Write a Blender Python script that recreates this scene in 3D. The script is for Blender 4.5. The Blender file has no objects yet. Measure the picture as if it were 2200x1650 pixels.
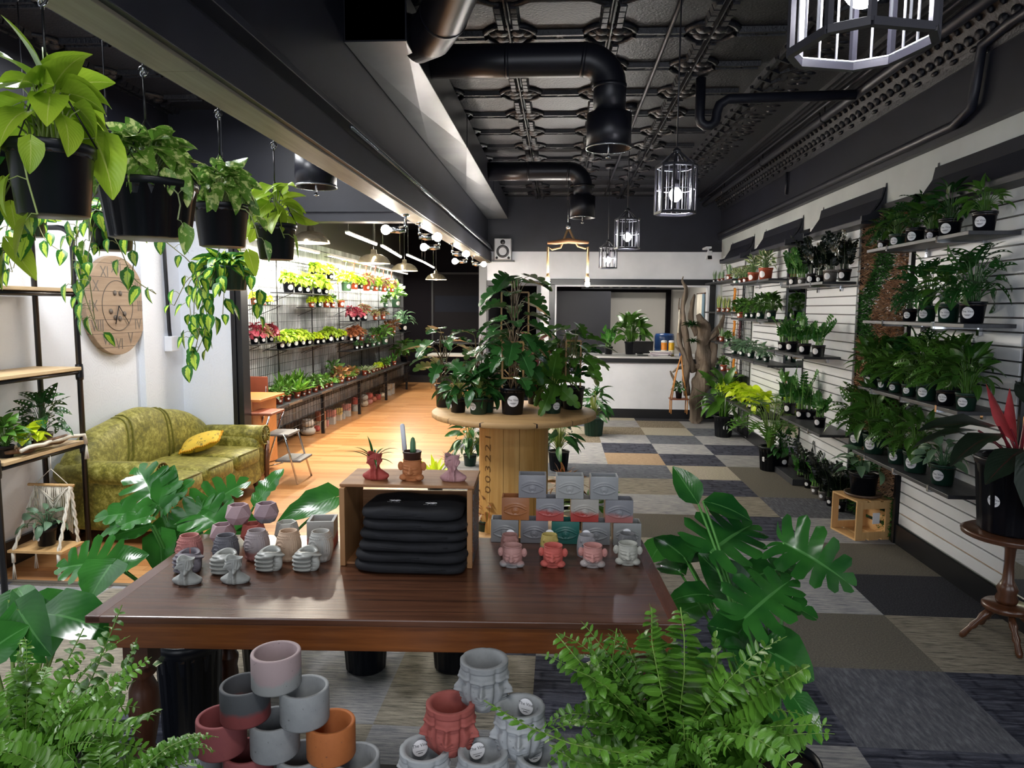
import bpy, math, random
import numpy as np
from mathutils import Vector, Matrix
random.seed(7)
SC = bpy.context.scene
COL = bpy.context.collection
PI = math.pi
# ------------------------------------------------------------ camera
F = 1540.0; CX, CY = 1100.0, 825.0
H = 1.63                       # eye height in metres
ROLL = math.radians(0.45)
def cam_axes(yaw, pitch, roll):
    f = np.array([-math.sin(yaw)*math.cos(pitch), math.cos(yaw)*math.cos(pitch), -math.sin(pitch)])
    r = np.array([math.cos(yaw), math.sin(yaw), 0.0])
    d = np.cross(f, r)
    r2 = r*math.cos(roll)-d*math.sin(roll); d2 = d*math.cos(roll)+r*math.sin(roll)
    return r2, d2, f
def _solve():
    y, p = .065, .104
    for _ in range(30):
        r, d, f = cam_axes(y, p, ROLL)
        v = np.array([0, 1.0, 0])
        u = CX+F*v.dot(r)/v.dot(f); w = CY+F*v.dot(d)/v.dot(f)
        y += (1203-u)/F; p += (w-664)/F
    return y, p
YAW, PITCH = _solve()
CR, CD, CF = cam_axes(YAW, PITCH, ROLL)
CP = np.array([0, 0, H])
def ray(px, py):
    return CF+CR*((px-CX)/F)+CD*((py-CY)/F)
def PZ(px, py, z=0.0):
    d = ray(px, py); return CP+d*((z-H)/d[2])
def PY(px, py, Y):
    d = ray(px, py); return CP+d*(Y/d[1])
def PX(px, py, X):
    d = ray(px, py); return CP+d*(X/d[0])
def ppm(p):
    return F/(np.array(p)-CP).dot(CF)
cam = bpy.data.cameras.new('camera'); camo = bpy.data.objects.new('camera', cam); COL.objects.link(camo)
cam.sensor_fit = 'HORIZONTAL'; cam.sensor_width = 36; cam.lens = 36*F/2200; cam.clip_start = .05
camo.matrix_world = Matrix(((CR[0], -CD[0], -CF[0], 0), (CR[1], -CD[1], -CF[1], 0), (CR[2], -CD[2], -CF[2], H), (0, 0, 0, 1)))
SC.camera = camo
# ------------------------------------------------------------ objects
def setp(o, label=None, cat=None, group=None, kind=None):
    if label: o['label'] = label
    if cat: o['category'] = cat
    if group: o['group'] = group
    if kind: o['kind'] = kind
    return o
def thing(name, label, cat, loc=(0, 0, 0), rz=0.0, group=None, scale=1.0):
    o = bpy.data.objects.new(name, None); COL.objects.link(o)
    o.empty_display_size = .05
    o.location = tuple(float(c) for c in loc); o.rotation_euler = (0, 0, rz); o.scale = (scale,)*3
    return setp(o, label, cat, group)
def inst(name, me, parent=None, loc=(0, 0, 0), rot=(0, 0, 0), scale=(1, 1, 1)):
    o = bpy.data.objects.new(name, me); COL.objects.link(o)
    if parent is not None: o.parent = parent
    o.location = tuple(float(c) for c in loc); o.rotation_euler = rot
    o.scale = (scale,)*3 if isinstance(scale, (int, float)) else scale
    return o
class MB:
    """collects shapes into one mesh; uv holds leaf coordinates when used"""
    def __init__(s): s.v = []; s.f = []; s.m = []; s.uv = []; s.n = 0; s.sm = []
    def add(s, V, Fc, m=0, uv=None, smooth=True):
        V = np.asarray(V, float).reshape(-1, 3)
        s.v.append(V); b = s.n; s.n += len(V)
        s.f.extend([tuple(int(i)+b for i in f) for f in Fc]); s.m.extend([m]*len(Fc)); s.sm.extend([smooth]*len(Fc))
        s.uv.append(np.zeros((len(V), 2)) if uv is None else np.asarray(uv, float))
        return s
    def box(s, x0, x1, y0, y1, z0, z1, m=0):
        V = [(x, y, z) for z in (z0, z1) for y in (y0, y1) for x in (x0, x1)]
        return s.add(V, [(0, 2, 3, 1), (4, 5, 7, 6), (0, 1, 5, 4), (2, 6, 7, 3), (0, 4, 6, 2), (1, 3, 7, 5)], m, smooth=False)
    def obox(s, c, sx, sy, sz, rz=0.0, m=0, M=None):
        V = np.array([(x*sx/2, y*sy/2, z*sz/2) for z in (-1, 1) for y in (-1, 1) for x in (-1, 1)])
        if M is not None: V = V@np.array(M).T
        else:
            ca, sa = math.cos(rz), math.sin(rz)
            V = np.c_[V[:, 0]*ca-V[:, 1]*sa, V[:, 0]*sa+V[:, 1]*ca, V[:, 2]]
        return s.add(V+np.array(c), [(0, 2, 3, 1), (4, 5, 7, 6), (0, 1, 5, 4), (2, 6, 7, 3), (0, 4, 6, 2), (1, 3, 7, 5)], m, smooth=False)
    def bar(s, a, b, w, h=None, m=0):
        a = np.array(a, float); b = np.array(b, float); h = h or w
        d = b-a; L = np.linalg.norm(d); d = d/L
        u = np.array([0, 0, 1.0]) if abs(d[2]) < .95 else np.array([0, 1.0, 0])
        x = np.cross(d, u); x /= np.linalg.norm(x); z = np.cross(x, d)
        M = np.c_[x, d, z]
        return s.obox((a+b)/2, w, L, h, M=M, m=m)
    def tube(s, pts, r, seg=8, m=0, cap=True, rr=None):
        P = np.array(pts, float); n = len(P)
        R = np.full(n, float(r)) if rr is None else np.array(rr, float)
        T = np.gradient(P, axis=0); T /= (np.linalg.norm(T, axis=1)[:, None]+1e-9)
        u = np.array([0, 0, 1.0]) if abs(T[0][2]) < .9 else np.array([1.0, 0, 0])
        x = np.cross(T[0], u); x /= np.linalg.norm(x)
        a = np.arange(seg)*2*PI/seg; rings = []
        for i in range(n):
            x = x-T[i]*x.dot(T[i]); x /= (np.linalg.norm(x)+1e-9); y = np.cross(T[i], x)
            rings.append(P[i]+R[i]*(np.outer(np.cos(a), x)+np.outer(np.sin(a), y)))
        V = np.vstack(rings); Fc = []
        for i in range(n-1):
            for j in range(seg):
                k = (j+1) % seg
                Fc.append((i*seg+j, i*seg+k, (i+1)*seg+k, (i+1)*seg+j))
        if cap: Fc.append(tuple(range(seg-1, -1, -1))); Fc.append(tuple((n-1)*seg+j for j in range(seg)))
        uv = np.c_[np.full(len(V), -1.0), np.repeat(np.linspace(0, 1, n), seg)]
        return s.add(V, Fc, m, uv)
    def lathe(s, prof, seg=24, c=(0, 0, 0), m=0, rf=None, close=False, cap0=True):
        a = np.arange(seg)*2*PI/seg; V = []
        for i, (r, z) in enumerate(prof):
            rad = r if rf is None else r*rf(a, i)
            V.append(np.c_[rad*np.cos(a), rad*np.sin(a), np.full(seg, z)])
        V = np.vstack(V)+np.array(c); Fc = []
        for i in range(len(prof)-1):
            for j in range(seg):
                k = (j+1) % seg
                Fc.append((i*seg+j, i*seg+k, (i+1)*seg+k, (i+1)*seg+j))
        if prof[0][0] > 1e-4 and cap0: Fc.append(tuple(range(seg-1, -1, -1)))
        if prof[-1][0] > 1e-4 and close: Fc.append(tuple((len(prof)-1)*seg+j for j in range(seg)))
        return s.add(V, Fc, m)
    def disc(s, c, r, seg=20, m=0):
        a = np.arange(seg)*2*PI/seg
        return s.add(np.c_[r*np.cos(a), r*np.sin(a), np.zeros(seg)]+np.array(c), [tuple(range(seg))], m)
    def sphere(s, c, r, seg=12, rings=8, m=0, sc=(1, 1, 1)):
        V = []
        for i in range(rings+1):
            t = PI*i/rings
            for j in range(seg):
                p = 2*PI*j/seg
                V.append((math.sin(t)*math.cos(p)*r*sc[0], math.sin(t)*math.sin(p)*r*sc[1], math.cos(t)*r*sc[2]))
        Fc = [(i*seg+j, (i+1)*seg+j, (i+1)*seg+(j+1) % seg, i*seg+(j+1) % seg) for i in range(rings) for j in range(seg)]
        return s.add(np.array(V)+np.array(c), Fc, m)
    def prism(s, poly, axis, a0, a1, m=0):
        """poly: 2-D outline; extruded along axis 0/1/2 from a0 to a1"""
        n = len(poly); V = []
        for a in (a0, a1):
            for p in poly:
                q = list(p); q.insert(axis, a); V.append(q)
        Fc = [(i, (i+1) % n, n+(i+1) % n, n+i) for i in range(n)]+[tuple(range(n-1, -1, -1)), tuple(range(n, 2*n))]
        return s.add(V, Fc, m, smooth=False)
    def mesh(s, name, mats, autosmooth=True, fix=True):
        me = bpy.data.meshes.new(name)
        V = np.vstack(s.v)
        me.from_pydata(V.tolist(), [], s.f)
        for mt in (mats if isinstance(mats, (list, tuple)) else [mats]): me.materials.append(mt)
        me.polygons.foreach_set('material_index', s.m)
        me.polygons.foreach_set('use_smooth', s.sm)
        uv = np.vstack(s.uv); lay = me.uv_layers.new(name='leaf')
        idx = np.zeros(len(me.loops), int); me.loops.foreach_get('vertex_index', idx)
        lay.data.foreach_set('uv', uv[idx].ravel())
        me.validate(); me.update()
        if fix:
            import bmesh
            bm = bmesh.new(); bm.from_mesh(me); bmesh.ops.recalc_face_normals(bm, faces=bm.faces); bm.to_mesh(me); bm.free()
        return me
    def ob(s, name, mats, parent=None, loc=(0, 0, 0), rot=(0, 0, 0), bevel=0, fix=True):
        o = inst(name, s.mesh(name, mats, fix=fix), parent, loc, rot)
        if bevel:
            b = o.modifiers.new('b', 'BEVEL'); b.width = bevel; b.segments = 2; b.limit_method = 'ANGLE'; b.angle_limit = .7
        return o
def struct(name, mb, mats, bevel=0, **k):
    o = mb.ob(name, mats, bevel=bevel, **k); o['kind'] = 'structure'; return o
def bez(p0, p1, p2, n=8):
    t = np.linspace(0, 1, n)[:, None]
    return (1-t)**2*np.array(p0)+2*t*(1-t)*np.array(p1)+t*t*np.array(p2)
# ------------------------------------------------------------ materials
def lin(c):
    if isinstance(c, str):
        c = c.lstrip('#'); c = [int(c[i:i+2], 16)/255 for i in (0, 2, 4)]
    return tuple(((x+.055)/1.055)**2.4 if x > .04045 else x/12.92 for x in c[:3])+(1.0,)
class NT:
    def __init__(s, name):
        s.mat = bpy.data.materials.new(name); s.mat.use_nodes = True
        s.t = s.mat.node_tree; s.b = s.t.nodes['Principled BSDF']
    def n(s, typ, **k):
        nd = s.t.nodes.new(typ)
        for a, v in k.items():
            if a.startswith('i_'):
                nd.inputs[a[2:].replace('_', ' ')].default_value = v
            else: setattr(nd, a, v)
        return nd
    def l(s, a, b): s.t.links.new(a, b)
    def coord(s, kind='Object', scale=(1, 1, 1), rot=(0, 0, 0)):
        c = s.n('ShaderNodeTexCoord'); m = s.n('ShaderNodeMapping')
        m.inputs['Scale'].default_value = scale; m.inputs['Rotation'].default_value = rot
        s.l(c.outputs[kind], m.inputs['Vector']); return m.outputs['Vector']
    def noise(s, vec, scale, detail=4, rough=.55):
        nd = s.n('ShaderNodeTexNoise'); nd.inputs['Scale'].default_value = scale
        nd.inputs['Detail'].default_value = detail; nd.inputs['Roughness'].default_value = rough
        if vec is not None: s.l(vec, nd.inputs['Vector'])
        return nd.outputs['Fac']
    def ramp(s, fac, stops, interp='LINEAR'):
        nd = s.n('ShaderNodeValToRGB'); cr = nd.color_ramp; cr.interpolation = interp
        cr.elements[0].position = stops[0][0]; cr.elements[0].color = lin(stops[0][1])
        cr.elements[1].position = stops[-1][0]; cr.elements[1].color = lin(stops[-1][1])
        for p, c in stops[1:-1]:
            e = cr.elements.new(p); e.color = lin(c)
        s.l(fac, nd.inputs['Fac']); return nd.outputs['Color']
    def mix(s, fac, a, b, mode='MIX'):
        nd = s.n('ShaderNodeMix', data_type='RGBA', blend_type=mode)
        for sock, v in ((nd.inputs['Factor'], fac), (nd.inputs['A'], a), (nd.inputs['B'], b)):
            pass
        fa, ia, ib = nd.inputs[0], nd.inputs[6], nd.inputs[7]
        for sock, v in ((fa, fac), (ia, a), (ib, b)):
            if isinstance(v, (int, float)): sock.default_value = v
            elif isinstance(v, (tuple, str, list)): sock.default_value = lin(v)
            else: s.l(v, sock)
        return nd.outputs[2]
    def math(s, op, a, b=0.0, c=None):
        nd = s.n('ShaderNodeMath', operation=op)
        for i, v in enumerate((a, b) if c is None else (a, b, c)):
            if isinstance(v, (int, float)): nd.inputs[i].default_value = v
            else: s.l(v, nd.inputs[i])
        return nd.outputs[0]
    def bump(s, h, strength=.3, dist=.01):
        nd = s.n('ShaderNodeBump'); nd.inputs['Strength'].default_value = strength; nd.inputs['Distance'].default_value = dist
        s.l(h, nd.inputs['Height']); s.l(nd.outputs['Normal'], s.b.inputs['Normal'])
    def col(s, c):
        if isinstance(c, (tuple, str, list)): s.b.inputs['Base Color'].default_value = lin(c)
        else: s.l(c, s.b.inputs['Base Color'])
    def p(s, **k):
        for a, v in k.items():
            sock = s.b.inputs[a.replace('_', ' ')]
            if isinstance(v, (int, float)): sock.default_value = v
            else: s.l(v, sock)
        return s
def M(name, c, rough=.5, metal=0.0, c2=None, scale=8, stretch=(1, 1, 1), bump=0, bscale=None, spec=None, dist=.005):
    n = NT(name)
    if c2 is not None or bump:
        v = n.coord('Object', stretch)
    if c2 is not None: n.col(n.ramp(n.noise(v, scale), [(.35, c), (.68, c2)]))
    else: n.col(c)
    n.p(Roughness=rough, Metallic=metal)
    if spec is not None: n.b.inputs['Specular IOR Level'].default_value = spec
    if bump: n.bump(n.noise(v, bscale or scale*4), bump, dist)
    return n.mat
def emis(name, c, s, sampling=True):
    n = NT(name); n.col(c); n.b.inputs['Emission Color'].default_value = lin(c); n.b.inputs['Emission Strength'].default_value = s
    if not sampling: n.mat.cycles.emission_sampling = 'NONE'
    return n.mat
def wood(name, c1, c2, axis=0, scale=3, rough=.5, planks=None, bump=.15, coat=0, dark='#2a160c'):
    """long-grained wood; planks=(axis, width) draws joints"""
    n = NT(name); st = [14, 14, 14]; st[axis] = .9
    v = n.coord('Object', tuple(st)); a = n.noise(v, scale, 6, .65)
    n2 = n.noise(n.coord('Object', (2.5, 2.5, 2.5)), 1.5, 3)
    c = n.ramp(a, [(.3, c1), (.7, c2)])
    c = n.mix(n.math('MULTIPLY', n2, .45), c, c1)
    h = a
    if planks:
        sep = n.n('ShaderNodeSeparateXYZ'); n.l(n.coord('Object'), sep.inputs[0])
        q = n.math('DIVIDE', sep.outputs[planks[0]], planks[1]); fr = n.math('FRACT', q)
        e = n.math('LESS_THAN', n.math('ABSOLUTE', n.math('SUBTRACT', fr, .5)), .5-planks[2])
        fl = n.math('FLOOR', q); wn = n.n('ShaderNodeTexWhiteNoise', noise_dimensions='1D'); n.l(fl, wn.inputs['W'])
        c = n.mix(n.math('MULTIPLY', wn.outputs['Value'], .4), c, c2)
        c = n.mix(n.math('SUBTRACT', 1.0, e), c, dark)
        h = n.math('MULTIPLY', a, e)
    n.col(c); n.p(Roughness=rough); n.bump(h, bump, .004)
    if coat: n.b.inputs['Coat Weight'].default_value = coat; n.b.inputs['Coat Roughness'].default_value = .12
    return n.mat
def leafmat(name, c1, c2, vein=None, pattern=None, rough=.35, edge=None, trans=.25, spec=.5, ribs=.2):
    """leaf colour from its own coordinates: midrib, veins, patches; hue varies plant to plant"""
    n = NT(name)
    uv = n.n('ShaderNodeUVMap', uv_map='leaf'); sep = n.n('ShaderNodeSeparateXYZ'); n.l(uv.outputs[0], sep.inputs[0])
    U, Vv = sep.outputs[0], sep.outputs[1]
    oi = n.n('ShaderNodeObjectInfo')
    no = n.noise(n.coord('Object'), 7, 2)
    k = n.math('ADD', n.math('MULTIPLY', no, 1.1), n.math('MULTIPLY', oi.outputs['Random'], .35))
    c = n.ramp(k, [(.35, c1), (.95, c2)])
    ax = n.math('ABSOLUTE', n.math('SUBTRACT', U, .5))
    if pattern == 'half':      # lime splash around the midrib
        pn = n.noise(uv.outputs[0], 3.0, 3)
        f = n.math('GREATER_THAN', n.math('SUBTRACT', n.math('MULTIPLY', pn, .5), ax), .02)
        c = n.mix(f, c, vein)
    elif pattern == 'marble':
        pn = n.noise(n.coord('Object', (1, 1, 1)), 55, 4)
        c = n.mix(n.ramp(pn, [(.52, '#000000'), (.6, '#ffffff')]), c, vein)
    elif pattern == 'edge':
        f = n.math('GREATER_THAN', n.math('ADD', ax, n.math('MULTIPLY', n.noise(n.coord('Object'), 40, 2), .15)), .37)
        c = n.mix(f, c, vein)
    elif pattern == 'bands':
        w = n.n('ShaderNodeTexWave', bands_direction='Y'); w.inputs['Scale'].default_value = 7; w.inputs['Distortion'].default_value = 3
        n.l(uv.outputs[0], w.inputs['Vector']); c = n.mix(n.math('MULTIPLY', w.outputs['Fac'], .6), c, vein)
    f = n.math('LESS_THAN', ax, .022)
    c = n.mix(n.math('MULTIPLY', f, .6), c, vein if vein and pattern is None else c2)
    st = n.math('LESS_THAN', U, -.5)
    c = n.mix(st, c, edge or c2)
    n.col(c)
    vw = n.math('SINE', n.math('MULTIPLY', n.math('ADD', Vv, n.math('MULTIPLY', ax, -.9)), 60.0))
    n.bump(n.math('MULTIPLY', vw, .5), ribs, .0012)
    n.p(Roughness=rough); n.b.inputs['Specular IOR Level'].default_value = spec
    if trans:
        tr = n.n('ShaderNodeBsdfTranslucent'); n.l(c, tr.inputs['Color'])
        mx = n.n('ShaderNodeMixShader'); mx.inputs[0].default_value = trans
        out = n.t.nodes['Material Output']
        n.l(n.b.outputs[0], mx.inputs[1]); n.l(tr.outputs[0], mx.inputs[2]); n.l(mx.outputs[0], out.inputs[0])
    return n.mat
# ------------------------------------------------------------ room materials
XL, XR, YB, ZC = -3.42, 2.41, 11.1, 3.32
black = M('black paint', '#222430', .45, c2='#1a1c26', scale=3, bump=.15, bscale=90, dist=.001)
black_matte = M('matte black', '#121318', .7)
black_gloss = M('gloss black steel', '#191a1e', .3)
black_plastic = M('black plastic', '#10131a', .33, spec=.38)
tin = M('black pressed tin', '#181a24', .45, c2='#12141c', scale=2, bump=.9, bscale=60, dist=.006)
duct_black = M('duct black', '#1c1d26', .36, metal=.1)
duct_sheet = M('duct grey sheet metal', '#8e9094', .38, metal=.55, c2='#77797e', scale=1.5, bump=.1, bscale=3)
white_wall = M('white paint', '#e9ecf4', .55, c2='#dadee6', scale=2)
grey_wall = M('pale grey paint', '#c3c9c8', .6, c2='#b7bdbd', scale=2)
room_cream = M('cream paint', '#d8d4cc', .6)
dark_plum = M('dark plum wall', '#0d0a10', .9, spec=.15)
steel = M('brushed steel', '#b9bcc0', .25, metal=.9)
chrome = M('chrome', '#d0d2d6', .1, metal=1.0)
brass = M('pale brass', '#dccdae', .25, metal=.8)
lamp_white = M('white enamel', '#f2f2ee', .4)
cream_rope = M('cotton rope', '#e6dfd0', .8, bump=.5, bscale=200, dist=.002, c2='#d8cfbd')
jute = M('jute rope', '#a88a62', .85, bump=.6, bscale=220, dist=.002, c2='#8c7050')
paper = M('white paper', '#eeeef0', .6)
mirror_m = M('mirror glass', '#e8ecec', .02, metal=1.0)
# embossed wallpaper
n = NT('embossed white wallpaper'); v = n.coord('Object', (1, 1, 1))
sp = n.n('ShaderNodeSeparateXYZ'); n.l(v, sp.inputs[0])
hx = n.math('ADD', sp.outputs[0], sp.outputs[1])
def tri(x, per):
    return n.math('ABSOLUTE', n.math('SUBTRACT', n.math('FRACT', n.math('DIVIDE', x, per)), .5))
a1, a2 = tri(hx, .2), tri(sp.outputs[2], .2)
cmb = n.n('ShaderNodeCombineXYZ'); n.l(a1, cmb.inputs[0]); n.l(a2, cmb.inputs[1])
ln = n.n('ShaderNodeVectorMath', operation='LENGTH'); n.l(cmb.outputs[0], ln.inputs[0])
rings = n.math('SINE', n.math('MULTIPLY', ln.outputs['Value'], 62.0))
mx = n.math('SINE', n.math('MULTIPLY', n.math('MAXIMUM', a1, a2), 55.0))
dd = n.math('SINE', n.math('MULTIPLY', n.math('ABSOLUTE', n.math('SUBTRACT', a1, a2)), 48.0))
sel = n.math('GREATER_THAN', ln.outputs['Value'], .36)
hh = n.math('ADD', n.math('MULTIPLY', rings, sel), n.math('MULTIPLY', n.math('MULTIPLY', mx, dd), n.math('SUBTRACT', 1.0, sel)))
n.col('#e8edf6'); n.p(Roughness=.5); n.bump(n.math('GREATER_THAN', hh, .35), 1.0, .01)
wallpaper = n.mat
# hardwood floor
n = NT('orange oak strip floor'); br = n.n('ShaderNodeTexBrick'); br.offset = .37; br.squash = 1
n.l(n.coord('Object', (1, 1, 1)), br.inputs['Vector'])
br.inputs['Scale'].default_value = 1; br.inputs['Brick Width'].default_value = .85; br.inputs['Row Height'].default_value = .075
br.inputs['Mortar Size'].default_value = .0012; br.inputs['Mortar Smooth'].default_value = .3
br.inputs['Color1'].default_value = lin('#d3a06c'); br.inputs['Color2'].default_value = lin('#b07846'); br.inputs['Mortar'].default_value = lin('#5a3018')
g = n.noise(n.coord('Object', (1.2, 22, 1)), 4, 5, .6)
n.col(n.mix(n.math('MULTIPLY', g, .55), br.outputs['Color'], '#9c6436')); n.p(Roughness=n.math('ADD', n.math('MULTIPLY', g, .15), .24)); n.bump(g, .12, .002)
oak_floor = n.mat
def carpet(name, c1, c2, c3, stretch=(6, 60, 1), sc=1.4, blocks=0):
    n = NT(name); v = n.coord('Object', stretch); a = n.noise(v, sc, 4, .7)
    c = n.ramp(a, [(.32, c1), (.5, c2), (.68, c3)])
    if blocks:
        b = n.n('ShaderNodeTexBrick'); n.l(n.coord('Object', (1, 1, 1)), b.inputs['Vector']); b.inputs['Scale'].default_value = 7
        b.inputs['Mortar Size'].default_value = .13; b.inputs['Mortar Smooth'].default_value = 1; b.inputs['Row Height'].default_value = .62; b.inputs['Brick Width'].default_value = 1.3; b.squash = .6; b.squash_frequency = 3; b.offset = .3
        b.inputs['Color1'].default_value = (1, 1, 1, 1); b.inputs['Color2'].default_value = (.35, .35, .35, 1); b.inputs['Mortar'].default_value = (0, 0, 0, 1)
        c = n.mix(n.math('MULTIPLY', n.math('MULTIPLY', b.outputs['Color'], a), blocks), c, c3)
    fz = n.noise(n.coord('Object'), 260, 2)
    c = n.mix(n.math('MULTIPLY', fz, .5), c, n.mix(.5, c, '#000000'))
    n.col(c); n.p(Roughness=.95); n.b.inputs['Specular IOR Level'].default_value = .1; n.bump(fz, .6, .004)
    return n.mat
CPT = dict(
 N=carpet('navy patterned carpet tile', '#23252f', '#2f323f', '#6a6c79', (5, 40, 1), 1.3, .9),
 G=carpet('grey streaked carpet tile', '#6f7178', '#9b9a9b', '#b9b6b2'),
 L=carpet('light grey streaked carpet tile', '#6d7079', '#a9a9ab', '#c9c5be'),
 B=carpet('beige carpet tile', '#9c9688', '#b3ab9a', '#c6bda9', (20, 20, 1), 3),
 E=carpet('beige lined carpet tile', '#55524c', '#968f81', '#b4ab9a'),
 T=carpet('tan carpet tile', '#9a8268', '#b0967a', '#c8ae90', (12, 40, 1), 2),
 R=carpet('taupe speckled carpet tile', '#5f5b54', '#716c63', '#878277', (40, 40, 1), 3),
 W=carpet('brown lined carpet tile', '#6f6659', '#857a69', '#a09583', (50, 8, 1), 1.4),
 S=carpet('slate blue carpet tile', '#484c56', '#62666f', '#84878e', (8, 30, 1), 1.5, .6),
 D=carpet('charcoal carpet tile', '#2b2c31', '#3a3b41', '#55565b', (40, 40, 1), 3),
 Q=carpet('slate grey diagonal carpet tile', '#4f5159', '#62646b', '#7c7d84', (40, 8, 1), 1.5),
)
CK = list(CPT)
# rows run from the counter towards the camera; columns from X=-1.3 to the right wall
TILES = ["SSNBDD", "SSSGWG", "GBBWBS", "EBWLSL", "SNLNLN", "BELTNG", "GSSSBR", "SNEENR", "BGSLEQ", "NERRNL",
         "RSBBGR", "QGNELD", "SNGNRE", "GENNQN", "EGQGNB", "NSENGN", "EGNQGS", "SNGEQN", "NGSGNQ", "EQNSGE", "NGEQSN"]
xs = [-3.42, -3.2, -2.58, -1.96, -1.34, -.71, -.09, .53, 1.14, 1.77, 2.41]
mb = MB(); yy = 11.19
for r, row in enumerate(TILES):
    y1 = yy-.612
    for c in range(10):
        if c < 4:
            k = 'GNELQSRN'[(r*3+c*5) % 8]
            if y1 > 3.95: continue
            if r == 12: k = 'GGEE'[c]
            if r == 13: k = 'EEEE'[c]
        else: k = row[c-4]
        x0, x1, ya, yb = xs[c], xs[c+1], y1, yy
        if c == 4 and yb > 3.95: x0 = max(x0, -1.17)
        if c < 4: yb = min(yb, 3.9)
        mb.add([(x0, ya, 0), (x1, ya, 0), (x1, yb, 0), (x0, yb, 0)], [(0, 1, 2, 3)], CK.index(k))
    yy = y1
mb.add([(-1.34, 3.36, -.001), (-1.17, 3.36, -.001), (-1.17, 3.95, -.001), (-1.34, 3.95, -.001)], [(0, 1, 2, 3)], 1)
struct('floor', mb, [CPT[k] for k in CK])
mb = MB(); mb.add([(XL, 3.9, .004), (-1.17, 3.9, .004), (-1.17, 15.6, .004), (XL, 15.6, .004)], [(0, 1, 2, 3)])
struct('floor', mb, oak_floor)
mb = MB().box(-1.19, -1.155, 3.9, 11.2, 0, .008).box(XL, -1.19, 3.88, 3.91, 0, .008)
struct('trim_1', mb, M('floor strip', '#8b8478', .4, metal=.5))
# ------------------------------------------------------------ pressed tin ceiling
mb = MB()
mb.add([(-3.6, -3, ZC), (2.6, -3, ZC), (2.6, 15.8, ZC), (-3.6, 15.8, ZC)], [(0, 1, 2, 3)])
gx = [-.33+.61*k for k in range(-5, 4)]; gy = [.35+.61*k for k in range(18)]
def ridge(p, q, w, h):
    p = np.array(p); q = np.array(q); d = (q-p)/np.linalg.norm(q-p); s = np.array([-d[1], d[0], 0])*w/2
    up = np.array([0, 0, -h]); V = [p-s, p-s*.55+up, p+s*.55+up, p+s, q-s, q-s*.55+up, q+s*.55+up, q+s]
    mb.add(V, [(0, 1, 5, 4), (1, 2, 6, 5), (2, 3, 7, 6), (0, 3, 2, 1), (4, 5, 6, 7)], smooth=False)
for x in gx:
    for y in gy:
        z = ZC
        if x < 1.4:
            for s in (-1, 1):
                ridge((x+.16, y+s*.034, z), (x+.45, y+s*.034, z), .042, .03)
                for k in range(4):
                    ridge((x+s*.045, y+.15+k*.08, z), (x+s*.045, y+.15+k*.08+.066, z), .06, .036)
            ridge((x+.27, y-.03, z), (x+.34, y+.03, z), .03, .026); ridge((x+.27, y+.03, z), (x+.34, y-.03, z), .03, .026)
            for k in range(4):
                a = PI/4+k*PI/2
                t = np.linspace(a-.55, a+.55, 7); P = np.c_[x+.16*np.cos(t), y+.16*np.sin(t), np.full(7, z-.008)]
                mb.tube(P, .02, 5, cap=False)
                mb.sphere((x+.07*math.cos(a), y+.07*math.sin(a), z), .056, 8, 5, sc=(1, 1, .6))
                mb.sphere((x+.1*math.cos(k*PI/2), y+.1*math.sin(k*PI/2), z), .036, 7, 4, sc=(1, 1, .5))
            mb.sphere((x, y, z), .03, 8, 5, sc=(1, 1, .8))
for x in gx:
    ridge((x, .2, ZC), (x, 11.1, ZC), .014, .042)
for dx in (-.07, 0, .07):
    ridge((1.5+dx, -.5, ZC), (1.5+dx, 11.1, ZC), .05, .04)
for k in range(52):
    ridge((1.4, .2+k*.21, ZC-.02), (1.5, .26+k*.21, ZC-.034), .03, .02); ridge((1.5, .26+k*.21, ZC-.034), (1.6, .2+k*.21, ZC-.02), .03, .02)
for dx in (0, .05, .1):
    ridge((1.98+dx, -.5, ZC), (1.98+dx, 11.1, ZC), .03, .03)
rnd = random.Random(3)
for k in range(90):
    y = .3+k*.12
    for j in range(2):
        mb.sphere((1.72+rnd.uniform(-.06, .06), y+rnd.uniform(-.03, .03), ZC), .035, 6, 4, sc=(1.3, .7, .4))
struct('ceiling', mb, tin)
# cornice of the right wall with its run of leaves
mb = MB()
mb.prism([(XR, 3.08), (XR-.035, 3.08), (XR-.045, 3.12), (XR-.03, 3.125), (XR-.04, 3.15), (XR-.16, 3.29), (XR-.2, 3.3), (XR-.2, ZC), (XR, ZC)], 1, -.5, 11.7)
for k in range(105):
    y = .2+k*.11
    mb.sphere((XR-.075, y, 3.19), .05, 7, 5, sc=(.5, .8, .7)); mb.sphere((XR-.13, y+.03, 3.25), .032, 6, 4, sc=(.7, .5, .8))
    if k % 2: mb.sphere((XR-.045, y, 3.14), .03, 6, 4, sc=(.6, 1.3, .5))
struct('trim_2', mb, tin)
# ------------------------------------------------------------ walls
mb = MB().box(XR, XR+.1, -2, 11.8, 0, 2.68); struct('wall_right', mb, grey_wall)
mb = MB().box(XR-.03, XR+.1, -2, 11.8, 2.68, ZC).box(XR-.055, XR-.03, -2, 11.7, 2.68, 2.72); struct('wall_right_upper', mb, black)
mb = MB().box(XL-.1, XL, -2, 6.3, 0, 2.4); mb.box(XL, XL+.05, 5.62, 6.2, 0, 2.4); struct('wall_left', mb, wallpaper)
mb = MB().box(XL-.1, XL, -2, 6.3, 2.4, ZC); struct('wall_left_upper', mb, black)
mb = MB().box(XL-.1, XL, 6.3, 15.7, 0, 2.5)
struct('wall_left_rear', mb, M('weathered metal sheet wall', '#c5cad0', .5, c2='#71767c', scale=2.2, stretch=(1, 3.2, .45), bump=.2, bscale=4))
mb = MB().box(XL-.1, XL, 6.3, 15.7, 2.5, ZC)
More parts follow.
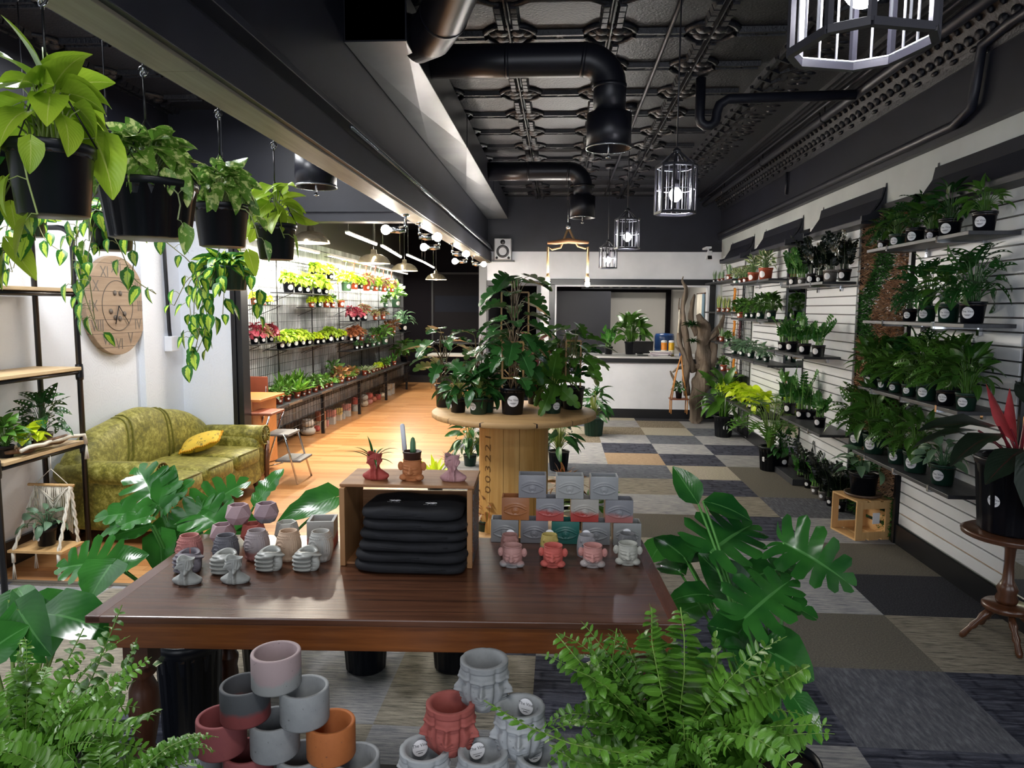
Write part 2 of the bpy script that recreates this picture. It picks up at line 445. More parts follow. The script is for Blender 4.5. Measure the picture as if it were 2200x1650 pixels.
struct('wall_left_rear_upper', mb, M('taupe upper wall', '#4a4744', .6))
mb = MB().box(XL, -2.9, 6.2, 6.3, 0, 2.37); struct('wall_left', mb, wallpaper)
mb = MB().box(-2.9, -2.86, 6.17, 6.34, 0, 2.37).box(-2.86, -2.81, 6.19, 6.34, 0, 2.37); struct('trim_3', mb, black_gloss, bevel=.004)
mb = MB().box(XL, -1.23, 6.22, 6.36, 2.37, ZC).box(XL, -1.23, 6.2, 6.22, 2.37, 2.4).box(XL, -1.23, 6.19, 6.22, 2.45, 2.47); struct('wall_left', mb, black)
mb = MB().box(XL, -1.2, 15.6, 15.7, 0, ZC); struct('wall_rear_left', mb, dark_plum)
mb = MB().box(-1.25, -1.15, 11.35, 15.7, 0, ZC); struct('wall_inner', mb, black_matte)
# upper wall above the beam and the beam itself
mb = MB().box(-1.2, -1.12, -1.5, 11.3, 2.46, ZC); struct('wall_over_beam', mb, black)
mb = MB().box(-1.085, -1.06, -1.5, 11.2, 2.336, 2.485).box(-1.235, -1.21, -1.5, 11.2, 2.336, 2.485).box(-1.12, -1.05, -1.5, 11.2, 2.54, 2.572); struct('trim_4', mb, black, bevel=.003)
mb = MB()
y = -1.5
for L in (1.9, 1.75, 2.45, 2.4, 2.4, 1.8):
    mb.box(-1.212, -1.083, y+.002, y+L, 2.325, 2.36); y += L
struct('trim_5', mb, wood('raw pine board', '#918877', '#6a6458', axis=1, scale=2.5, rough=.55, bump=.1), bevel=.002)
mb = MB().tube([(-1.045, 3.6, 2.52), (-1.045, 11.15, 2.52)], .011, 8)
t = mb.ob('conduit', steel); setp(t, 'thin bright metal conduit running along the side of the long beam', 'conduit')
mb = MB().box(-1.25, -1.13, 11.08, 11.35, 0, 2.5); struct('trim_6', mb, M('grey post paint', '#7d7f85', .5))
# back wall with its door and hatch
mb = MB().box(-1.2, XR+.1, YB, YB+.12, 2.52, ZC).box(-1.2, XR+.1, YB-.015, YB, 2.5, 2.53); struct('wall_back_upper', mb, black)
mb = MB().box(-1.2, XR+.1, YB, YB+.12, 2.06, 2.52).box(-.3, -.14, YB, YB+.12, 0, 2.06).box(2.3, XR+.1, YB, YB+.12, 0, 2.06).box(-.14, 2.3, YB, YB+.12, 0, .9)
mb.box(-1.2, -1.14, YB, YB+.12, 0, 2.06)
struct('wall_back', mb, white_wall)
mb = MB().box(-1.14, -.3, YB-.02, YB+.1, 1.98, 2.06).box(-.36, -.3, YB-.02, YB+.1, 0, 1.98).box(-1.14, -1.1, YB-.02, YB+.1, 0, 1.98); struct('door_1', mb, M('dark grey frame', '#3c3d43', .4), bevel=.004)
w = MB().box(-.17, 2.34, YB-.03, YB+.02, 2.0, 2.09).box(-.17, -.08, YB-.03, YB+.02, .93, 2.0).box(2.25, 2.34, YB-.03, YB+.02, .93, 2.0)
w1 = struct('window_1', w, black_gloss, bevel=.004)
MB().box(-.08, 2.25, YB-.02, YB+.12, 1.975, 2.0).box(-.08, -.055, YB-.02, YB+.12, .93, 1.975).box(2.225, 2.25, YB-.02, YB+.12, .93, 1.975).ob('frame_liner', white_wall, w1)
# office behind the hatch
mb = MB().box(-1.2, XR+.1, 14.0, 14.1, 0, 2.6).box(XR, XR+.1, YB+.12, 14.1, 0, 2.6); struct('wall_back', mb, room_cream)
mb = MB().box(-1.2, .62, 13.8, 14.0, 0, 2.6).box(.62, 2.1, 13.85, 14.0, 1.96, 2.03).box(2.02, 2.1, 13.85, 14, .9, 1.96); struct('trim_7', mb, dark_plum)
mb = MB().box(-1.2, XR+.1, YB+.12, 14.1, 2.55, 2.6); struct('ceiling', mb, black_matte)
mb = MB().box(-.12, .9, 12.9, 13.0, .8, 1.95); struct('wall_back', mb, M('black partition', '#24252c', .45))
mb = MB().box(-1.2, XR+.1, YB+.12, 14.1, -.02, 0); struct('floor', mb, CPT['D'])
# baseboards
mb = MB().box(XR-.025, XR, .5, 11.0, 0, .14); struct('baseboard_right', mb, black_gloss)
mb = MB().box(XL, XL+.025, .5, 6.2, 0, .165).box(XL, -2.88, 6.175, 6.2, 0, .165); struct('baseboard_left', mb, black_gloss)
mb = MB().box(XL, XL+.03, 6.36, 15.6, 0, .16).box(XL, -1.2, 15.5, 15.6, 0, .16); struct('baseboard_rear', mb, black_gloss)
# counter
c = thing('counter', 'long white service counter under the back hatch with black band and base', 'counter', (1.0, 10.95, 0))
MB().box(-1.3, 1.2, -.12, .14, .14, .84).ob('front_panel', white_wall, c)
MB().box(-1.3, 1.2, -.125, .14, 0, .14).ob('kick_board', black_gloss, c)
MB().box(-1.3, 1.2, -.16, .14, .84, .905).ob('band', black_gloss, c, bevel=.003)
pale_top = M('pale countertop', '#c9c9cb', .3); MB().box(-1.3, 1.2, -.17, .14, .905, .935).ob('countertop', pale_top, c, bevel=.003)
struct('trim_8', MB().box(-.055, 2.2, YB-.01, YB+.45, .905, .935).box(-.055, 2.2, YB+.4, YB+.45, 0, .905), pale_top)
# ------------------------------------------------------------ slatwall panels
slat_white = M('white melamine slat', '#e6e8ec', .38, c2='#dcdfe4', scale=1.5)
slat_dark = M('slat groove', '#3a3b3f', .5)
raw_mdf = M('bare mdf groove', '#9c7448', .7)
def slatwall(y0, y1, z0=.15, z1=2.42, label='', brown=False):
    o = MB(); z = z0; k = 0
    while z < z1-.01:
        h = min(.0762, z1-z); o.box(-.02, 0, y0, y1, z+.009, z+h); z += h; k += 1
    t = thing('slatwall_panel', label, 'slatwall', (XR-.004, 0, 0), group=None)
    o.ob('slats', slat_white, t, bevel=.0015)
    MB().box(-.008, .0, y0, y1, z0, z1).ob('backing', slat_dark, t)
    if brown: MB().box(-.0095, -.008, y0, y1, z0+.0762, z0+.0762+.009).ob('bare_groove', raw_mdf, t)
    return t
slatwall(3.88, 5.06, label='nearest white slatwall panel between the tall mirror and the moss panel', brown=True)
slatwall(6.0, 7.18, label='white slatwall panel just beyond the moss panel')
slatwall(7.83, 9.08, label='white slatwall panel between the middle mirror and the black grid')
slatwall(9.62, 10.85, label='farthest white slatwall panel beside the corner shelves')
# mirrors
for a, b, lb in ((2.6, 3.86, 'tall mirror at the right edge of the picture'), (7.2, 7.81, 'narrow tall wall mirror between two slatwall panels')):
    t = thing('wall_mirror', lb, 'mirror', (XR-.004, 0, 0))
    MB().box(-.012, 0, a+.02, b-.02, .17, 2.4).ob('glass', mirror_m, t)
    MB().box(-.02, 0, a, a+.02, .15, 2.42).box(-.02, 0, b-.02, b, .15, 2.42).box(-.02, 0, a, b, .15, .17).box(-.02, 0, a, b, 2.4, 2.42).ob('frame', black_gloss, t)
# moss panel
n = NT('moss'); n.col(n.ramp(n.noise(n.coord('Object'), 30, 5), [(.3, '#1f4a18'), (.6, '#3d7a2c'), (.8, '#6a9a45')])); n.p(Roughness=.9); moss_g = n.mat
n = NT('dry moss'); n.col(n.ramp(n.noise(n.coord('Object'), 60, 5), [(.3, '#8c6c4e'), (.6, '#c09a78'), (.8, '#dcb996')])); n.p(Roughness=.9); moss_t = n.mat
t = thing('moss_panel', 'tall framed wall panel of green moss with a wave of tan dried moss', 'moss panel', (XR-.004, 5.53, 0))
MB().box(-.03, 0, -.43, -.395, 0, 2.42).box(-.03, 0, .395, .43, 0, 2.42).box(-.03, 0, -.43, .43, 2.38, 2.42).box(-.012, 0, -.4, .4, 0, 2.4).ob('frame', black_gloss, t)
rs = np.random.RandomState(5)
for nm, mt, sel_ in (('green_moss', moss_g, 1), ('tan_moss', moss_t, 0)):
    mb = MB(); cnt = 0
    while cnt < 5200:
        y = rs.uniform(-.39, .39); z = rs.uniform(.02, 2.36)
        wv = .22*math.sin(z*4.2+1.0)+.08*math.sin(z*9)
        w2 = -.3+.1*math.sin(z*6)
        green = (y > wv-.14 and y < wv+.2) or (z < .3) or (y > .2 and z < .9)
        if bool(sel_) != green: continue
        cnt += 1
        c0 = np.array([-.012, y, z]); d = np.array([-rs.uniform(.015, .04), rs.uniform(-.03, .03), rs.uniform(-.03, .03)])
        s_ = rs.normal(size=3); s_ = s_/np.linalg.norm(s_)*.006
        mb.add([c0-s_, c0+s_, c0+d+s_*.3, c0+d-s_*.3], [(0, 1, 2, 3)])
    mb.ob(nm, mt, t, fix=False)['kind'] = 'stuff'
# black wire grid panel on the right wall
def wire_grid(label, X, y0, y1, z0, z1, sp=.076, r=.003, spz=None, name='wire_grid'):
    t = thing(name, label, 'grid panel', (X, 0, 0)); mb = MB(); y = y0
    while y <= y1+1e-6: mb.tube([(0, y, z0), (0, y, z1)], r, 5); y += sp
    z = z0
    while z <= z1+1e-6: mb.tube([(.006, y0, z), (.006, y1, z)], r, 5); z += (spz or sp)
    mb.ob('wires', black_gloss, t)
    MB().tube([(0, y0, z0), (0, y0, z1), (0, y1, z1), (0, y1, z0), (0, y0, z0)], r*2.3, 6).ob('frame', black_gloss, t)
    return t
wire_grid('black wire grid panel on the right wall beyond the last large slatwall', XR-.03, 9.12, 9.6, .03, 2.2)
# hoods
def hood(y0, y1, label):
    t = thing('wall_hood', label, 'hood', (XR-.004, (y0+y1)/2, 2.3), group='black curved hoods over the slatwall'); L = (y1-y0)/2
    pr = [(0, .28)]+[(-.17*(1-math.cos(a)), .28-.24*math.sin(a)) for a in np.linspace(.15, PI/2, 8)]+[(-.17, 0), (-.155, 0), (0, .03)]
    for s in (-1, 1):
        MB().prism(pr, 1, s*L-.012, s*L+.012).ob('side_bracket', black, t)
    MB().prism([(-.125, 0), (-.12, .035), (-.035, .17), (-.02, .25), (-.012, .25), (-.025, .165), (-.11, .03), (-.115, 0)], 1, -L, L).ob('front_board', black, t)
    MB().box(-.168, 0, -L, L, -.018, .0).box(-.168, -.16, -L, L, 0, .014).ob('bottom_board', black, t)
for a, b, lb in ((3.35, 4.88, 'nearest black wall hood, over the monstera shelf by the right edge'), (5.62, 6.9, 'black wall hood just beyond the moss panel'),
              (7.45, 8.75, 'third black wall hood, over the dark zz plants'), (9.25, 10.4, 'farthest black wall hood near the corner camera')):
    hood(a, b, lb)
# ------------------------------------------------------------ ducts and pipes
t = thing('air_duct', 'long rectangular black air duct with bare grey underside beside the beam wall', 'duct', (-.97, 3.75, 2.97))
mb = MB().box(-.145, .17, 0, 7.2, .01, .26)
for k in (0, 2.4, 4.8, 7.1): mb.box(-.15, .175, k, k+.02, .005, .265)
mb.ob('casing', duct_black, t, bevel=.003)
mb = MB()
ys = [0, 2.4, 4.8, 7.2]
for i in range(3):
    a, b = ys[i], ys[i+1]; d = .022
    mb.add([(-.145, a, .004), (.17, a, .004), (.17, b, .004), (-.145, b, .004), (.01, (a+b)/2, -d+.008)], [(0, 4, 1), (1, 4, 2), (2, 4, 3), (3, 4, 0)], smooth=False)
mb.ob('underside', duct_sheet, t)
def round_duct(label, pts, r, collar=None, seams=(), loc=(0, 0, 0)):
    t = thing('round_duct', label, 'duct', loc)
    mb = MB().tube(pts, r, 28); mb.ob('pipe', duct_black, t)
    mb = MB()
    P = np.array(pts)
    for i in seams:
        d = P[min(i+1, len(P)-1)]-P[i]; d = d/np.linalg.norm(d)
        MB().tube([P[i]-d*.012, P[i]+d*.012], r*1.025, 28).ob('seam_band', duct_black, t)
    if collar:
        x, y, z0, z1, R = collar
        mb = MB().lathe([(r*.9, z1+.01), (R, z1), (R, z0), (R*.96, z0), (R*.96, z1-.02), (r*.8, z1-.01)], 32, (x, y, 0), cap0=False); mb.ob('collar', duct_black, t)
        mb = MB().lathe([(R*1.0, z0-.003), (R*1.03, z0-.003), (R*1.03, z0+.008), (R*1.0, z0+.008)], 32, (x, y, 0), cap0=False); mb.ob('rim', steel, t)
        mb = MB().tube([(x, y, z0+.08), (x, y, z0-.05)], .006, 6).lathe([(.001, z0-.03), (.014, z0-.045), (.018, z0-.055), (.001, z0-.06)], 10, (x, y, 0))
        mb.ob('sprinkler_head', steel, t)
    return t
def elbow(x0, y, z, x1, z1, R=.16, x2=None):
    pts = [(x0, y, z), ((x0+x1-R)/2, y, z)]
    for a in np.linspace(0, PI/2, 7): pts.append((x1-R+R*math.sin(a), y, z-R+R*math.cos(a)))
    pts.append((x1, y, z1)); return pts
round_duct('large round black duct elbow with collar hanging nearer the front', elbow(-.8, 4.5, 3.12, .28, 2.8), .098, (.28, 4.5, 2.6, 2.8, .135), (1, 2, 8))
round_duct('smaller looking round black duct elbow with collar farther back', elbow(-.8, 8.0, 3.12, .23, 2.85), .1, (.23, 8.0, 2.62, 2.85, .135), (1, 2, 8))
P = [(-.8, 4.0, 3.07), (-.7, 3.93, 3.075), (-.6, 3.72, 3.09), (-.42, 3.2, 3.13), (-.1, 2.2, 3.2)]
round_duct('fat round black duct slanting from the box duct up towards the camera', P, .12, None, (2, 3))
round_duct('short round black duct end hanging behind the beam over the left room', [(-1.62, 4.75, 3.3), (-1.62, 4.75, 2.6)], .1, (-1.62, 4.75, 2.42, 2.62, .135))
def pipe(label, pts, r, name='pipe', mat=None, cat='pipe'):
    o = MB().tube(pts, r, 10).ob(name, mat or black); return setp(o, label, cat)
pipe('long black pipe hung under the ceiling along the right cornice', [(2.13, -.5, 3.2), (2.13, 11.1, 3.2)], .036)
t = pipe('thin black pipe strapped beside the long ceiling pipe', [(2.05, .3, 3.24), (2.05, 11.0, 3.24)], .012)
P = [(XR-.07, -.4, 3.15), (XR-.07, 4.1, 3.15), (XR-.07, 4.36, 3.12), (XR-.07, 4.4, 2.9), (XR-.07, 4.42, 2.8), (XR-.07, 4.6, 2.745), (XR-.07, 11.0, 2.745)]
pipe('black conduit dropping down the upper right wall and running to the corner', P, .028)
P = [(1.0, 5.5, 3.31), (1.0, 5.5, 3.05)]+[(1.06-.06*math.cos(a), 5.5, 3.03-.06*math.sin(a)) for a in np.linspace(0, PI, 6)]+[(1.12, 5.5, 3.06), (1.14, 5.5, 3.12), (1.2, 5.5, 3.16), (2.1, 5.5, 3.18)]
pipe('black drain pipe with a u-bend crossing to the right wall', P, .036)
pipe('slim black conduit down the centre of the tin ceiling', [(.63, -.2, 3.29), (.63, 10.8, 3.29)], .014)
pipe('short black vertical strip on the upper right wall', [(XR-.05, 7.9, 3.08), (XR-.05, 7.9, 2.85)], .014)
for k, y in enumerate((3.0, 4.4, 6.2, 8.0, 9.8)):
    mb = MB().tube([(2.13, y, 3.32), (2.13, y, 3.16)], .006, 5).tube([(2.09, y, 3.24), (2.1, y, 3.17), (2.13, y, 3.155), (2.17, y, 3.17), (2.17, y, 3.24)], .006, 5)
    setp(mb.ob('pipe_strap', black_gloss), 'black strap holding the long ceiling pipe', 'pipe strap', 'straps on the long ceiling pipe')
# ------------------------------------------------------------ leaves
def grid_leaf(w, nv=6, lobe=0.0, holes=(), xs_=(-.5, -.27, 0, .27, .5), t0=0.0):
    """flat leaf outline as a grid: w(t) is the width share at t"""
    X, T, Fc, UV = [], [], [], []; m = len(xs_)
    for i in range(nv+1):
        t = t0+(1-t0)*i/nv
        for x in xs_:
            X.append(x*w(t)); T.append(t-lobe*(abs(x)*2)**1.5*(1-t)**4); UV.append((x+.5, t))
    for i in range(nv):
        for j in range(m-1):
            if (i, j) in holes: continue
            Fc.append((i*m+j, i*m+j+1, (i+1)*m+j+1, (i+1)*m+j))
    return np.array(X), np.array(T), Fc, np.array(UV)
def wf(a, b, e=.04): return lambda t: max(e if t > .5 else .0, (math.sin(PI*min(1, t**a))**b) if 0 < t < 1 else 0.0)+(.03 if t <= .5 else 0)
def split_leaf(nf=6, gap=.25, inner=.3, sweep=.28, wid=None, lobe=.16, tip=.6):
    """leaf cut into fingers from the margin towards the midrib (monstera and its kin)"""
    X, T, Fc, UV = [], [], [], []
    wid = wid or (lambda t: max(.05, math.sin(PI*(.18+.8*t))**.75))
    def P(x, t, u, v):
        X.append(x); T.append(t); UV.append((u, v)); return len(X)-1
    for sd in (-1, 1):
        for k in range(nf):
            a, b = k/nf, (k+1)/nf; mid = (a+b)/2; g = gap*(b-a)/2
            def pt(s, t, cut):
                tt = a+(b-a)*t
                if cut: tt = a+g*cut+(b-a-2*g*cut)*t
                w = .5*wid(mid if s > .45 else tt)
                back = -lobe*s**1.5*(1-mid)**3
                return P(sd*s*w, tt*.96+.02+sweep*s*s*(.25+.75*mid)*(b-a)*nf*.32+back-sweep*.3*s, .5+sd*s*.5, tt)
            rows = []
            for s, cut in ((0, 0), (inner*.6, 0), (inner, .15), (.62, 1.0), (.86, 1.25)):
                rows.append([pt(s, t, cut) for t in (0, .5, 1)])
            endp = pt(1.0, .62, 1.2)
            for r in range(4):
                for c in range(2): Fc.append((rows[r][c], rows[r][c+1], rows[r+1][c+1], rows[r+1][c]))
            Fc.append((rows[4][0], rows[4][1], endp)); Fc.append((rows[4][1], rows[4][2], endp))
    # pointed tip
    a_ = P(-.5*wid(1)*inner-.02, .98, .3, .98); b_ = P(.5*wid(1)*inner+.02, .98, .7, .98); c_ = P(0, 1.0+.12, .5, 1); d_ = P(0, .9, .5, .9)
    Fc.append((a_, d_, c_)); Fc.append((d_, b_, c_))
    return np.array(X), np.array(T), Fc, np.array(UV)
def mon_leaf(nf=7, gap=.3, inner=.42):
    """heart outline cut between the side veins into rounded fingers"""
    S = [0, .12, .25, .42, .6, .8, 1.0]; OX = [.08, .3, .46, .52, .46, .3, .02]; OT = [-.14, -.2, -.1, .2, .5, .82, 1.1]
    X, T, Fc, UV = [], [], [], []
    def pt(sd, s, rho):
        ox, ot = np.interp(s, S, OX), np.interp(s, S, OT); tr = max(0, (s-.12)/.88)*.93
        sag = .06*math.sin(PI*rho)*(1-s)
        X.append(sd*ox*rho); T.append(tr+(ot-tr)*rho-sag*.5); UV.append((.5+sd*.5*rho, tr)); return len(X)-1
    for sd in (-1, 1):
        for k in range(nf):
            a, b = k/nf, (k+1)/nf; w = b-a; rows = []
            for rho, g in ((0, 0), (inner*.6, 0), (inner, .05), (inner+(1-inner)*.35, gap*.75), (inner+(1-inner)*.75, gap), (.97, gap*1.35)):
                rows.append([pt(sd, a+w*(g/2+(1-g)*t), rho*(1 if rho < .9 or t == .5 else .95)) for t in (0, .25, .5, .75, 1)])
            e = pt(sd, a+w*.55, 1.03)
            for r in range(5):
                for c in range(4): Fc.append((rows[r][c], rows[r][c+1], rows[r+1][c+1], rows[r+1][c]))
            for c in range(4): Fc.append((rows[5][c], rows[5][c+1], e))
    return np.array(X), np.array(T), Fc, np.array(UV)
TPL = dict(
 ovate=grid_leaf(wf(.75, .8), 6), heart=grid_leaf(wf(.5, .75), 7, lobe=.2), lance=grid_leaf(wf(.7, .9), 6, xs_=(-.5, 0, .5)),
 blade=grid_leaf(lambda t: .8+.2*math.sin(PI*t) if t < .6 else max(.03, (1-t)/.4*.95), 7, xs_=(-.5, 0, .5)),
 rnd=grid_leaf(wf(.85, .5), 5), leaflet=grid_leaf(wf(.8, .7), 3, xs_=(-.5, 0, .5)),
 holes=grid_leaf(wf(.6, .8), 12, lobe=.1, xs_=(-.5, -.4, -.17, 0, .17, .4, .5), holes=tuple((i, j) for i in (2, 4, 6, 8) for j in (1, 4))),
 monstera=mon_leaf(7, .3, .42), pinna=grid_leaf(lambda t: .25+.75*min(1, t*5) if t < .55 else max(.05, (1-((t-.55)/.45)**2.2)**.6), 4, xs_=(-.5, 0, .5)), palm=split_leaf(6, gap=.55, inner=.12, sweep=.42, lobe=.2), young=mon_leaf(5, .32, .66),
 frill=grid_leaf(lambda t: max(.06, (math.sin(PI*t**.8)**.6)*(1+.12*math.sin(t*40))), 14, xs_=(-.5, 0, .5)))
def nrm(v): v = np.asarray(v, float); return v/(np.linalg.norm(v)+1e-9)
def leaf(mb, o, d, up, L, W, shape='ovate', droop=.6, cup=.2, wave=0.0, m=0, rs=None, fold=0.0):
    X, T, Fc, UV = TPL[shape]
    d = nrm(d); s = nrm(np.cross(d, up)); n_ = np.cross(s, d)
    th = droop*T; k = droop if abs(droop) > .01 else .01
    fw = np.sin(k*T)/k*L; dn = -(1-np.cos(k*T))/k*L
    hz = cup*np.abs(X)*W*2*.5+(wave*L*np.sin(T*17+(X > 0)*1.3)*np.abs(X)*2 if wave else 0)
    # normal of the bent blade
    nf_ = np.sin(th); nn = np.cos(th)
    V = np.array(o)+np.outer(fw+hz*nf_, d)+np.outer(dn+hz*nn, n_)+np.outer(X*W, s)
    mb.add(V, Fc, m, UV)
def stalk(mb, p0, p1, p2, r, m=0, n=5, seg=4, taper=.6):
    P = bez(p0, p1, p2, n); mb.tube(P, r, seg, m, cap=False, rr=np.linspace(r, r*taper, n))
    return P
# ------------------------------------------------------------ growth habits (all in metres, base of stems at the origin)
def bush(seed, n, Hh, R, L, W, shape='ovate', droop=.7, upright=.5, cup=.25, wave=0, pr=.0022, base=.02, tilt=.35, fill=.25, size_var=.25):
    rs = np.random.RandomState(seed); mb = MB(); ga = 2.39996
    for i in range(n):
        q = (i+.5)/n; a = i*ga+rs.uniform(-.3, .3)
        rad = R*math.sqrt(q)*rs.uniform(.75, 1.05); h = Hh*(1-(1-fill)*q**1.4)*rs.uniform(.82, 1.05)
        ca, sa = math.cos(a), math.sin(a)
        l = L*rs.uniform(1-size_var, 1+size_var*.6); w = W*l/L
        tip = np.array([rad*ca*.62, rad*sa*.62, h*.86])
        b = np.array([base*ca*rs.uniform(.2, 1), base*sa*rs.uniform(.2, 1), 0])
        stalk(mb, b, (tip[0]*.35, tip[1]*.35, tip[2]*.85), tip, pr, 1, 5)
        el = upright*(1-q)*1.2-tilt*q+rs.uniform(-.2, .2)
        d = np.array([ca*math.cos(el), sa*math.cos(el), math.sin(el)])
        up = np.array([-ca*.3*math.sin(el), -sa*.3*math.sin(el), 1.0])+rs.normal(size=3)*.5
        d = d+rs.normal(size=3)*.22
        leaf(mb, tip, d, up, l, w, shape, droop*rs.uniform(.6, 1.3), cup, wave)
    return mb
def zz(seed, n=7, Hh=.34, dark=False, L=.06, spread=.6):
    rs = np.random.RandomState(seed); mb = MB()
    for i in range(n):
        a = i*2.4+rs.uniform(-.3, .3); ca, sa = math.cos(a), math.sin(a); h = Hh*rs.uniform(.5, 1.1); r = h*spread*rs.uniform(.3, 1.1)
        P = stalk(mb, (.02*ca, .02*sa, 0), (r*.25*ca, r*.25*sa, h*.6), (r*ca, r*sa, h), .0048, 1, 12, 5, .35)
        for k in range(3, 12):
            T_ = nrm(P[min(k+1, 11)]-P[k-1]); side = nrm(np.cross(T_, (0, 0, 1.0) if abs(T_[2]) < .97 else (ca, sa, 0)))
            c_, s_ = math.cos(a*3+k*.25), math.sin(a*3+k*.25)
            side = nrm(side*c_+np.cross(T_, side)*s_)
            for sg in (-1, 1):
                leaf(mb, P[k], side*sg*.95+T_*.5, nrm(np.cross(side, T_))+T_*.2, L*(1.0-.05*k)*rs.uniform(.85, 1.1), L*.46, 'leaflet', .3, .3)
    return mb
def snake(seed, n=8, Hh=.2, W=.035, curve=.3):
    rs = np.random.RandomState(seed); mb = MB()
    for i in range(n):
        a = i*2.4+rs.uniform(-.4, .4); ca, sa = math.cos(a), math.sin(a); h = Hh*rs.uniform(.6, 1.05)
        tilt = rs.uniform(.03, .28)
        leaf(mb, (.018*ca, .018*sa, -.005), (ca*tilt, sa*tilt, 1), (-ca, -sa, .2), h, W, 'blade', rs.uniform(-curve, curve*.3), .5)
    return mb
def spiky(seed, n=16, L=.1, W=.014, droop=1.2, up=.9):
    rs = np.random.RandomState(seed); mb = MB()
    for i in range(n):
        a = i*2.4+rs.uniform(-.3, .3); ca, sa = math.cos(a), math.sin(a); e = rs.uniform(.35, 1.3)*up
        leaf(mb, (.008*ca, .008*sa, 0), (ca*math.cos(e), sa*math.cos(e), math.sin(e)), (0, 0, 1), L*rs.uniform(.7, 1.1), W, 'lance', droop*rs.uniform(.5, 1.1), .5)
    return mb
def fern(seed, n=30, L=.5, W=.1, up=(.5, 1.35), droop=1.4, pairs=20, base=.03, az=None, pw=.42):
    rs = np.random.RandomState(seed); mb = MB()
    for i in range(n):
        a = (i*2.4+rs.uniform(-.6, .6)) if az is None else rs.uniform(*az)
        e = rs.uniform(*up); ca, sa = math.cos(a), math.sin(a); l = L*rs.uniform(.5, 1.1)
        hz = np.array([ca, sa, 0]); P = [np.array([base*ca, base*sa, 0.0])]; th = e; N = 14; dr = droop*rs.uniform(.2, 1.35); tw = rs.uniform(-.9, .9)
        for k in range(N):
            th -= dr/N*(.5+k/N); P.append(P[-1]+(hz*math.cos(th)+np.array([0, 0, math.sin(th)])+np.array([-sa, ca, 0])*tw*k/N*.6+rs.normal(size=3)*.05)*l/N)
        P = np.array(P); mb.tube(P, .0016, 4, 1, cap=False, rr=np.linspace(.0022, .0006, N+1))
        roll = rs.uniform(-1.1, 1.1); curl = rs.uniform(-.4, 1.5); ww = W*rs.uniform(.55, 1.15); np_ = max(7, int(pairs*l/L)); pww = pw*rs.uniform(.75, 1.35)
        for k in range(np_):
            q = .1+.9*k/np_; f_ = q*N; i0 = min(int(f_), N-1); pt = P[i0]+(P[i0+1]-P[i0])*(f_-i0); T_ = nrm(P[i0+1]-P[i0])
            side = nrm(np.cross(T_, (0, 0, 1))); upv = np.cross(side, T_); r_ = roll+.5*math.sin(q*4+i)
            side = side*math.cos(r_)+upv*math.sin(r_); upv = np.cross(side, T_)
            w = ww*(math.sin(PI*min(1, q*.86+.12))**.55)
            for sg in (-1, 1):
                leaf(mb, pt, side*sg+T_*rs.uniform(.05, .5)+upv*.2, upv+rs.normal(size=3)*.35, w*.5*rs.uniform(.8, 1.15), w*.5*pww, 'pinna', curl*rs.uniform(.5, 1.3), .35, .03)
    return mb
def big_leaves(spec, pr=.006, shape='monstera'):
    """spec rows: (root, leaf base point, leaf direction, leaf normal, length, width, droop[, shape])"""
    mb = MB()
    for r in spec:
        b, p, d, up, L, W, dr = r[:7]; sh = r[7] if len(r) > 7 else shape
        b = np.array(b); p = np.array(p); mid = (b+p)/2+np.array([0, 0, .12*np.linalg.norm(p-b)])
        stalk(mb, b, mid, p, pr, 1, 9, 6, .6)
        leaf(mb, p, d, up, L, W, sh, dr, .22, .03)
    return mb
def vine(mb, pts, L, W, shape='heart', every=.07, rs=None, r=.0022, hang=.8, start=0):
    P = np.array(pts, float); seg = np.linalg.norm(np.diff(P, axis=0), axis=1); tot = seg.sum(); n = max(4, int(tot/.03))
    cum = np.r_[0, np.cumsum(seg)]; tt = np.linspace(0, tot, n)
    Q = np.c_[[np.interp(tt, cum, P[:, k]) for k in range(3)]].T
    for k in range(3): Q[1:-1, k] = (Q[:-2, k]+Q[1:-1, k]*2+Q[2:, k])/4
    mb.tube(Q, r, 5, 1, cap=False); nl = int(tot/every)
    for i in range(start, nl):
        f = (i+.5)/nl; p = Q[min(n-1, int(f*n))]; a = rs.uniform(0, 2*PI)
        out = np.array([math.cos(a), math.sin(a)*.8-.35, 0]); st = p+nrm(out)*rs.uniform(.02, .05)+np.array([0, 0, rs.uniform(-.02, .02)])
        mb.tube([p, (p+st)/2+np.array([0, 0, .008]), st], r*.6, 4, 1, cap=False)
        k_ = rs.uniform(.6, 1.1)
        leaf(mb, st, nrm(out)*(1-hang)+np.array([0, 0, -hang])+rs.normal(size=3)*.15, nrm(out)+np.array([0, -.5, .6]), L*k_, W*k_, shape, rs.uniform(0, .5), .3)
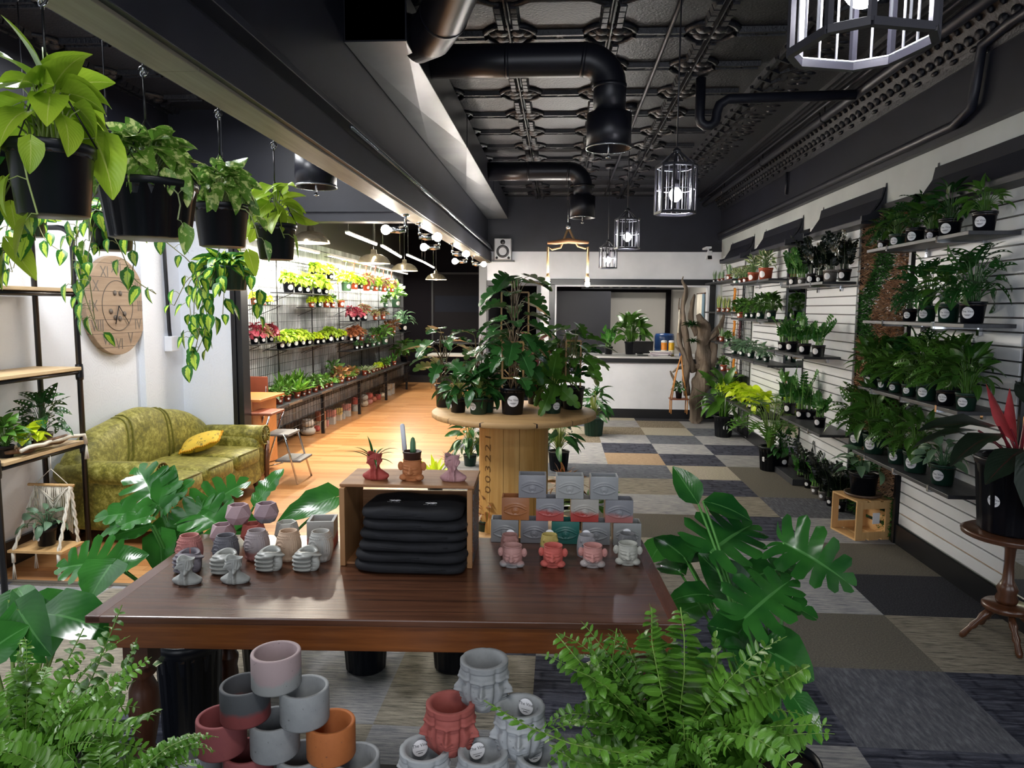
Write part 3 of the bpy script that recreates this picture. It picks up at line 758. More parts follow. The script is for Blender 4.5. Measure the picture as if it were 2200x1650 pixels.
# ------------------------------------------------------------ leaf colours
LM = dict(
 green=leafmat('mid green leaf', '#264e1b', '#54832f', '#6fa052', rough=.28, trans=.16),
 deep=leafmat('deep green leaf', '#1b401c', '#34652e', '#4f8a4c', rough=.25, trans=.12),
 glossy=leafmat('glossy monstera leaf', '#1d5022', '#3f8232', '#63a058', rough=.2, trans=.18, ribs=.12, edge='#4f9040'),
 lime=leafmat('lime leaf', '#b4d61c', '#e4f63c', '#e6f270', rough=.4, trans=.35, edge='#b8cc50'),  # lime raised in colour to stand in for a grow light's glow
 golden=leafmat('golden pothos leaf', '#6a9a22', '#b3cf3f', '#d7e07a', rough=.35, trans=.35, edge='#a8b860'),
 brasil=leafmat('brasil leaf', '#1f5420', '#3c7a2c', '#b9d44a', pattern='half', rough=.3, edge='#7a8a48'),
 marble=leafmat('marbled leaf', '#3f7428', '#7ba641', '#d9e695', pattern='marble', rough=.32, edge='#a5b878'),
 cream=leafmat('cream edged leaf', '#4b7a3e', '#7a9f62', '#e3e6b8', pattern='edge', rough=.4),
 zz=leafmat('zz leaf', '#24591f', '#4a8a34', '#5f9a48', rough=.2, trans=.1, edge='#6c9a4a'),
 zzdark=leafmat('raven zz leaf', '#0e1512', '#1d2a20', '#22301f', rough=.2, trans=.03, edge='#35422c'),
 snake=leafmat('snake plant leaf', '#3c6a4a', '#6f9a6f', '#b9cba0', pattern='bands', rough=.4, trans=.05),
 snakey=leafmat('gold edged snake leaf', '#3f6e3f', '#5f8c4c', '#d9d878', pattern='edge', rough=.4, trans=.05),
 fern=leafmat('fern leaf', '#265214', '#6ea53a', '#82b850', rough=.36, trans=.22, edge='#4d7a30', ribs=.03),
 red=leafmat('red begonia leaf', '#6a1d30', '#b8455c', '#d8a0a0', rough=.4, edge='#a04a50'),
 redgreen=leafmat('red and green leaf', '#5a2b30', '#a8505a', '#8fae62', pattern='edge', rough=.4, edge='#a05050'),
 copper=leafmat('copper leaf', '#8a4a2e', '#c98358', '#d8a890', rough=.4, edge='#b07050'),
 bronze=leafmat('bronze green leaf', '#4a4a22', '#8a6e34', '#b06a4a', pattern='edge', rough=.35, edge='#8a5a40'),
 silver=leafmat('silver green leaf', '#2f5c3c', '#4f8058', '#a9c0a4', pattern='bands', rough=.4),
 burgundy=leafmat('dark burgundy leaf', '#1d2a20', '#2c3a2c', '#5a2a2a', rough=.3, trans=.08, edge='#7a2430'),
 redshoot=leafmat('red sheath leaf', '#c2454e', '#e0686c', '#f09a96', rough=.25, trans=.2),
 white=leafmat('white banded leaf', '#3f7a3a', '#5a9450', '#e8ecd0', pattern='edge', rough=.4),
)
SOIL = M('potting soil', '#3a2b20', .95, c2='#1d150f', scale=60, bump=.8, bscale=120)
POT = dict(
 black=black_plastic, green=M('dark green plastic', '#1f3f33', .4), sage=M('sage green plastic', '#5c8a68', .45),
 terra=M('terracotta plastic', '#b1563c', .45), orange=M('bright terracotta plastic', '#cf5a34', .45), grey=M('clear grey plastic', '#8f8a85', .3, c2='#6d6864', scale=9),
 teal=M('muted teal plastic', '#5f8a84', .45))
LABELM = M('white round label', '#f0f0f4', .5)
INK = M('printed ink', '#2a2a32', .6)
_pot = {}
def pot_mesh(r, h, col, ribs=False, big=False, strap=False):
    k = (round(r, 3), round(h, 3), col, ribs, big)
    if k not in _pot:
        b = r*.78; t = max(.0015, r*.02); lip = h*.13
        pr = [(b*.9, 0), (b, h*.02), (r*.95-(r-b)*.1, h-lip), (r*.99, h-lip+.001), (r*1.0, h-.003), (r*.99, h), (r*.95, h), (r*.94, h-lip), (b*.9, h*.3)]
        if big: pr = [(b*.93, 0), (b, h*.03), (r*.93, h*.9), (r*.97, h*.9), (r*.97, h*.93), (r*1.0, h*.94), (r*1.0, h), (r*.95, h), (r*.93, h*.9), (b*.9, h*.3)]
        rf = (lambda a, i: 1+(.03*np.sign(np.cos(a*16)) if i in (1, 2) else 0)) if ribs else None
        _pot[k] = MB().lathe(pr, 64 if ribs else 28, rf=rf).mesh('pot', POT[col])
    return _pot[k]
_soil = {}
def soil_mesh(r):
    k = round(r, 3)
    if k not in _soil: _soil[k] = MB().lathe([(r*.93, -.012), (r*.93, 0), (r*.4, .004), (0.001, .002)], 20).mesh('soil', SOIL)
    return _soil[k]
_txt = {}
def text_verts(s, size):
    """outline of a short text as flat triangles"""
    if s not in _txt:
        cu = bpy.data.curves.new('t', 'FONT'); cu.body = s; cu.align_x = 'CENTER'; cu.resolution_u = 2
        o = bpy.data.objects.new('t', cu); COL.objects.link(o); me = bpy.data.meshes.new_from_object(o)
        V = np.array([v.co[:] for v in me.vertices]); Fc = [tuple(p.vertices) for p in me.polygons]
        bpy.data.objects.remove(o); bpy.data.curves.remove(cu); bpy.data.meshes.remove(me); _txt[s] = (V, Fc)
    V, Fc = _txt[s]; return V*size, Fc
_stk = {}
def sticker_mesh(r, h, sr, zc, print_=True):
    """round label that follows the side of a pot, centred on +X... faces -Y after rotation"""
    k = (round(r, 3), round(h, 3), round(sr, 4), round(zc, 3), print_)
    if k not in _stk:
        b = r*.78
        def wrap(P, off):
            y = P[:, 1]+zc; rad = b+(r*.95-b)*(y/h)+off; th = P[:, 0]/rad
            return np.c_[rad*np.sin(th), -rad*np.cos(th), y]
        mb = MB(); a = np.arange(20)*2*PI/20
        P = np.vstack([[(0, 0)], np.c_[np.cos(a), np.sin(a)]*sr*.5, np.c_[np.cos(a), np.sin(a)]*sr])
        Fc = [(0, 1+i, 1+(i+1) % 20) for i in range(20)]+[(1+i, 21+i, 21+(i+1) % 20, 1+(i+1) % 20) for i in range(20)]
        mb.add(wrap(P, .0016), Fc, 0)
        if print_:
            V, F2 = text_verts('The Vine', sr*.52); V = V+np.array([0, sr*.05, 0]); mb.add(wrap(V, .0021), F2, 1)
            for q, wd in ((-.3, .55), (-.46, .35)):
                xs2 = np.linspace(-sr*wd, sr*wd, 9); mb.add(wrap(np.array([(x, sr*(q+e)) for e in (0, -.07) for x in xs2]), .0024), [(i, i+1, i+10, i+9) for i in range(8)], 1)
        _stk[k] = mb.mesh('sticker', [LABELM, INK], fix=False)
    return _stk[k]
def away(me, lim):
    """bend a plant's right side back so that it stays clear of the wall"""
    v = np.zeros(len(me.vertices)*3); me.vertices.foreach_get('co', v); v = v.reshape(-1, 3); x = v[:, 0]
    v[:, 0] = np.where(x > 0, lim*np.tanh(np.maximum(x, 0)/lim), x); me.vertices.foreach_set('co', v.ravel()); me.update(); return me
_fol = {}
def fol_mesh(key, fn, mat):
    if key not in _fol: _fol[key] = fn().mesh('foliage', [LM[mat], LM[mat]] if isinstance(mat, str) else mat, fix=False)
    return _fol[key]
# kind -> (object name, category, words, mesh maker(variant), leaf material); sized for a pot of radius 0.055
KIND = dict(
 zz=('zz_plant', 'zz plant', 'green zz plant', lambda v: zz(10+v, 7, .2, L=.046), 'zz'),
 zzd=('zz_plant', 'zz plant', 'near-black zz plant', lambda v: zz(20+v, 9, .24, L=.055), 'zzdark'),
 snake=('snake_plant', 'snake plant', 'green snake plant', lambda v: snake(30+v, 9, .17, .026), 'snake'),
 snakey=('snake_plant', 'snake plant', 'yellow-edged snake plant', lambda v: snake(40+v, 9, .19, .024), 'snakey'),
 cream=('potted_plant', 'potted plant', 'cream-edged houseplant', lambda v: bush(50+v, 40, .15, .11, .07, .034, 'ovate', .4, 1.0, fill=.4), 'cream'),
 heart=('philodendron', 'philodendron', 'heart-leaf plant', lambda v: bush(60+v, 44, .16, .13, .068, .042, 'heart', .8, .8), 'green'),
 deep=('potted_plant', 'potted plant', 'dark leafy houseplant', lambda v: bush(70+v, 42, .17, .13, .075, .034, 'ovate', .8, .8), 'deep'),
 adan=('monstera', 'monstera', 'hole-leaved monstera', lambda v: bush(80+v, 28, .19, .14, .1, .055, 'holes', .9, .8), 'deep'),
 adang=('monstera', 'monstera', 'leafy green monstera', lambda v: bush(90+v, 46, .2, .14, .085, .038, 'holes' if v % 2 else 'heart', .9, .9), 'green'),
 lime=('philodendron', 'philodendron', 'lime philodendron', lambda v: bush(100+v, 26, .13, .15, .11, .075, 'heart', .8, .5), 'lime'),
 small=('potted_plant', 'potted plant', 'small banded plant', lambda v: spiky(110+v, 18, .08, .016), 'white'),
 silver=('potted_plant', 'potted plant', 'silvery plant', lambda v: bush(120+v, 26, .13, .16, .085, .038, 'ovate', 1.0, .7), 'silver'),
 golden=('pothos', 'pothos', 'yellow-green pothos', lambda v: bush(130+v, 90, .11, .13, .046, .033, 'heart', .7, .5, tilt=.9), 'golden'),
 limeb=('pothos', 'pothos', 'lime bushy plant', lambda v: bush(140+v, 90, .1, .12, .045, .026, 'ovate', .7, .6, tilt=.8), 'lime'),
 red=('begonia', 'begonia', 'crimson begonia', lambda v: bush(150+v, 40, .14, .14, .065, .055, 'rnd', .7, .6, wave=.08, tilt=.7), 'red'),
 redg=('begonia', 'begonia', 'red and cream begonia', lambda v: bush(160+v, 40, .15, .14, .065, .045, 'heart', .7, .6, wave=.05, tilt=.7), 'redgreen'),
 copper=('begonia', 'begonia', 'coppery plant', lambda v: bush(170+v, 80, .13, .14, .045, .034, 'rnd', .6, .7, wave=.08, tilt=.5), 'copper'),
 bronze=('potted_plant', 'potted plant', 'bronze-green plant', lambda v: bush(180+v, 34, .15, .13, .08, .03, 'ovate', .6, .9), 'bronze'),
 bright=('potted_plant', 'potted plant', 'bright upright plant', lambda v: bush(190+v, 44, .16, .11, .075, .028, 'ovate', .5, 1.1), 'green'),
 birdn=('birds_nest_fern', 'fern', 'bright nest fern', lambda v: spiky(200+v, 18, .2, .045, .5, 1.2), 'fern'),
 fernb=('fern', 'fern', 'small feathery fern', lambda v: fern(210+v, 22, .15, .035, pairs=9, pw=.5, up=(.3, 1.3)), 'fern'),
 spider=('spider_plant', 'spider plant', 'striped spider plant', lambda v: spiky(220+v, 26, .18, .014, 1.6, .95), 'white'),
 aglo=('potted_plant', 'potted plant', 'pointed-leaf plant', lambda v: bush(230+v, 38, .18, .14, .095, .036, 'ovate', .9, .8), 'green'),
)
POTW = dict(black='black', green='dark green', sage='sage green', terra='terracotta', orange='orange', grey='grey', teal='teal')
def plant(kind, loc, r, h, pot='black', v=0, label='', group=None, fs=1.0, rz=0, lim=None, sticker=True, face=0.0, ribs=False, big=False, sr=None, prnt=False, name=None, zs=1.0):
    nm, cat, wd, fn, mt = KIND[kind]
    t = thing(name or nm, label, cat, loc, 0, group)
    po = inst('pot', pot_mesh(r, h, pot, ribs, big), t)
    inst('soil', soil_mesh(r), t, (0, 0, h*.9))
    s = fs*r/.055
    if lim is None:
        inst('foliage', fol_mesh((kind, v), lambda: fn(v), mt), t, (0, 0, h*.89), (0, 0, rz), (s, s, s*zs))
    else:      # growth against a wall: the plant grows away from it
        sg = 1 if lim > 0 else -1; q = int(rz*6/6.28) % 6; l = max(.03, round(abs(lim)/s/.015)*.015)
        def grown():
            mb = fn(v); a = q*PI/3; R_ = np.array([[math.cos(a), -math.sin(a), 0], [math.sin(a), math.cos(a), 0], [0, 0, 1]])
            for k_, V in enumerate(mb.v):
                V = V@R_.T; x = V[:, 0]*sg; V[:, 0] = sg*np.where(x > 0, l*np.tanh(np.maximum(x, 0)/l), x); mb.v[k_] = V
            return mb
        inst('foliage', fol_mesh((kind, v, q, l, sg), grown, mt), t, (0, 0, h*.89), (0, 0, 0), (s, s, s*zs))
    if sticker: inst('sticker', sticker_mesh(r, h, sr or r*.42, h*.48, prnt), po, (0, 0, 0), (0, 0, face))
    return t
ORD = ['first', 'second', 'third', 'fourth', 'fifth', 'sixth', 'seventh', 'eighth', 'ninth', 'tenth', 'eleventh', 'twelfth', 'thirteenth', 'fourteenth', 'fifteenth',
       'sixteenth', 'seventeenth', 'eighteenth', 'nineteenth', 'twentieth', 'twenty-first', 'twenty-second', 'twenty-third', 'twenty-fourth']
# ------------------------------------------------------------ right wall shelves and their plants
shelf_m = wood('black stained shelf', '#2c2d31', '#3f4045', axis=1, rough=.45, bump=.2)
def shelf(Y0, Y1, z, label, X0=2.12, X1=2.388, nb=2):
    t = thing('wall_shelf', label, 'shelf', ((X0+X1)/2, (Y0+Y1)/2, z-.022)); hx, hy = (X1-X0)/2, (Y1-Y0)/2
    MB().box(-hx, hx, -hy, hy, 0, .0215).ob('board', shelf_m, t, bevel=.002)
    for k in range(nb):
        y = -hy+2*hy*(k+.5)/nb if nb > 1 else 0
        MB().box(-hx+.01, hx, y-.006, y+.006, -.014, 0).box(hx-.02, hx+.001, y-.014, y+.014, -.05, 0).box(-hx-.004, -hx+.006, y-.01, y+.01, -.012, .026).ob('bracket', chrome, t)
    return t
def row(z, X, items, where, group=None, face=-.9, frm='from far end', wall=XR-.025, prnt=False):
    n_ = len(items)
    for i, it in enumerate(items):
        px, w, pot, kind, v, fs = it[:6]; opt = it[6] if len(it) > 6 else {}
        x = opt.get('X', X); p = PX(px, 700, x); m = ppm((x, p[1], z))
        r = w/m/2; h = opt.get('h', 1.72)*r
        wd = KIND[kind][2]
        lb = f'{wd} in {POTW[pot]} pot, {ORD[i]} {frm} of {where}'
        plant(kind, (x, p[1], z+.0005), r, h, pot, v, lb, group, fs, rz=opt.get('rz', (i*1.7) % 6.28), sticker=opt.get('st', True), face=opt.get('f', face), big=False, sr=r*.46, prnt=prnt, zs=opt.get('zs', 1), lim=wall-x)
Z1 = dict(h=1.7)
shelf(3.95, 5.2, 2.055, 'black shelf above the moss panel, the highest and nearest on the right wall')
row(2.055, 2.25, [(1886, 25, 'black', 'adan', 0, 1.1), (1916, 34, 'green', 'aglo', 0, 1.15), (1954, 41, 'black', 'adan', 1, 1.0), (1990, 30, 'black', 'aglo', 1, 1.6),
                  (2026, 48, 'black', 'deep', 2, 1.1), (2098, 50, 'black', 'aglo', 2, .88)], 'topmost moss-panel shelf', 'plants on the top near shelf', prnt=True)
shelf(3.93, 5.2, 1.57, 'black shelf at eye level in front of the moss panel, second from the top')
row(1.57, 2.25, [(1953, 31, 'black', 'adan', 2, .95), (1989, 40, 'green', 'adan', 3, 1.35), (2036, 46, 'green', 'aglo', 1, 1.15), (2087, 54, 'black', 'adan', 0, 1.3)],
    'eye-level moss-panel shelf', 'plants on the eye-level near shelf', prnt=True)
shelf(3.93, 5.22, 1.105, 'black shelf packed with leafy plants across the lower moss panel', nb=3)
row(1.105, 2.19, [(1879, 34, 'green', 'adang', 0, 1.25), (1906, 27, 'green', 'adang', 1, 1.4), (1931, 28, 'green', 'adang', 2, 1.5), (1962, 30, 'green', 'aglo', 0, 1.5), (2000, 44, 'green', 'adang', 3, 1.3),
                  (2043, 40, 'black', 'adang', 1, 1.5), (2088, 44, 'green', 'adang', 0, 1.35)], 'crowded moss-panel shelf', 'plants on the crowded near shelf', prnt=True)
row(1.105, 2.32, [(1925, 30, 'green', 'adang', 2, 1.6), (1985, 34, 'green', 'adan', 3, 1.7), (2060, 40, 'green', 'adang', 0, 1.5)], 'crowded moss-panel shelf, back row', 'plants on the crowded near shelf')
shelf(3.96, 5.25, .64, 'lowest black shelf on the near right wall, just above the slats of the base', nb=3)
row(.64, 2.22, [(1857, 38, 'green', 'adang', 1, 1.35), (1894, 48, 'green', 'adang', 2, 1.3), (1945, 40, 'green', 'adang', 3, 1.35), (1987, 52, 'green', 'aglo', 2, 1.0), (2048, 52, 'green', 'silver', 1, .95)],
    'lowest moss-panel shelf', 'plants on the lowest near shelf', prnt=True)
shelf(6.02, 7.12, 1.87, 'black shelf holding tall dark zz plants under the third wall hood')
row(1.87, 2.26, [(1700, 22, 'black', 'zz', 0, 1.55), (1718, 19, 'grey', 'zz', 1, 1.9), (1740, 26, 'black', 'zzd', 0, 1.35), (1757, 20, 'black', 'zzd', 1, 1.6), (1778, 31, 'grey', 'zzd', 2, 1.15), (1808, 29, 'black', 'zzd', 3, 1.25)],
    'dark zz shelf up high', 'zz plants on the upper middle shelf')
shelf(6.25, 7.36, 1.243, 'black shelf with four potted green zz plants at middle height', X0=2.08)
row(1.243, 2.2, [(1683, 20, 'black', 'zz', 2, 1.4), (1703, 27, 'black', 'zz', 3, 1.35), (1731, 27, 'black', 'zz', 0, 1.35), (1761, 29, 'black', 'zz', 1, 1.25)], 'mid-height zz shelf', 'zz plants on the middle shelf')
shelf(5.85, 6.9, .64, 'wide black shelf with green zz plants near the floor', X0=2.1)
row(.64, 2.24, [(1705, 27, 'black', 'zz', 1, 1.6), (1731, 25, 'black', 'zz', 2, 1.7), (1752, 24, 'black', 'zz', 3, 1.4, dict(X=2.32)), (1772, 26, 'black', 'zz', 0, 1.4)], 'low wide zz shelf', 'zz plants on the low middle shelf')
shelf(7.55, 9.2, 1.96, 'black shelf with cream-leaved plants in terracotta pots under a wall hood')
row(1.96, 2.25, [(1578, 16, 'teal', 'cream', 1, 1.0), (1588, 13, 'terra', 'cream', 0, 1.2), (1598, 14, 'terra', 'cream', 1, 1.2), (1614, 24, 'terra', 'cream', 0, 1.0), (1640, 31, 'terra', 'cream', 1, .9)],
    'shelf with cream plants', 'cream-leaved plants on the upper far shelf')
shelf(7.5, 9.1, 1.54, 'black shelf with bushy green plants in small green pots')
row(1.54, 2.25, [(1589, 14, 'terra', 'heart', 0, 1.5), (1605, 13, 'green', 'aglo', 1, 1.5), (1617, 14, 'green', 'heart', 1, 1.3), (1633, 20, 'green', 'aglo', 2, 1.1), (1656, 22, 'green', 'heart', 2, 1.25)],
    'shelf below cream plants', 'green plants on the second far shelf')
shelf(7.45, 9.5, 1.075, 'black shelf with silvery trailing plants')
row(1.075, 2.25, [(1580, 14, 'green', 'silver', 1, 1.4), (1597, 14, 'green', 'silver', 2, 1.5), (1616, 17, 'green', 'silver', 0, 1.3), (1634, 15, 'green', 'silver', 1, 1.4), (1650, 14, 'green', 'silver', 2, 1.3)],
    'silvery plant shelf', 'silvery plants on the third far shelf')
shelf(7.6, 9.2, .51, 'black shelf holding the bright lime plants low on the wall')
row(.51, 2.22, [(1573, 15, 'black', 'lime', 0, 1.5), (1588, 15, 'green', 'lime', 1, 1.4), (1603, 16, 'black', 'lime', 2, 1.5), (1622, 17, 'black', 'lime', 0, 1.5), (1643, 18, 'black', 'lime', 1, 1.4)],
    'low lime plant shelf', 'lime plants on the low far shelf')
for z, wh, its in ((2.03, 'the top corner shelf', [(1532, 9, 'black', 'snake', 0, 1.6), (1541, 8, 'terra', 'snake', 1, 1.6), (1549, 8, 'terra', 'snake', 2, 1.6), (1563, 14, 'terra', 'snake', 3, 1.5)]),
                   (1.61, 'the second corner shelf', [(1543, 10, 'terra', 'snakey', 0, 1.9), (1554, 9, 'terra', 'snakey', 1, 1.9), (1564, 10, 'terra', 'snakey', 2, 1.7)]),
                   (1.2, 'the third corner shelf', [(1533, 8, 'black', 'snake', 0, 1.3), (1542, 9, 'terra', 'snake', 2, 1.6), (1552, 12, 'terra', 'snake', 1, 1.3), (1565, 11, 'green', 'heart', 0, 1.0)]),
                   (.8, 'the fourth corner shelf', [(1532, 9, 'terra', 'small', 0, 1.6), (1543, 11, 'green', 'small', 1, 1.5), (1558, 15, 'terra', 'heart', 1, .9), (1570, 10, 'terra', 'small', 2, 1.4)]),
                   (.53, 'the bottom corner shelf', [(1537, 7, 'terra', 'small', 1, 1.9), (1545, 7, 'terra', 'small', 2, 1.9), (1553, 7, 'terra', 'small', 0, 1.9), (1561, 7, 'terra', 'small', 1, 1.9)])):
    shelf(9.3, 11.0, z, 'small black shelf in the far right corner, '+wh.split('the ')[1].replace(' corner shelf', '')+' counting down', X0=2.16, nb=1)
    row(z, 2.26, its, wh, 'small plants on the corner shelves')
# far strip of the corner: hanging macrame cords
for k, (px, y0, y1, c) in enumerate(((1579, 620, 668, 0), (1578, 690, 740, 0), (1590, 690, 735, 1), (1577, 765, 800, 0), (1581, 800, 818, 0))):
    a = PX(px, y0, 2.34); b = PX(px, y1, 2.34)
    pts = [(2.34, a[1]+.015*math.sin(q*5), a[2]+(b[2]-a[2])*q/7) for q in range(8)]
    mb = MB()
    for o_ in (-.025, 0, .025): mb.tube([(p[0], p[1]+o_*(1 if i % 2 else -1), p[2]) for i, p in enumerate(pts)], .014, 6)
    o = mb.ob('macrame_tassel', [M('orange macrame', '#d98a2e', .8), M('dark macrame', '#4a2a30', .8)][c])
    setp(o, ['orange knotted macrame hanger beside the corner shelves, topmost', 'orange macrame hanger left of the black grid at middle height', 'dark red macrame hanger beside the orange one',
             'short orange macrame tassel below the middle hanger', 'lowest orange macrame tassel above the lime plants'][k], 'macrame hanger')
# plants on the floor along the right wall
p = PZ(1560, 938, 0)-np.array([.04, 0, 0]); plant('aglo', p, .13, .28, 'black', 3, 'large dark peace-lily-like plant in a ribbed black floor pot by the driftwood', None, 1.3, lim=XR-.03-p[0], ribs=True, big=True, sr=.03, name='peace_lily')
def upright_palm(seed, n=20, Hh=.6, L=.3, shape='palm'):
    rs = np.random.RandomState(seed); mb = MB()
    for i in range(n):
        q = i/n; a = i*2.4; ca, sa = math.cos(a), math.sin(a); h = Hh*(1-.55*q)*rs.uniform(.85, 1.1); rr = .1+.22*q
        tip = np.array([rr*ca, rr*sa, h]); stalk(mb, (.02*ca, .02*sa, 0), (.04*ca, .04*sa, h*.7), tip, .006, 1, 8, 5)
        leaf(mb, tip, (ca, sa, .5-.8*q), (-ca*.4, -sa*.4, 1), L*rs.uniform(.8, 1.1), L*.8, shape, .6, .15, .02)
    return mb
def bigplant(name, cat, label, loc, r, h, mesh, pot='black', rz=0, group=None, ribs=True, sr=None, face=0, zc=.5, prnt=True, soil=True):
    t = thing(name, label, cat, loc, 0, group)
    po = inst('pot', pot_mesh(r, h, pot, ribs, True), t)
    if soil: inst('soil', soil_mesh(r), t, (0, 0, h*.9))
    inst('foliage', mesh, t, (0, 0, h*.89), (0, 0, rz))
    if sr: inst('sticker', sticker_mesh(r, h, sr, h*zc, prnt), po, (0, 0, 0), (0, 0, face))
    return t
p = PZ(1663, 1010, 0)
bigplant('philodendron', 'philodendron', 'tall split-leaf philodendron in a black floor pot before the low zz shelf', p-np.array([.05, 0, 0]), .115, .25, away(upright_palm(5, 30, .52, .24).mesh('foliage', [LM['green'], M('palm stem', '#6a8a3c', .4)], fix=False), .2), sr=.025, face=-.9)
for i, (px, py, w, pot, k, v) in enumerate(((1718, 1039, 17, 'black', 'zz', 0), (1736, 1051, 20, 'black', 'zzd', 1), (1750, 1064, 18, 'grey', 'zz', 2), (1767, 1077, 20, 'grey', 'zzd', 0), (1784, 1089, 20, 'black', 'zzd', 2), (1805, 1101, 23, 'black', 'zzd', 3))):
    p = PZ(px, py-3, 0); r = w/ppm(p)/2
    plant(k, p, r, r*2, pot, v, f'{KIND[k][2]} in {POTW[pot]} pot on the carpet, {ORD[i]} from far end', 'zz plants in a row on the carpet', 1.75, rz=i, face=-.8, sr=r*.4, lim=XR-.03-p[0])
# low plinth boards by the mirror
t = MB().box(2.2, 2.38, 6.75, 7.85, 0, .06).ob('plinth_board', shelf_m, bevel=.003); setp(t, 'low black plinth board on the carpet under the middle mirror', 'board')
plant('deep', (2.29, 7.35, .06), .06, .1, 'black', 1, 'dark leafy plant on the low plinth board behind the split-leaf philodendron', None, 1.5, lim=.08)
# pine crate with a pot on its saucer
pine = wood('light pine', '#c79a63', '#dcb67f', axis=1, rough=.55, bump=.15)
pine_z = wood('light pine upright', '#c79a63', '#dcb67f', axis=2, rough=.55, bump=.15)
c0 = (2.235, 5.3); t = thing('wooden_crate', 'small light pine crate lying on its side under a potted pothos', 'crate', (c0[0], c0[1], 0), .22)
W_, D_, H_ = .29, .3, .29
for k in range(3):
    z = .005+k*.1; MB().box(W_/2-.012, W_/2, -D_/2, D_/2, z, z+.075).ob('side_slat', pine, t, bevel=.001)
for k in range(3):
    x = -W_/2+k*.103
    MB().box(x, x+.08, -D_/2, D_/2, H_-.012, H_).ob('top_slat', pine, t, bevel=.001)
    MB().box(x, x+.08, -D_/2, D_/2, 0, .012).ob('bottom_slat', pine, t, bevel=.001)
for y in (-D_/2, D_/2-.014):
    MB().box(-W_/2, -W_/2+.05, y, y+.014, .012, H_-.012).box(W_/2-.062, W_/2-.012, y, y+.014, .012, H_-.012).box(-W_/2+.05, W_/2-.062, y, y+.014, H_-.062, H_-.012).box(-W_/2+.05, W_/2-.062, y, y+.014, .012, .06).ob('end_frame', pine_z, t, bevel=.001)
MB().box(-.02, .035, -D_/2-.0015, -D_/2, .12, .2).ob('paper_tag', paper, t)
s = MB().lathe([(.105, .0), (.125, .005), (.13, .022), (.122, .022), (.11, .008), (.0, .008)], 28, (0, 0, 0)).ob('saucer', M('brown plastic saucer', '#5d4a3c', .4), None, (c0[0], c0[1], H_+.001)); setp(s, 'round brown saucer under the black pot on the pine crate', 'saucer')
plant('silver', (c0[0], c0[1], H_+.0105), .105, .165, 'black', 0, 'silvery pothos in a black pot standing on the pine crate', None, .85, sticker=False, name='pothos', lim=.14)
# pedestal table with the burgundy philodendron
pt = PZ(2150, 1388, 0); pt = np.array([pt[0]+.04, pt[1]+.05, 0]); dkw = wood('dark walnut', '#4a2c1c', '#6d442c', axis=2, rough=.3, bump=.1, coat=.3)
t = thing('pedestal_table', 'small dark turned-wood pedestal table with splayed feet under the burgundy plant', 'table', pt)
MB().lathe([(.001, .535), (.2, .535), (.215, .543), (.205, .55), (.218, .557), (.2, .566), (.001, .566)], 40).ob('tabletop', dkw, t)
MB().lathe([(.02, .2), (.045, .205), (.05, .225), (.04, .25), (.048, .275), (.035, .3), (.026, .32), (.021, .4), (.024, .47), (.034, .52), (.034, .536)], 20).ob('column', dkw, t)
MB().lathe([(.001, .165), (.095, .165), (.105, .175), (.105, .19), (.095, .2), (.001, .202)], 32).ob('hub_disc', dkw, t)
for a in (-1.75, -3.3, .1, 1.6):
    d = np.array([math.cos(a), math.sin(a), 0]); P = [d*.06+np.array([0, 0, .165]), d*.1+np.array([0, 0, .12]), d*.115+np.array([0, 0, .1]), d*.14+np.array([0, 0, .07]), d*.15+np.array([0, 0, .06]), d*.18+np.array([0, 0, .022]), d*.19+np.array([0, 0, .006])]
    MB().tube(P, .015, 10, rr=[.015, .02, .013, .019, .013, .017, .01]).ob('foot', dkw, t)
B = np.array([pt[0], pt[1], .566])
spec = [((-.02, 0, 0), (-.16, -.1, .2), (-1, -.25, .22), (0, -.2, 1), .42, .15, .5), ((0, -.02, 0), (-.05, -.17, .12), (-.1, -.5, -1), (.15, -1, .5), .36, .23, .25),
        ((0, 0, 0), (-.12, -.05, .16), (-1, -.4, -.1), (0, 0, 1), .34, .15, .7), ((0, 0, 0), (-.14, .1, .15), (-1, .3, -.1), (0, 0, 1), .32, .15, .6), ((0, 0, 0), (-.06, -.12, .1), (-.9, -.5, -.35), (-.2, -.4, 1), .28, .14, .5),
        ((0, 0, 0), (.06, -.1, .25), (.5, -.6, .5), (-.3, -.3, 1), .34, .17, .6), ((0, 0, 0), (.08, .08, .28), (.5, .5, .5), (0, 0, 1), .32, .16, .6)]
mb = big_leaves(spec, .009, 'ovate'); 
mt = MB(); leaf(mt, (-.02, 0, .1), (-.42, -.1, .9), (-.9, -.2, -.4), .34, .07, 'lance', -.25, .9); leaf(mt, (.0, .02, .1), (-.12, -.1, .9), (-.9, -.2, -.1), .28, .07, 'lance', -.3, .9)
for k in range(5): stalk(mt, (.02*math.cos(k*1.3), .02*math.sin(k*1.3), -.02), (.01, 0, .08), (.05*math.cos(k*1.3)-.03, .05*math.sin(k*1.3), .17), .008, 1, 5)
bp = bigplant('burgundy_philodendron', 'philodendron', 'big burgundy philodendron with a red shoot in a black pot on the pedestal table', B, .185, .37, away(mb.mesh('foliage', [LM['burgundy'], LM['burgundy']], fix=False), .14), sr=.03, face=-1.1, zc=.45)
mt.ob('red_shoot', [LM['redshoot'], M('red stem', '#8a2b38', .35)], bp, (0, 0, .34), fix=False)
# ------------------------------------------------------------ left grid wall
gs_ = wire_grid('tall black wire grid screen over the long left rear wall', XL+.05, 6.5, 15.1, .35, 2.22, sp=.052, r=.0026, spz=.1, name='grid_screen')
for y in (7.2, 8.4, 9.6, 10.8, 12, 13.2, 14.4): MB().tube([(.005, y, .35), (.005, y, 2.22)], .009, 6).ob('post', black_gloss, gs_)

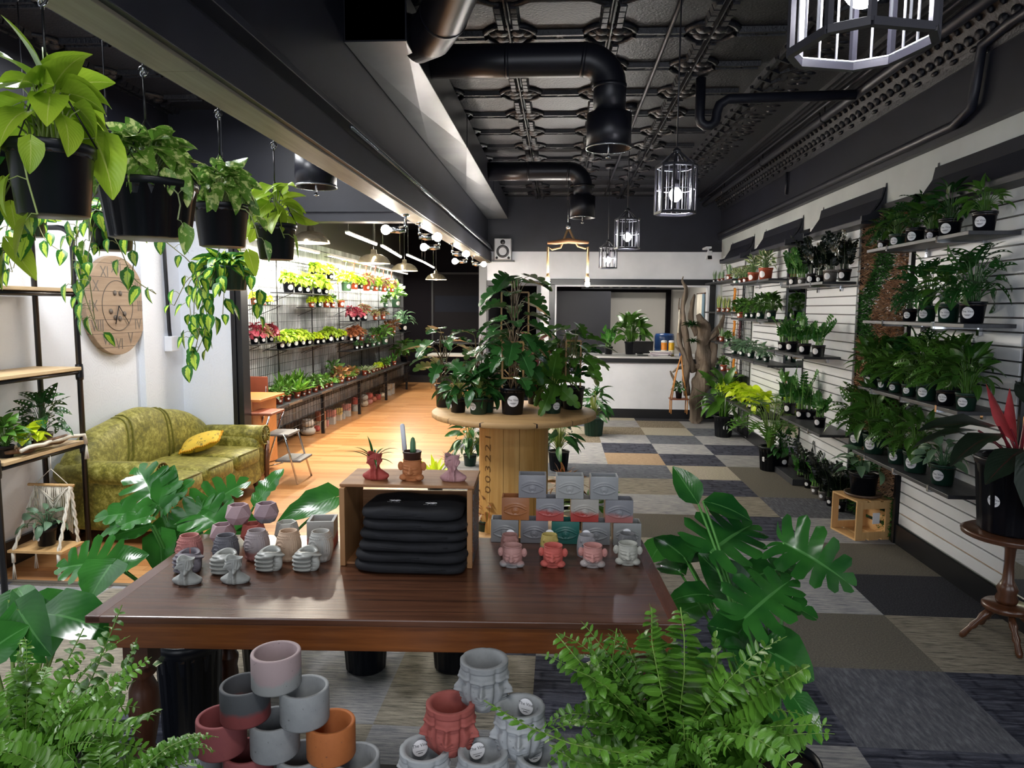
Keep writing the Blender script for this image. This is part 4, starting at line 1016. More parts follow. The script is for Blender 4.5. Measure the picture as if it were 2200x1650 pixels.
b = thing('display_bench', 'long low black bench along the grid screen, full of small terracotta pots', 'bench', (-3.19, 10.6, 0))
BY0, BY1, BZ = 7.3, 14.3, .56
MB().box(-.2, .2, BY0-10.6, BY1-10.6, BZ-.03, BZ).ob('top_board', shelf_m, b, bevel=.003)
mb = MB()
y = BY0
while y < BY1: mb.tube([(.17, y-10.6, .16), (.17, y-10.6, BZ-.03)], .003, 5); y += .1
for z in (.18, .26, .34, .42, .5): mb.tube([(.17, BY0-10.6, z), (.17, BY1-10.6, z)], .003, 5)
mb.ob('wire_skirt', black_gloss, b)
for y in (7.3, 9.0, 10.7, 12.4, 14.1): MB().box(.13, .17, y-10.62, y-10.58, 0, BZ-.03).ob('leg', black_gloss, b)
for y in (7.9, 9.0, 10.1, 11.2, 12.3): MB().box(.2, .215, y-10.6-.2, y-10.6+.2, BZ-.02, BZ+.004).ob('clip_rail', steel, b)
bk = ['heart', 'bright', 'bright', 'birdn', 'birdn', 'bright', 'aglo', 'bright', 'bright', 'fernb', 'bronze', 'bronze', 'fernb', 'bronze', 'bright', 'fernb', 'spider', 'spider', 'spider', 'limeb', 'limeb', 'bright', 'heart', 'zz', 'zz']
bx = [(582, 870, 18), (600, 868, 18), (618, 866, 16), (639, 861, 15), (652, 856, 13), (663, 851, 12), (677, 847, 14), (689, 843, 12), (700, 840, 12), (710, 836, 12), (720, 829, 10), (733, 830, 14), (748, 825, 12), (756, 820, 11), (762, 817, 10), (770, 813, 10),
      (783, 813, 12), (792, 810, 10), (802, 806, 10), (809, 803, 9), (815, 801, 9), (822, 798, 9), (829, 796, 8), (836, 793, 8), (847, 791, 10)]
for i, ((px, py, w), k) in enumerate(zip(bx, bk)):
    p = PX(px, py, -3.08 if i not in (10, 15) else -3.22); m = ppm((p[0], p[1], BZ)); r = w/m/2
    fs = dict(birdn=1.5, bright=1.15, heart=1.1, fernb=1.8, spider=1.3, zz=1.1).get(k, 1.3)
    num = ORD[i] if i < len(ORD) else 'last'
    plant(k, (p[0], p[1], BZ+.0005), r, r*1.75, 'terra', i % 3, f'{KIND[k][2]} in terracotta pot, {num} from near end of the bench front', 'terracotta pots on the long bench', fs, rz=i, face=.7, sr=r*.3, lim=-.26)
for i, (px, k) in enumerate(((603, 'birdn'), (622, 'birdn'), (645, 'birdn'), (690, 'fernb'), (715, 'aglo'))):
    p = PX(px, 800, -3.27); plant(k, (p[0], p[1], BZ+.0005), .052, .09, 'terra', i % 3, f'larger {KIND[k][2]}, {ORD[i]} from near end in the bench back row', 'back row on the long bench', 1.35, rz=i, lim=-.09)
def lrow(z, X, items, where, group, sh=None, **kw):
    its = [(px, w, pot, k, v, fs, dict(f=.8, **(o[0] if o else {}))) for px, w, pot, k, v, fs, *o in items]
    row(z, X, its, where, group, frm='from near end', wall=XL+.055)
    if sh:
        a = PX(sh[0], 700, X)[1]; c = PX(sh[1], 700, X)[1]
        t = thing('grid_shelf', sh[2], 'shelf', (X-.02, (a+c)/2, z-.012)); hy = (c-a)/2
        MB().box(-.13, .11, -hy, hy, .0, .0115).ob('tray', black_gloss, t, bevel=.002)
        for y in (-hy+.05, hy-.05): MB().tube([(-.13, y, -.1), (.1, y, -.005), (.11, y, .0)], .004, 5).ob('wire_bracket', black_gloss, t)
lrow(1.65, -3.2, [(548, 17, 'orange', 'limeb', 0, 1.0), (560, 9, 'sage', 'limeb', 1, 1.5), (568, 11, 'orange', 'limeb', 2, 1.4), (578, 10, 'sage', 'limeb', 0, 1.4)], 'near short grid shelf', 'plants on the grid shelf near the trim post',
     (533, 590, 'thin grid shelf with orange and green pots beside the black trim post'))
lrow(1.24, -3.2, [(546, 19, 'black', 'red', 0, 1.25), (563, 16, 'black', 'redg', 0, 1.3), (580, 16, 'black', 'red', 1, 1.3)], 'near begonia shelf', 'begonias on the near grid shelf', (535, 594, 'black grid shelf with red begonias beside the trim post'))
lrow(1.15, -3.18, [(602, 20, 'black', 'golden', 0, 1.2), (616, 20, 'black', 'golden', 1, 1.2), (632, 20, 'black', 'golden', 2, 1.2), (648, 18, 'black', 'golden', 0, 1.2), (662, 15, 'black', 'golden', 1, 1.1)], 'near pothos grid shelf', 'lime pothos on the grid shelf',
     (596, 672, 'thin black grid shelf under the row of lime pothos'))
lrow(1.14, -3.2, [(680, 14, 'black', 'limeb', 0, 1.2), (692, 14, 'black', 'golden', 1, 1.2), (707, 20, 'black', 'golden', 2, 1.0), (722, 13, 'black', 'golden', 0, 1.2), (733, 14, 'black', 'limeb', 1, 1.1)], 'middle pothos grid shelf', 'pothos on the middle grid shelf',
     (674, 742, 'thin black grid shelf under yellow-green pothos at the middle'))
lrow(1.1, -3.22, [(752, 14, 'black', 'copper', 0, 1.2), (765, 16, 'black', 'copper', 1, 1.1), (776, 11, 'orange', 'redg', 1, 1.2), (801, 8, 'orange', 'bright', 0, 1.3), (811, 8, 'orange', 'bright', 1, 1.3)], 'copper plant shelf', 'plants on the copper grid shelf',
     (745, 820, 'black grid shelf under the copper coloured plants'))
lrow(.99, -3.1, [(764, 11, 'black', 'deep', 0, .6), (775, 9, 'black', 'deep', 1, .6), (787, 11, 'black', 'deep', 2, .7), (801, 10, 'sage', 'silver', 0, .8), (812, 10, 'sage', 'aglo', 0, .8), (826, 17, 'sage', 'aglo', 1, 1.0)], 'low tray shelf', 'plants on the low far tray',
     (745, 838, 'black tray shelf below the copper plants'))
lrow(1.8, -3.2, [(622, 26, 'black', 'golden', 1, 1.0), (643, 20, 'black', 'golden', 2, 1.2), (660, 19, 'black', 'golden', 0, 1.5), (684, 19, 'black', 'golden', 1, 1.5), (700, 16, 'black', 'limeb', 2, 1.3)], 'upper pothos grid shelf', 'trailing pothos on the upper grid shelf',
     (610, 712, 'thin black grid shelf high up under trailing pothos'))
lrow(2.02, -3.28, [(678, 15, 'black', 'golden', 2, 1.5), (695, 15, 'black', 'limeb', 1, 1.4), (711, 15, 'black', 'golden', 0, 1.4)], 'topmost grid shelf', 'plants on the topmost grid shelf', (668, 722, 'short topmost grid shelf with yellow-green plants'))
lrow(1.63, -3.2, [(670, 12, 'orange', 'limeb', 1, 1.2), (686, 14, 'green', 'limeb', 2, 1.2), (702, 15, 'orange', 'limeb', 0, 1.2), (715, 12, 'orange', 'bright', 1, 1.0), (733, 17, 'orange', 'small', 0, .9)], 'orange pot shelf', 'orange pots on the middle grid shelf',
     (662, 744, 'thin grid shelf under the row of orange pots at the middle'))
lrow(1.42, -3.2, [(757, 14, 'black', 'red', 2, 1.2), (768, 12, 'black', 'red', 0, 1.2), (782, 17, 'black', 'redg', 1, 1.0), (806, 10, 'orange', 'redg', 0, 1.1), (823, 11, 'orange', 'redg', 1, 1.1)], 'far begonia shelf', 'begonias on the far grid shelf', (750, 832, 'thin grid shelf with crimson begonias near the far end'))
lrow(1.64, -3.16, [(829, 11, 'sage', 'heart', 0, 1.2), (851, 20, 'sage', 'heart', 1, 1.2)], 'farthest grid shelf', 'plants on the farthest grid shelf', (823, 860, 'small grid shelf with two green pots at the far end'))
lrow(1.15, -3.16, [(835, 9, 'orange', 'bronze', 0, 1.6), (846, 9, 'orange', 'bronze', 1, 1.6), (866, 20, 'black', 'silver', 1, 1.2)], 'farthest low grid shelf', 'plants on the farthest low grid shelf', (826, 876, 'small low grid shelf with bronze plants at the far end'))
plant('aglo', (-3.1, 14.15, BZ+.0005), .08, .13, 'black', 0, 'variegated plant with long leaves at the far end of the bench', None, 1.3, sticker=False)

# hanging rod with pots
R0, R1 = PX(736, 563, -3.1), PX(838, 589, -3.1); zr = 2.3
o = MB().tube([(-3.1, R0[1], zr), (-3.1, R1[1], zr)], .011, 8).ob('hanging_rod', brass); setp(o, 'brass coloured rod high on the grid with red-hooked hanging pots', 'rod')
for y in (R0[1]+.05, (R0[1]+R1[1])/2, R1[1]-.05): 
    o = MB().tube([(XL+.04, y, zr+.05), (-3.1, y, zr+.012)], .005, 6).ob('rod_bracket', black_gloss); setp(o, 'black bracket holding the hanging rod off the grid', 'bracket', 'hanging rod brackets')
hk = M('red plastic hook', '#c8402c', .4); hg = M('green plastic hook', '#6f9a72', .4)
for i, (px, w, pot, k, v) in enumerate(((744, 24, 'sage', 'limeb', 0), (761, 17, 'orange', 'golden', 1), (774, 14, 'black', 'golden', 2), (787, 17, 'orange', 'redg', 0), (797, 13, 'sage', 'golden', 0), (806, 15, 'orange', 'golden', 1), (815, 13, 'sage', 'redg', 1), (824, 14, 'orange', 'redg', 0), (833, 12, 'sage', 'limeb', 1), (841, 12, 'orange', 'redg', 1))):
    Y = PX(px, 600, -3.1)[1]; r = w/ppm((-3.1, Y, 1.9))/2; h = r*1.6; z0 = 2.0-h
    t = plant(k, (-3.1, Y, z0), r, h, pot, v, f'{KIND[k][2]} in {POTW[pot]} hanging pot, {ORD[i]} from near end of the rod', 'hanging pots on the rod', 1.2, rz=i, face=.8, sr=r*.4, lim=-.24)
    mb = MB()
    for a in (0, 2.1, 4.2): mb.tube([(r*math.cos(a), r*math.sin(a), h), (0, 0, h+.18)], .0025, 4)
    mb.tube([(0, 0, h+.18), (0, 0, zr-z0-.03), (.014, 0, zr-z0-.01), (.012, 0, zr-z0+.014), (0, 0, zr-z0+.018), (-.012, 0, zr-z0+.01)], .007, 6)
    mb.ob('hanger', hk if pot == 'orange' else hg, t)
# small planters on the floor under the bench
conc = {}
def concrete(name, c, c2=None, split=None, rough=.75):
    """cast concrete; split=(height, lower colour) gives a poured two-tone body"""
    n = NT(name); v = n.coord('Object'); a = n.noise(v, 12, 5, .7); b_ = n.noise(v, 90, 3, .6)
    col = n.ramp(a, [(.3, c), (.7, c2 or c)])
    if split:
        sp_ = n.n('ShaderNodeSeparateXYZ'); n.l(v, sp_.inputs[0])
        f = n.math('ADD', sp_.outputs[2], n.math('MULTIPLY', n.math('SUBTRACT', n.noise(v, split[2] if len(split) > 2 else 22, 4, .6), .5), split[3] if len(split) > 3 else .03))
        g = n.n('ShaderNodeMapRange'); g.inputs['From Min'].default_value = split[0]-.006; g.inputs['From Max'].default_value = split[0]+.006; n.l(f, g.inputs['Value'])
        col = n.mix(g.outputs[0], split[1], col)
    pit = n.ramp(b_, [(.26, '#000000'), (.34, '#ffffff')])
    col = n.mix(n.math('SUBTRACT', 1.0, pit), col, n.mix(.5, col, '#333333'))
    n.col(col); n.p(Roughness=rough); n.bump(n.math('ADD', n.math('MULTIPLY', a, .2), pit), .25, .002); return n.mat
cc = dict(grey=concrete('grey concrete', '#b3b2b0', '#c4c3c0'), lgrey=concrete('light grey concrete', '#b9bab6', '#c9cac6', rough=.55), rose=concrete('rose concrete', '#b47a74', '#c58a82'), red=concrete('red concrete', '#b5544c', '#c2635a'),
          beige=concrete('beige concrete', '#c6b8a4', '#d3c7b4'), yellow=concrete('yellow concrete', '#c2ab63', '#d0bd7a'), orange=concrete('orange concrete', '#c4763c', '#d18850'), dark=concrete('dark grey concrete', '#5f5e64', '#707076'), terra=concrete('terracotta concrete', '#b06b55', '#bd7a63'))
def cube_pot(s, hgt): return MB().box(-s, s, -s, -s*.8, 0, hgt).box(-s, s, s*.8, s, 0, hgt).box(-s, -s*.8, -s*.8, s*.8, 0, hgt).box(s*.8, s, -s*.8, s*.8, 0, hgt).box(-s*.8, s*.8, -s*.8, s*.8, 0, hgt*.15)
def cyl_pot(r, h): return MB().lathe([(r*.97, 0), (r, .004), (r, h-.003), (r*.98, h), (r*.86, h), (r*.84, h-.003), (r*.83, h*.12), (.001, h*.12)], 36)
def bowl_pot(r, h): return MB().lathe([(r*.6, 0), (r*.9, h*.15), (r, h*.45), (r*.95, h*.72), (r*.78, h*.84), (r*.84, h*.95), (r*.84, h), (r*.74, h), (r*.7, h*.85), (r*.8, h*.5), (.001, h*.2)], 32, rf=lambda a, i: 1+(.05*np.abs(np.sin(a*5)) if 1 <= i <= 3 else 0))
FP = [('bowl', 662, 937, 31, 17, 'lgrey', 'lower of two stacked scalloped bowls nearest the step stool'), ('bowl^', 662, 0, 27, 16, 'grey', 'upper grey scalloped bowl stacked nearest the step stool'), ('bowl', 681, 929, 14, 11, 'red', 'small red round planter beside the stacked bowls'),
      ('cube', 689, 924, 19, 18, 'beige', 'beige block planter under the terracotta cylinder'), ('cyl^', 689, 0, 22, 19, 'terra', 'terracotta cylinder planter stacked on a beige block'), ('cube', 701, 919, 9, 13, 'rose', 'narrow pink block planter in the floor row'),
      ('cube', 712, 914, 16, 16, 'grey', 'grey block planter under a pink cube'), ('cube^', 712, 0, 17, 14, 'rose', 'pink cube planter stacked on a grey block'), ('cube', 728, 906, 11, 13, 'beige', 'beige block planter under the yellow cube'), ('cube^', 728, 0, 13, 13, 'yellow', 'yellow cube planter stacked in the floor row'),
      ('cube', 737, 903, 8, 11, 'grey', 'slim grey block planter beside the yellow stack'), ('cube', 745, 897, 15, 13, 'grey', 'square grey planter under a pink one'), ('cube^', 745, 0, 16, 13, 'rose', 'second pink cube planter, stacked farther back'), ('cyl', 765, 886, 18, 15, 'lgrey', 'light cylinder planter under a red cylinder'),
      ('cyl^', 765, 0, 18, 14, 'red', 'red cylinder planter stacked on a light one'), ('bowl', 783, 876, 16, 13, 'beige', 'lower beige round pot in the middle of the floor row'), ('bowl^', 783, 0, 16, 12, 'lgrey', 'upper pale round pot in the middle of the floor row'), ('bowl', 794, 871, 14, 11, 'rose', 'pink round pot beside the pale stacked pots'),
      ('bowl^', 794, 0, 16, 13, 'red', 'red round pot stacked over a pink one'), ('bowl', 803, 866, 12, 11, 'terra', 'terracotta round pot before the far cubes'), ('cyl', 812, 861, 13, 11, 'red', 'short red cylinder pot before the far cubes'), ('bowl', 822, 857, 12, 10, 'beige', 'beige round pot before the far cubes'),
      ('cube', 822, 848, 17, 12, 'beige', 'beige cube planter at the far end, behind the round pots'), ('cube', 834, 852, 13, 12, 'lgrey', 'pale cube planter at the far end, lower'), ('cube^', 834, 0, 15, 12, 'beige', 'beige cube planter at the far end, stacked'), ('cube', 843, 849, 9, 12, 'grey', 'last grey cube planter on the oak floor'), ('cube^', 843, 0, 9, 10, 'lgrey', 'pale cube on top of the last grey cube planter')]
last = None
for k, px, py, w, h, c, lb in FP:
    if k.endswith('^'): p = np.array([last[0], last[1], last[2]]); 
    else: p = PZ(px, py-3, .004)
    m = ppm(p); f = dict(cube=cube_pot, cyl=cyl_pot, bowl=bowl_pot)[k.rstrip('^')]
    o = f(w/m/2, h/m).ob({'cube': 'cube_planter', 'cyl': 'cylinder_planter', 'bowl': 'round_planter'}[k.rstrip('^')], cc[c], None, (p[0], p[1], p[2]+.0008)); setp(o, lb, 'planter')
    last = (p[0], p[1], p[2]+h/m+.0008)
# desk, chair and step stool behind the trim post
t = thing('wooden_desk', 'orange-brown wooden desk with a drawer just behind the black trim post', 'desk', (-3.07, 6.74, .004))
ow = wood('honey wood', '#b8743a', '#d08d4c', axis=0, rough=.35, bump=.08, coat=.2)
MB().box(-.38, .3, -.3, .3, .74, .765).ob('desktop', ow, t, bevel=.004)
MB().box(-.1, .22, -.28, .28, .08, .74).ob('pedestal', ow, t, bevel=.003)
d = MB().box(-.07, .19, -.295, -.28, .52, .68).ob('drawer', ow, t, bevel=.003); MB().sphere((.06, -.305, .6), .016, 10, 6).ob('knob', brass, d)
MB().box(-.36, -.3, -.28, .28, 0, .7).ob('side_panel', ow, t, bevel=.003)
vin = M('brown vinyl', '#8a4a34', .4)
t = thing('chair', 'brown-backed chair seen just behind the wooden desk', 'chair', (-3.2, 7.18, .004), .0)
MB().box(-.15, .15, -.1, .1, .44, .47).ob('seat', vin, t, bevel=.012); MB().box(-.15, .16, .09, .11, .72, .9).ob('backrest', vin, t, bevel=.04)
for sx_ in (-.14, .14):
    MB().tube([(sx_, -.1, 0), (sx_, -.1, .45)], .011, 8).ob('leg', chrome, t); MB().tube([(sx_, .1, 0), (sx_, .09, .45), (sx_, .1, .8)], .011, 8).ob('leg', chrome, t)
q = PY(603, 905, 6.55)
t = thing('step_stool', 'folding chrome step stool with brown seat and two grey treads on the oak floor', 'step stool', (q[0], 6.5, .004), 0)
tr = M('grey rubber tread', '#6d6a69', .6)
MB().box(-.26, .0, -.16, .16, .63, .655).ob('seat', vin, t, bevel=.008)
MB().box(-.08, .15, -.15, .15, .44, .46).ob('tread', tr, t, bevel=.006); MB().box(.02, .26, -.16, .16, .2, .222).ob('tread', tr, t, bevel=.006)
for sy_ in (-.165, .165):
    MB().tube([(-.22, sy_, 0), (-.16, sy_, .2), (-.02, sy_, .63)], .01, 8).ob('leg', chrome, t); MB().tube([(.24, sy_*1.1, 0), (.12, sy_, .44), (.1, sy_, .455)], .01, 8).ob('leg', chrome, t)
    MB().tube([(-.2, sy_, .63), (-.3, sy_, .3), (-.28, sy_, 0)], .009, 8).ob('back_leg', chrome, t); MB().tube([(-.2, sy_, .12), (.1, sy_, .2)], .006, 6).ob('brace', chrome, t)
# far end furniture of the left room
t = thing('folding_table', 'pale folding table against the dark far wall of the left room', 'table', (-1.98, 14.6, 0))
MB().box(-.68, .68, -.3, .3, .66, .7).ob('tabletop', M('pale laminate', '#b5b3b0', .4), t, bevel=.004)
for s in (-1, 1): MB().tube([(s*.6, -.25, 0), (s*.5, -.25, .66)], .012, 8).ob('leg', steel, t); MB().tube([(s*.6, .25, 0), (s*.5, .25, .66)], .012, 8).ob('leg', steel, t); MB().tube([(s*.58, -.25, .1), (s*.1, 0, .64)], .008, 6).ob('brace', steel, t)
o = MB().box(-2.75, -1.3, 15.42, 15.5, .4, .46).ob('wall_ledge', M('grey ledge', '#5c5a5e', .4), bevel=.004); setp(o, 'low grey ledge on the dark far wall behind the folding table', 'ledge')
t = thing('wall_screen', 'large dark framed screen filling the far wall of the left room', 'screen', (-2.0, 15.57, 1.5))
MB().box(-.75, .75, -.02, 0, -.68, .86).ob('panel', M('dark gloss panel', '#0c090f', .8, spec=.2), t); MB().box(-.79, -.75, -.04, 0, -.7, .9).box(.75, .79, -.04, 0, -.7, .9).box(-.79, .79, -.04, 0, .86, .9).ob('frame', M('dark grey frame 2', '#202026', .7), t)
MB().box(-.72, .3, -.025, -.02, .05, .4).ob('display', M('navy panel', '#10131e', .8, spec=.2), t)
o = MB().box(-2.7, -1.35, 15.3, 15.55, .86, .9).ob('dark_ledge', black_gloss, bevel=.004); setp(o, 'dark shelf of small items below the far screen', 'shelf')
# ------------------------------------------------------------ cable spool table
sp_end = wood('spool round', '#b98f5c', '#d0ab78', axis=0, scale=2, rough=.6, planks=(1, .14, .012), bump=.2)
sp_side = wood('spool drum pine', '#b98a45', '#d6ad6a', axis=2, scale=1.6, rough=.55, bump=.15, dark='#5a3c1c')
SPC = np.array([-.32, 5.11]); t = thing('cable_spool', 'large wooden cable spool used as a round plant table', 'cable spool', (SPC[0], SPC[1], 0))
MB().lathe([(.001, .86), (.58, .86), (.59, .867), (.59, .893), (.583, .9), (.001, .9)], 72).ob('top_flange', sp_end, t)
MB().lathe([(.001, .0), (.5, .0), (.51, .006), (.51, .036), (.5, .042), (.001, .042)], 72).ob('bottom_flange', sp_end, t)
mb = MB(); nst = 14
for k in range(nst):
    a0, a1 = 2*PI*k/nst+.006, 2*PI*(k+1)/nst-.006
    P = [(.25*math.cos(a), .25*math.sin(a)) for a in np.linspace(a0, a1, 4)]+[(.225*math.cos(a), .225*math.sin(a)) for a in (a1, a0)]
    mb.prism(P, 2, .042, .86)
mb.ob('drum', sp_side, t)
stn = M('brown stencil ink', '#6b4a22', .7); ang = -2.2
for i, dg in enumerate('003221'):
    V, Fc = text_verts(dg, .085); MB().add(np.c_[.2515*np.cos(ang-V[:, 1]/.2515), .2515*np.sin(ang-V[:, 1]/.2515), .36+.075*i+V[:, 0]*1.4], Fc).ob('stencil_digit', stn, t, fix=False)
MB().lathe([(.001, 0), (.016, 0), (.014, .008), (.001, .01)], 12, (-.15, .1, .9)).ob('bolt', steel, t)
# climbing plants
def climb(seed, n, Hh, L, W, spread=.2, shape='young', r0=.1, droop=.6, dn=.35):
    rs = np.random.RandomState(seed); mb = MB()
    for s in range(3):
        a = s*2.1; P = [(r0*.25*math.cos(a+k*.5), r0*.25*math.sin(a+k*.5), Hh*k/8) for k in range(9)]; mb.tube(P, .005, 5, 1)
    for i in range(n):
        q = (i+.5)/n; a = i*2.4+rs.uniform(-.4, .4); ca, sa = math.cos(a), math.sin(a); z = Hh*q*.95
        rr = spread*(1-.45*q)*rs.uniform(.65, 1.1); tip = np.array([rr*ca, rr*sa, z+.1*rs.uniform(.5, 1.2)])
        stalk(mb, (.02*ca, .02*sa, z*.9), (rr*.4*ca, rr*.4*sa, tip[2]), tip, .0032, 1, 6)
        d = np.array([ca, sa, -dn*rs.uniform(0, 2)+.25*q]); l = L*rs.uniform(.75, 1.15)
        leaf(mb, tip, d, np.array([-ca*.2, -sa*.2, 1])+rs.normal(size=3)*.2, l, W*l/L, shape, droop, .25, .01)
    return mb
def climber(name, label, loc, r, h, mesh, pot='black', trellis=None, sr=None, face=0, rz=0, zc=.5, cat='philodendron', prnt=True):
    t = bigplant(name, cat, label, loc, r, h, mesh, pot, rz, None, False, sr, face, zc, prnt)
    if trellis:
        w, z0, z1, an = trellis; bam = M('bamboo', '#b08a50', .5, c2='#9a7440', scale=10)
        mb = MB(); ca, sa = math.cos(an), math.sin(an)
        def q(x, z): return (x*ca, x*sa, z)
        for s in (-w/2, w/2): mb.bar(q(s, h*.5), q(s, z1), .012, .012)
        mb.bar(q(-w/2, z1), q(w/2, z1), .012, .012); mb.bar(q(-w/2, z0), q(w/2, z0), .012, .012)
        mb.ob('trellis', bam, t)
    return t
ZS = .9005
def sp(px, py): return PZ(px, py, ZS)
mA = climb(1, 16, .38, .17, .12, .17, 'young').mesh('foliage', [LM['deep'], M('green brown stem', '#5a4a2c', .6)], fix=False)
mB_ = bush(301, 42, .17, .16, .13, .055, 'ovate', 1.0, .7, pr=.0035, tilt=.6).mesh('foliage', [LM['deep'], LM['golden']], fix=False)
mC = bush(302, 22, .2, .13, .15, .085, 'heart', .9, .7, pr=.0035, tilt=.5).mesh('foliage', [LM['deep'], LM['golden']], fix=False)
mD = climb(4, 24, .42, .19, .14, .2, 'young').mesh('foliage', [LM['deep'], M('brown stem', '#5e4a30', .6)], fix=False)
mE = bush(305, 16, .24, .14, .2, .12, 'young', .9, .6, pr=.004, tilt=.7).mesh('foliage', [LM['green'], LM['golden']], fix=False)
mG = climb(6, 30, .8, .2, .16, .22, 'young').mesh('foliage', [LM['deep'], M('brown stem 2', '#54452e', .6)], fix=False)
climber('philodendron', 'climbing philodendron on a stake, in the black pot at the spool\'s left edge', sp(953, 874), .067, .165, mA, sr=None)
climber('potted_plant', 'low bushy dark plant in a black pot near the left edge of the spool', sp(984, 885), .064, .1, mB_, sr=.02, face=-1.1, cat='potted plant')
climber('philodendron', 'dark green plant in a dark green pot, front left on the spool', sp(1028, 889), .07, .115, mC, 'green', sr=.027, face=-.6, zc=.5)
climber('philodendron', 'tall philodendron with square bamboo trellis in the biggest black pot, front of the spool', sp(1101, 889), .092, .185, mD, trellis=(.145, .25, .5, .1), sr=.04, face=.1, zc=.53)
climber('philodendron', 'broad drooping philodendron in a dark green pot, front right on the spool', sp(1187, 887), .07, .11, mE, 'green', sr=.027, face=.5)
climber('philodendron', 'lush philodendron with bamboo trellis in a black pot, right side of the spool', sp(1230, 878), .09, .165, climb(14, 26, .4, .18, .12, .2, 'young').mesh('foliage', [LM['green'], M('olive stem', '#5e5a30', .6)], fix=False), trellis=(.11, .22, .5, .2), rz=2.0)
climber('philodendron', 'tallest climbing philodendron at the back centre of the spool', (-.33, 5.3, ZS), .085, .16, mG, trellis=(.2, .3, .85, .1))
climber('philodendron', 'climbing philodendron half hidden at the back left of the spool', (-.6, 5.32, ZS), .075, .14, mA, rz=1.5)
climber('philodendron', 'climbing philodendron half hidden at the back right of the spool', (.02, 5.42, ZS), .075, .14, mA, rz=3.2)
climber('begonia', 'dark red leaved plant behind the tall philodendrons on the spool', (-.18, 5.5, ZS), .07, .13, bush(309, 24, .42, .2, .13, .06, 'ovate', .8, .9, pr=.004).mesh('foliage', [LM['redgreen'], LM['red']], fix=False), cat='begonia')
climber('potted_plant', 'dark plant tucked between the front left pots on the spool', (-.5, 5.0, ZS), .05, .1, mB_, 'green', cat='potted plant', rz=1)
# plants around the spool on the floor
def flo(key, px, py, r, h, mesh, lb, name='potted_plant', cat='potted plant', pot='black', rz=0, **k):
    return bigplant(name, cat, lb, PZ(px, py, 0), r, h, mesh, pot, rz, **k)
m1 = bush(320, 46, .42, .24, .2, .06, 'ovate', 1.0, .7, pr=.004, tilt=.6).mesh('foliage', [LM['deep'], LM['golden']], fix=False)
flo(0, 1275, 935, .14, .24, m1, 'large dark leafy floor plant behind the right side of the spool', pot='green')
flo(0, 1200, 1010, .11, .2, m1, 'dark pointed-leaf plant on the carpet right behind the spool drum', rz=2)
m2 = bush(321, 34, .2, .16, .12, .03, 'ovate', .7, 1.0, pr=.003).mesh('foliage', [LM['bronze'], LM['red']], fix=False)
flo(0, 1045, 1150, .075, .12, m2, 'bronze-leaved plant in a green pot left of the spool drum behind the crate', pot='green', ribs=False)
flo(0, 1212, 1090, .075, .12, m2, 'bronze-leaved plant right of the spool drum behind the eye planters', rz=1.5, ribs=False)
flo(0, 1262, 1150, .07, .12, bush(322, 20, .22, .2, .2, .07, 'ovate', .6, .8, pr=.004).mesh('foliage', [LM['green'], LM['golden']], fix=False), 'green leafy plant low behind the eye planters', ribs=False)
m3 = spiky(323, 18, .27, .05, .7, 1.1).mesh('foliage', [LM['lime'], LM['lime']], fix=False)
flo(0, 935, 1060, .08, .13, m3, 'bright lime plant on the floor behind the wooden crate', 'birds_nest_fern', 'fern', ribs=False)
flo(0, 1010, 1000, .075, .12, m1, 'dark floor plant left of the spool drum by the oak floor edge', pot='green', ribs=False, rz=.7)
# ------------------------------------------------------------ hanging pots on the beam
def hang_wires(t, r, h, top, hook=True, dz=.18):
    mb = MB()
    for a in (.5, 2.6, 4.7): mb.tube([(r*math.cos(a), r*math.sin(a), h), (0, 0, h+dz)], .0022, 4)
    mb.tube([(0, 0, h+dz), (0, 0, top-.05)], .003, 5)
    mb.tube([(0, 0, top-.05)]+[(.012*math.sin(a), 0, top-.04+.012-.012*math.cos(a)) for a in np.linspace(0, 4.6, 7)], .004, 6)
    mb.ob('hanger', black_gloss, t)
    MB().tube([(0, 0, top-.035), (.0, 0, top)], .0025, 6).tube([(.009*math.sin(a), 0, top-.035+.009*math.cos(a)) for a in np.linspace(0, 6.28, 9)], .0022, 6).ob('ceiling_hook', steel, t)
def hbush(seed, n, Hh, R, L, W, shape, mats, trails=(), vseed=0, up=.6, **k):
    mb = bush(seed, n, Hh, R, L, W, shape, .8, up, pr=.003, base=.05, tilt=1.25, **k); rs = np.random.RandomState(seed)
    for tr in trails: vine(mb, tr, L*.85, W*.85, shape, .046, rs)
    return mb.mesh('foliage', mats, fix=False)
def hpot(label, px, py, X, r, h, mesh, top=2.335, pot='black', ribs=False, name='pothos', cat='pothos', zrim=None):
    p = PX(px, py, X); zr = p[2] if zrim is None else zrim; b = (p[0], p[1], zr-h)
    t = thing(name, label, cat, b)
    inst('pot', pot_mesh(r, h, pot, ribs, False), t); inst('soil', soil_mesh(r), t, (0, 0, h*.9)); inst('foliage', mesh, t, (0, 0, h*.88))
    hang_wires(t, r, h, top-b[2]); return t
GM = [LM['golden'], M('pale vine stem', '#8a9a58', .5)]
h1 = hbush(401, 30, .22, .15, .13, .09, 'heart', GM, [[(-.09, -.05, .02), (-.15, -.08, -.05), (-.16, -.06, -.2)], [(.02, -.1, .02), (.03, -.13, -.04), (.05, -.12, -.15)], [(-.1, .05, 0), (-.17, .05, -.1), (-.17, .0, -.28)]])
hpot('bright golden pothos in a black hanging pot, nearest and leftmost under the beam', 108, 312, -1.16, .093, .16, h1, zrim=None)
h2 = hbush(402, 95, .17, .2, .085, .055, 'heart', [LM['marble'], M('pale vine stem 2', '#9aa878', .5)], [[(-.12, 0, .02), (-.17, -.02, -.02), (-.19, 0, -.15)], [(.1, -.06, 0), (.15, -.08, -.03), (.14, -.1, -.1)]])
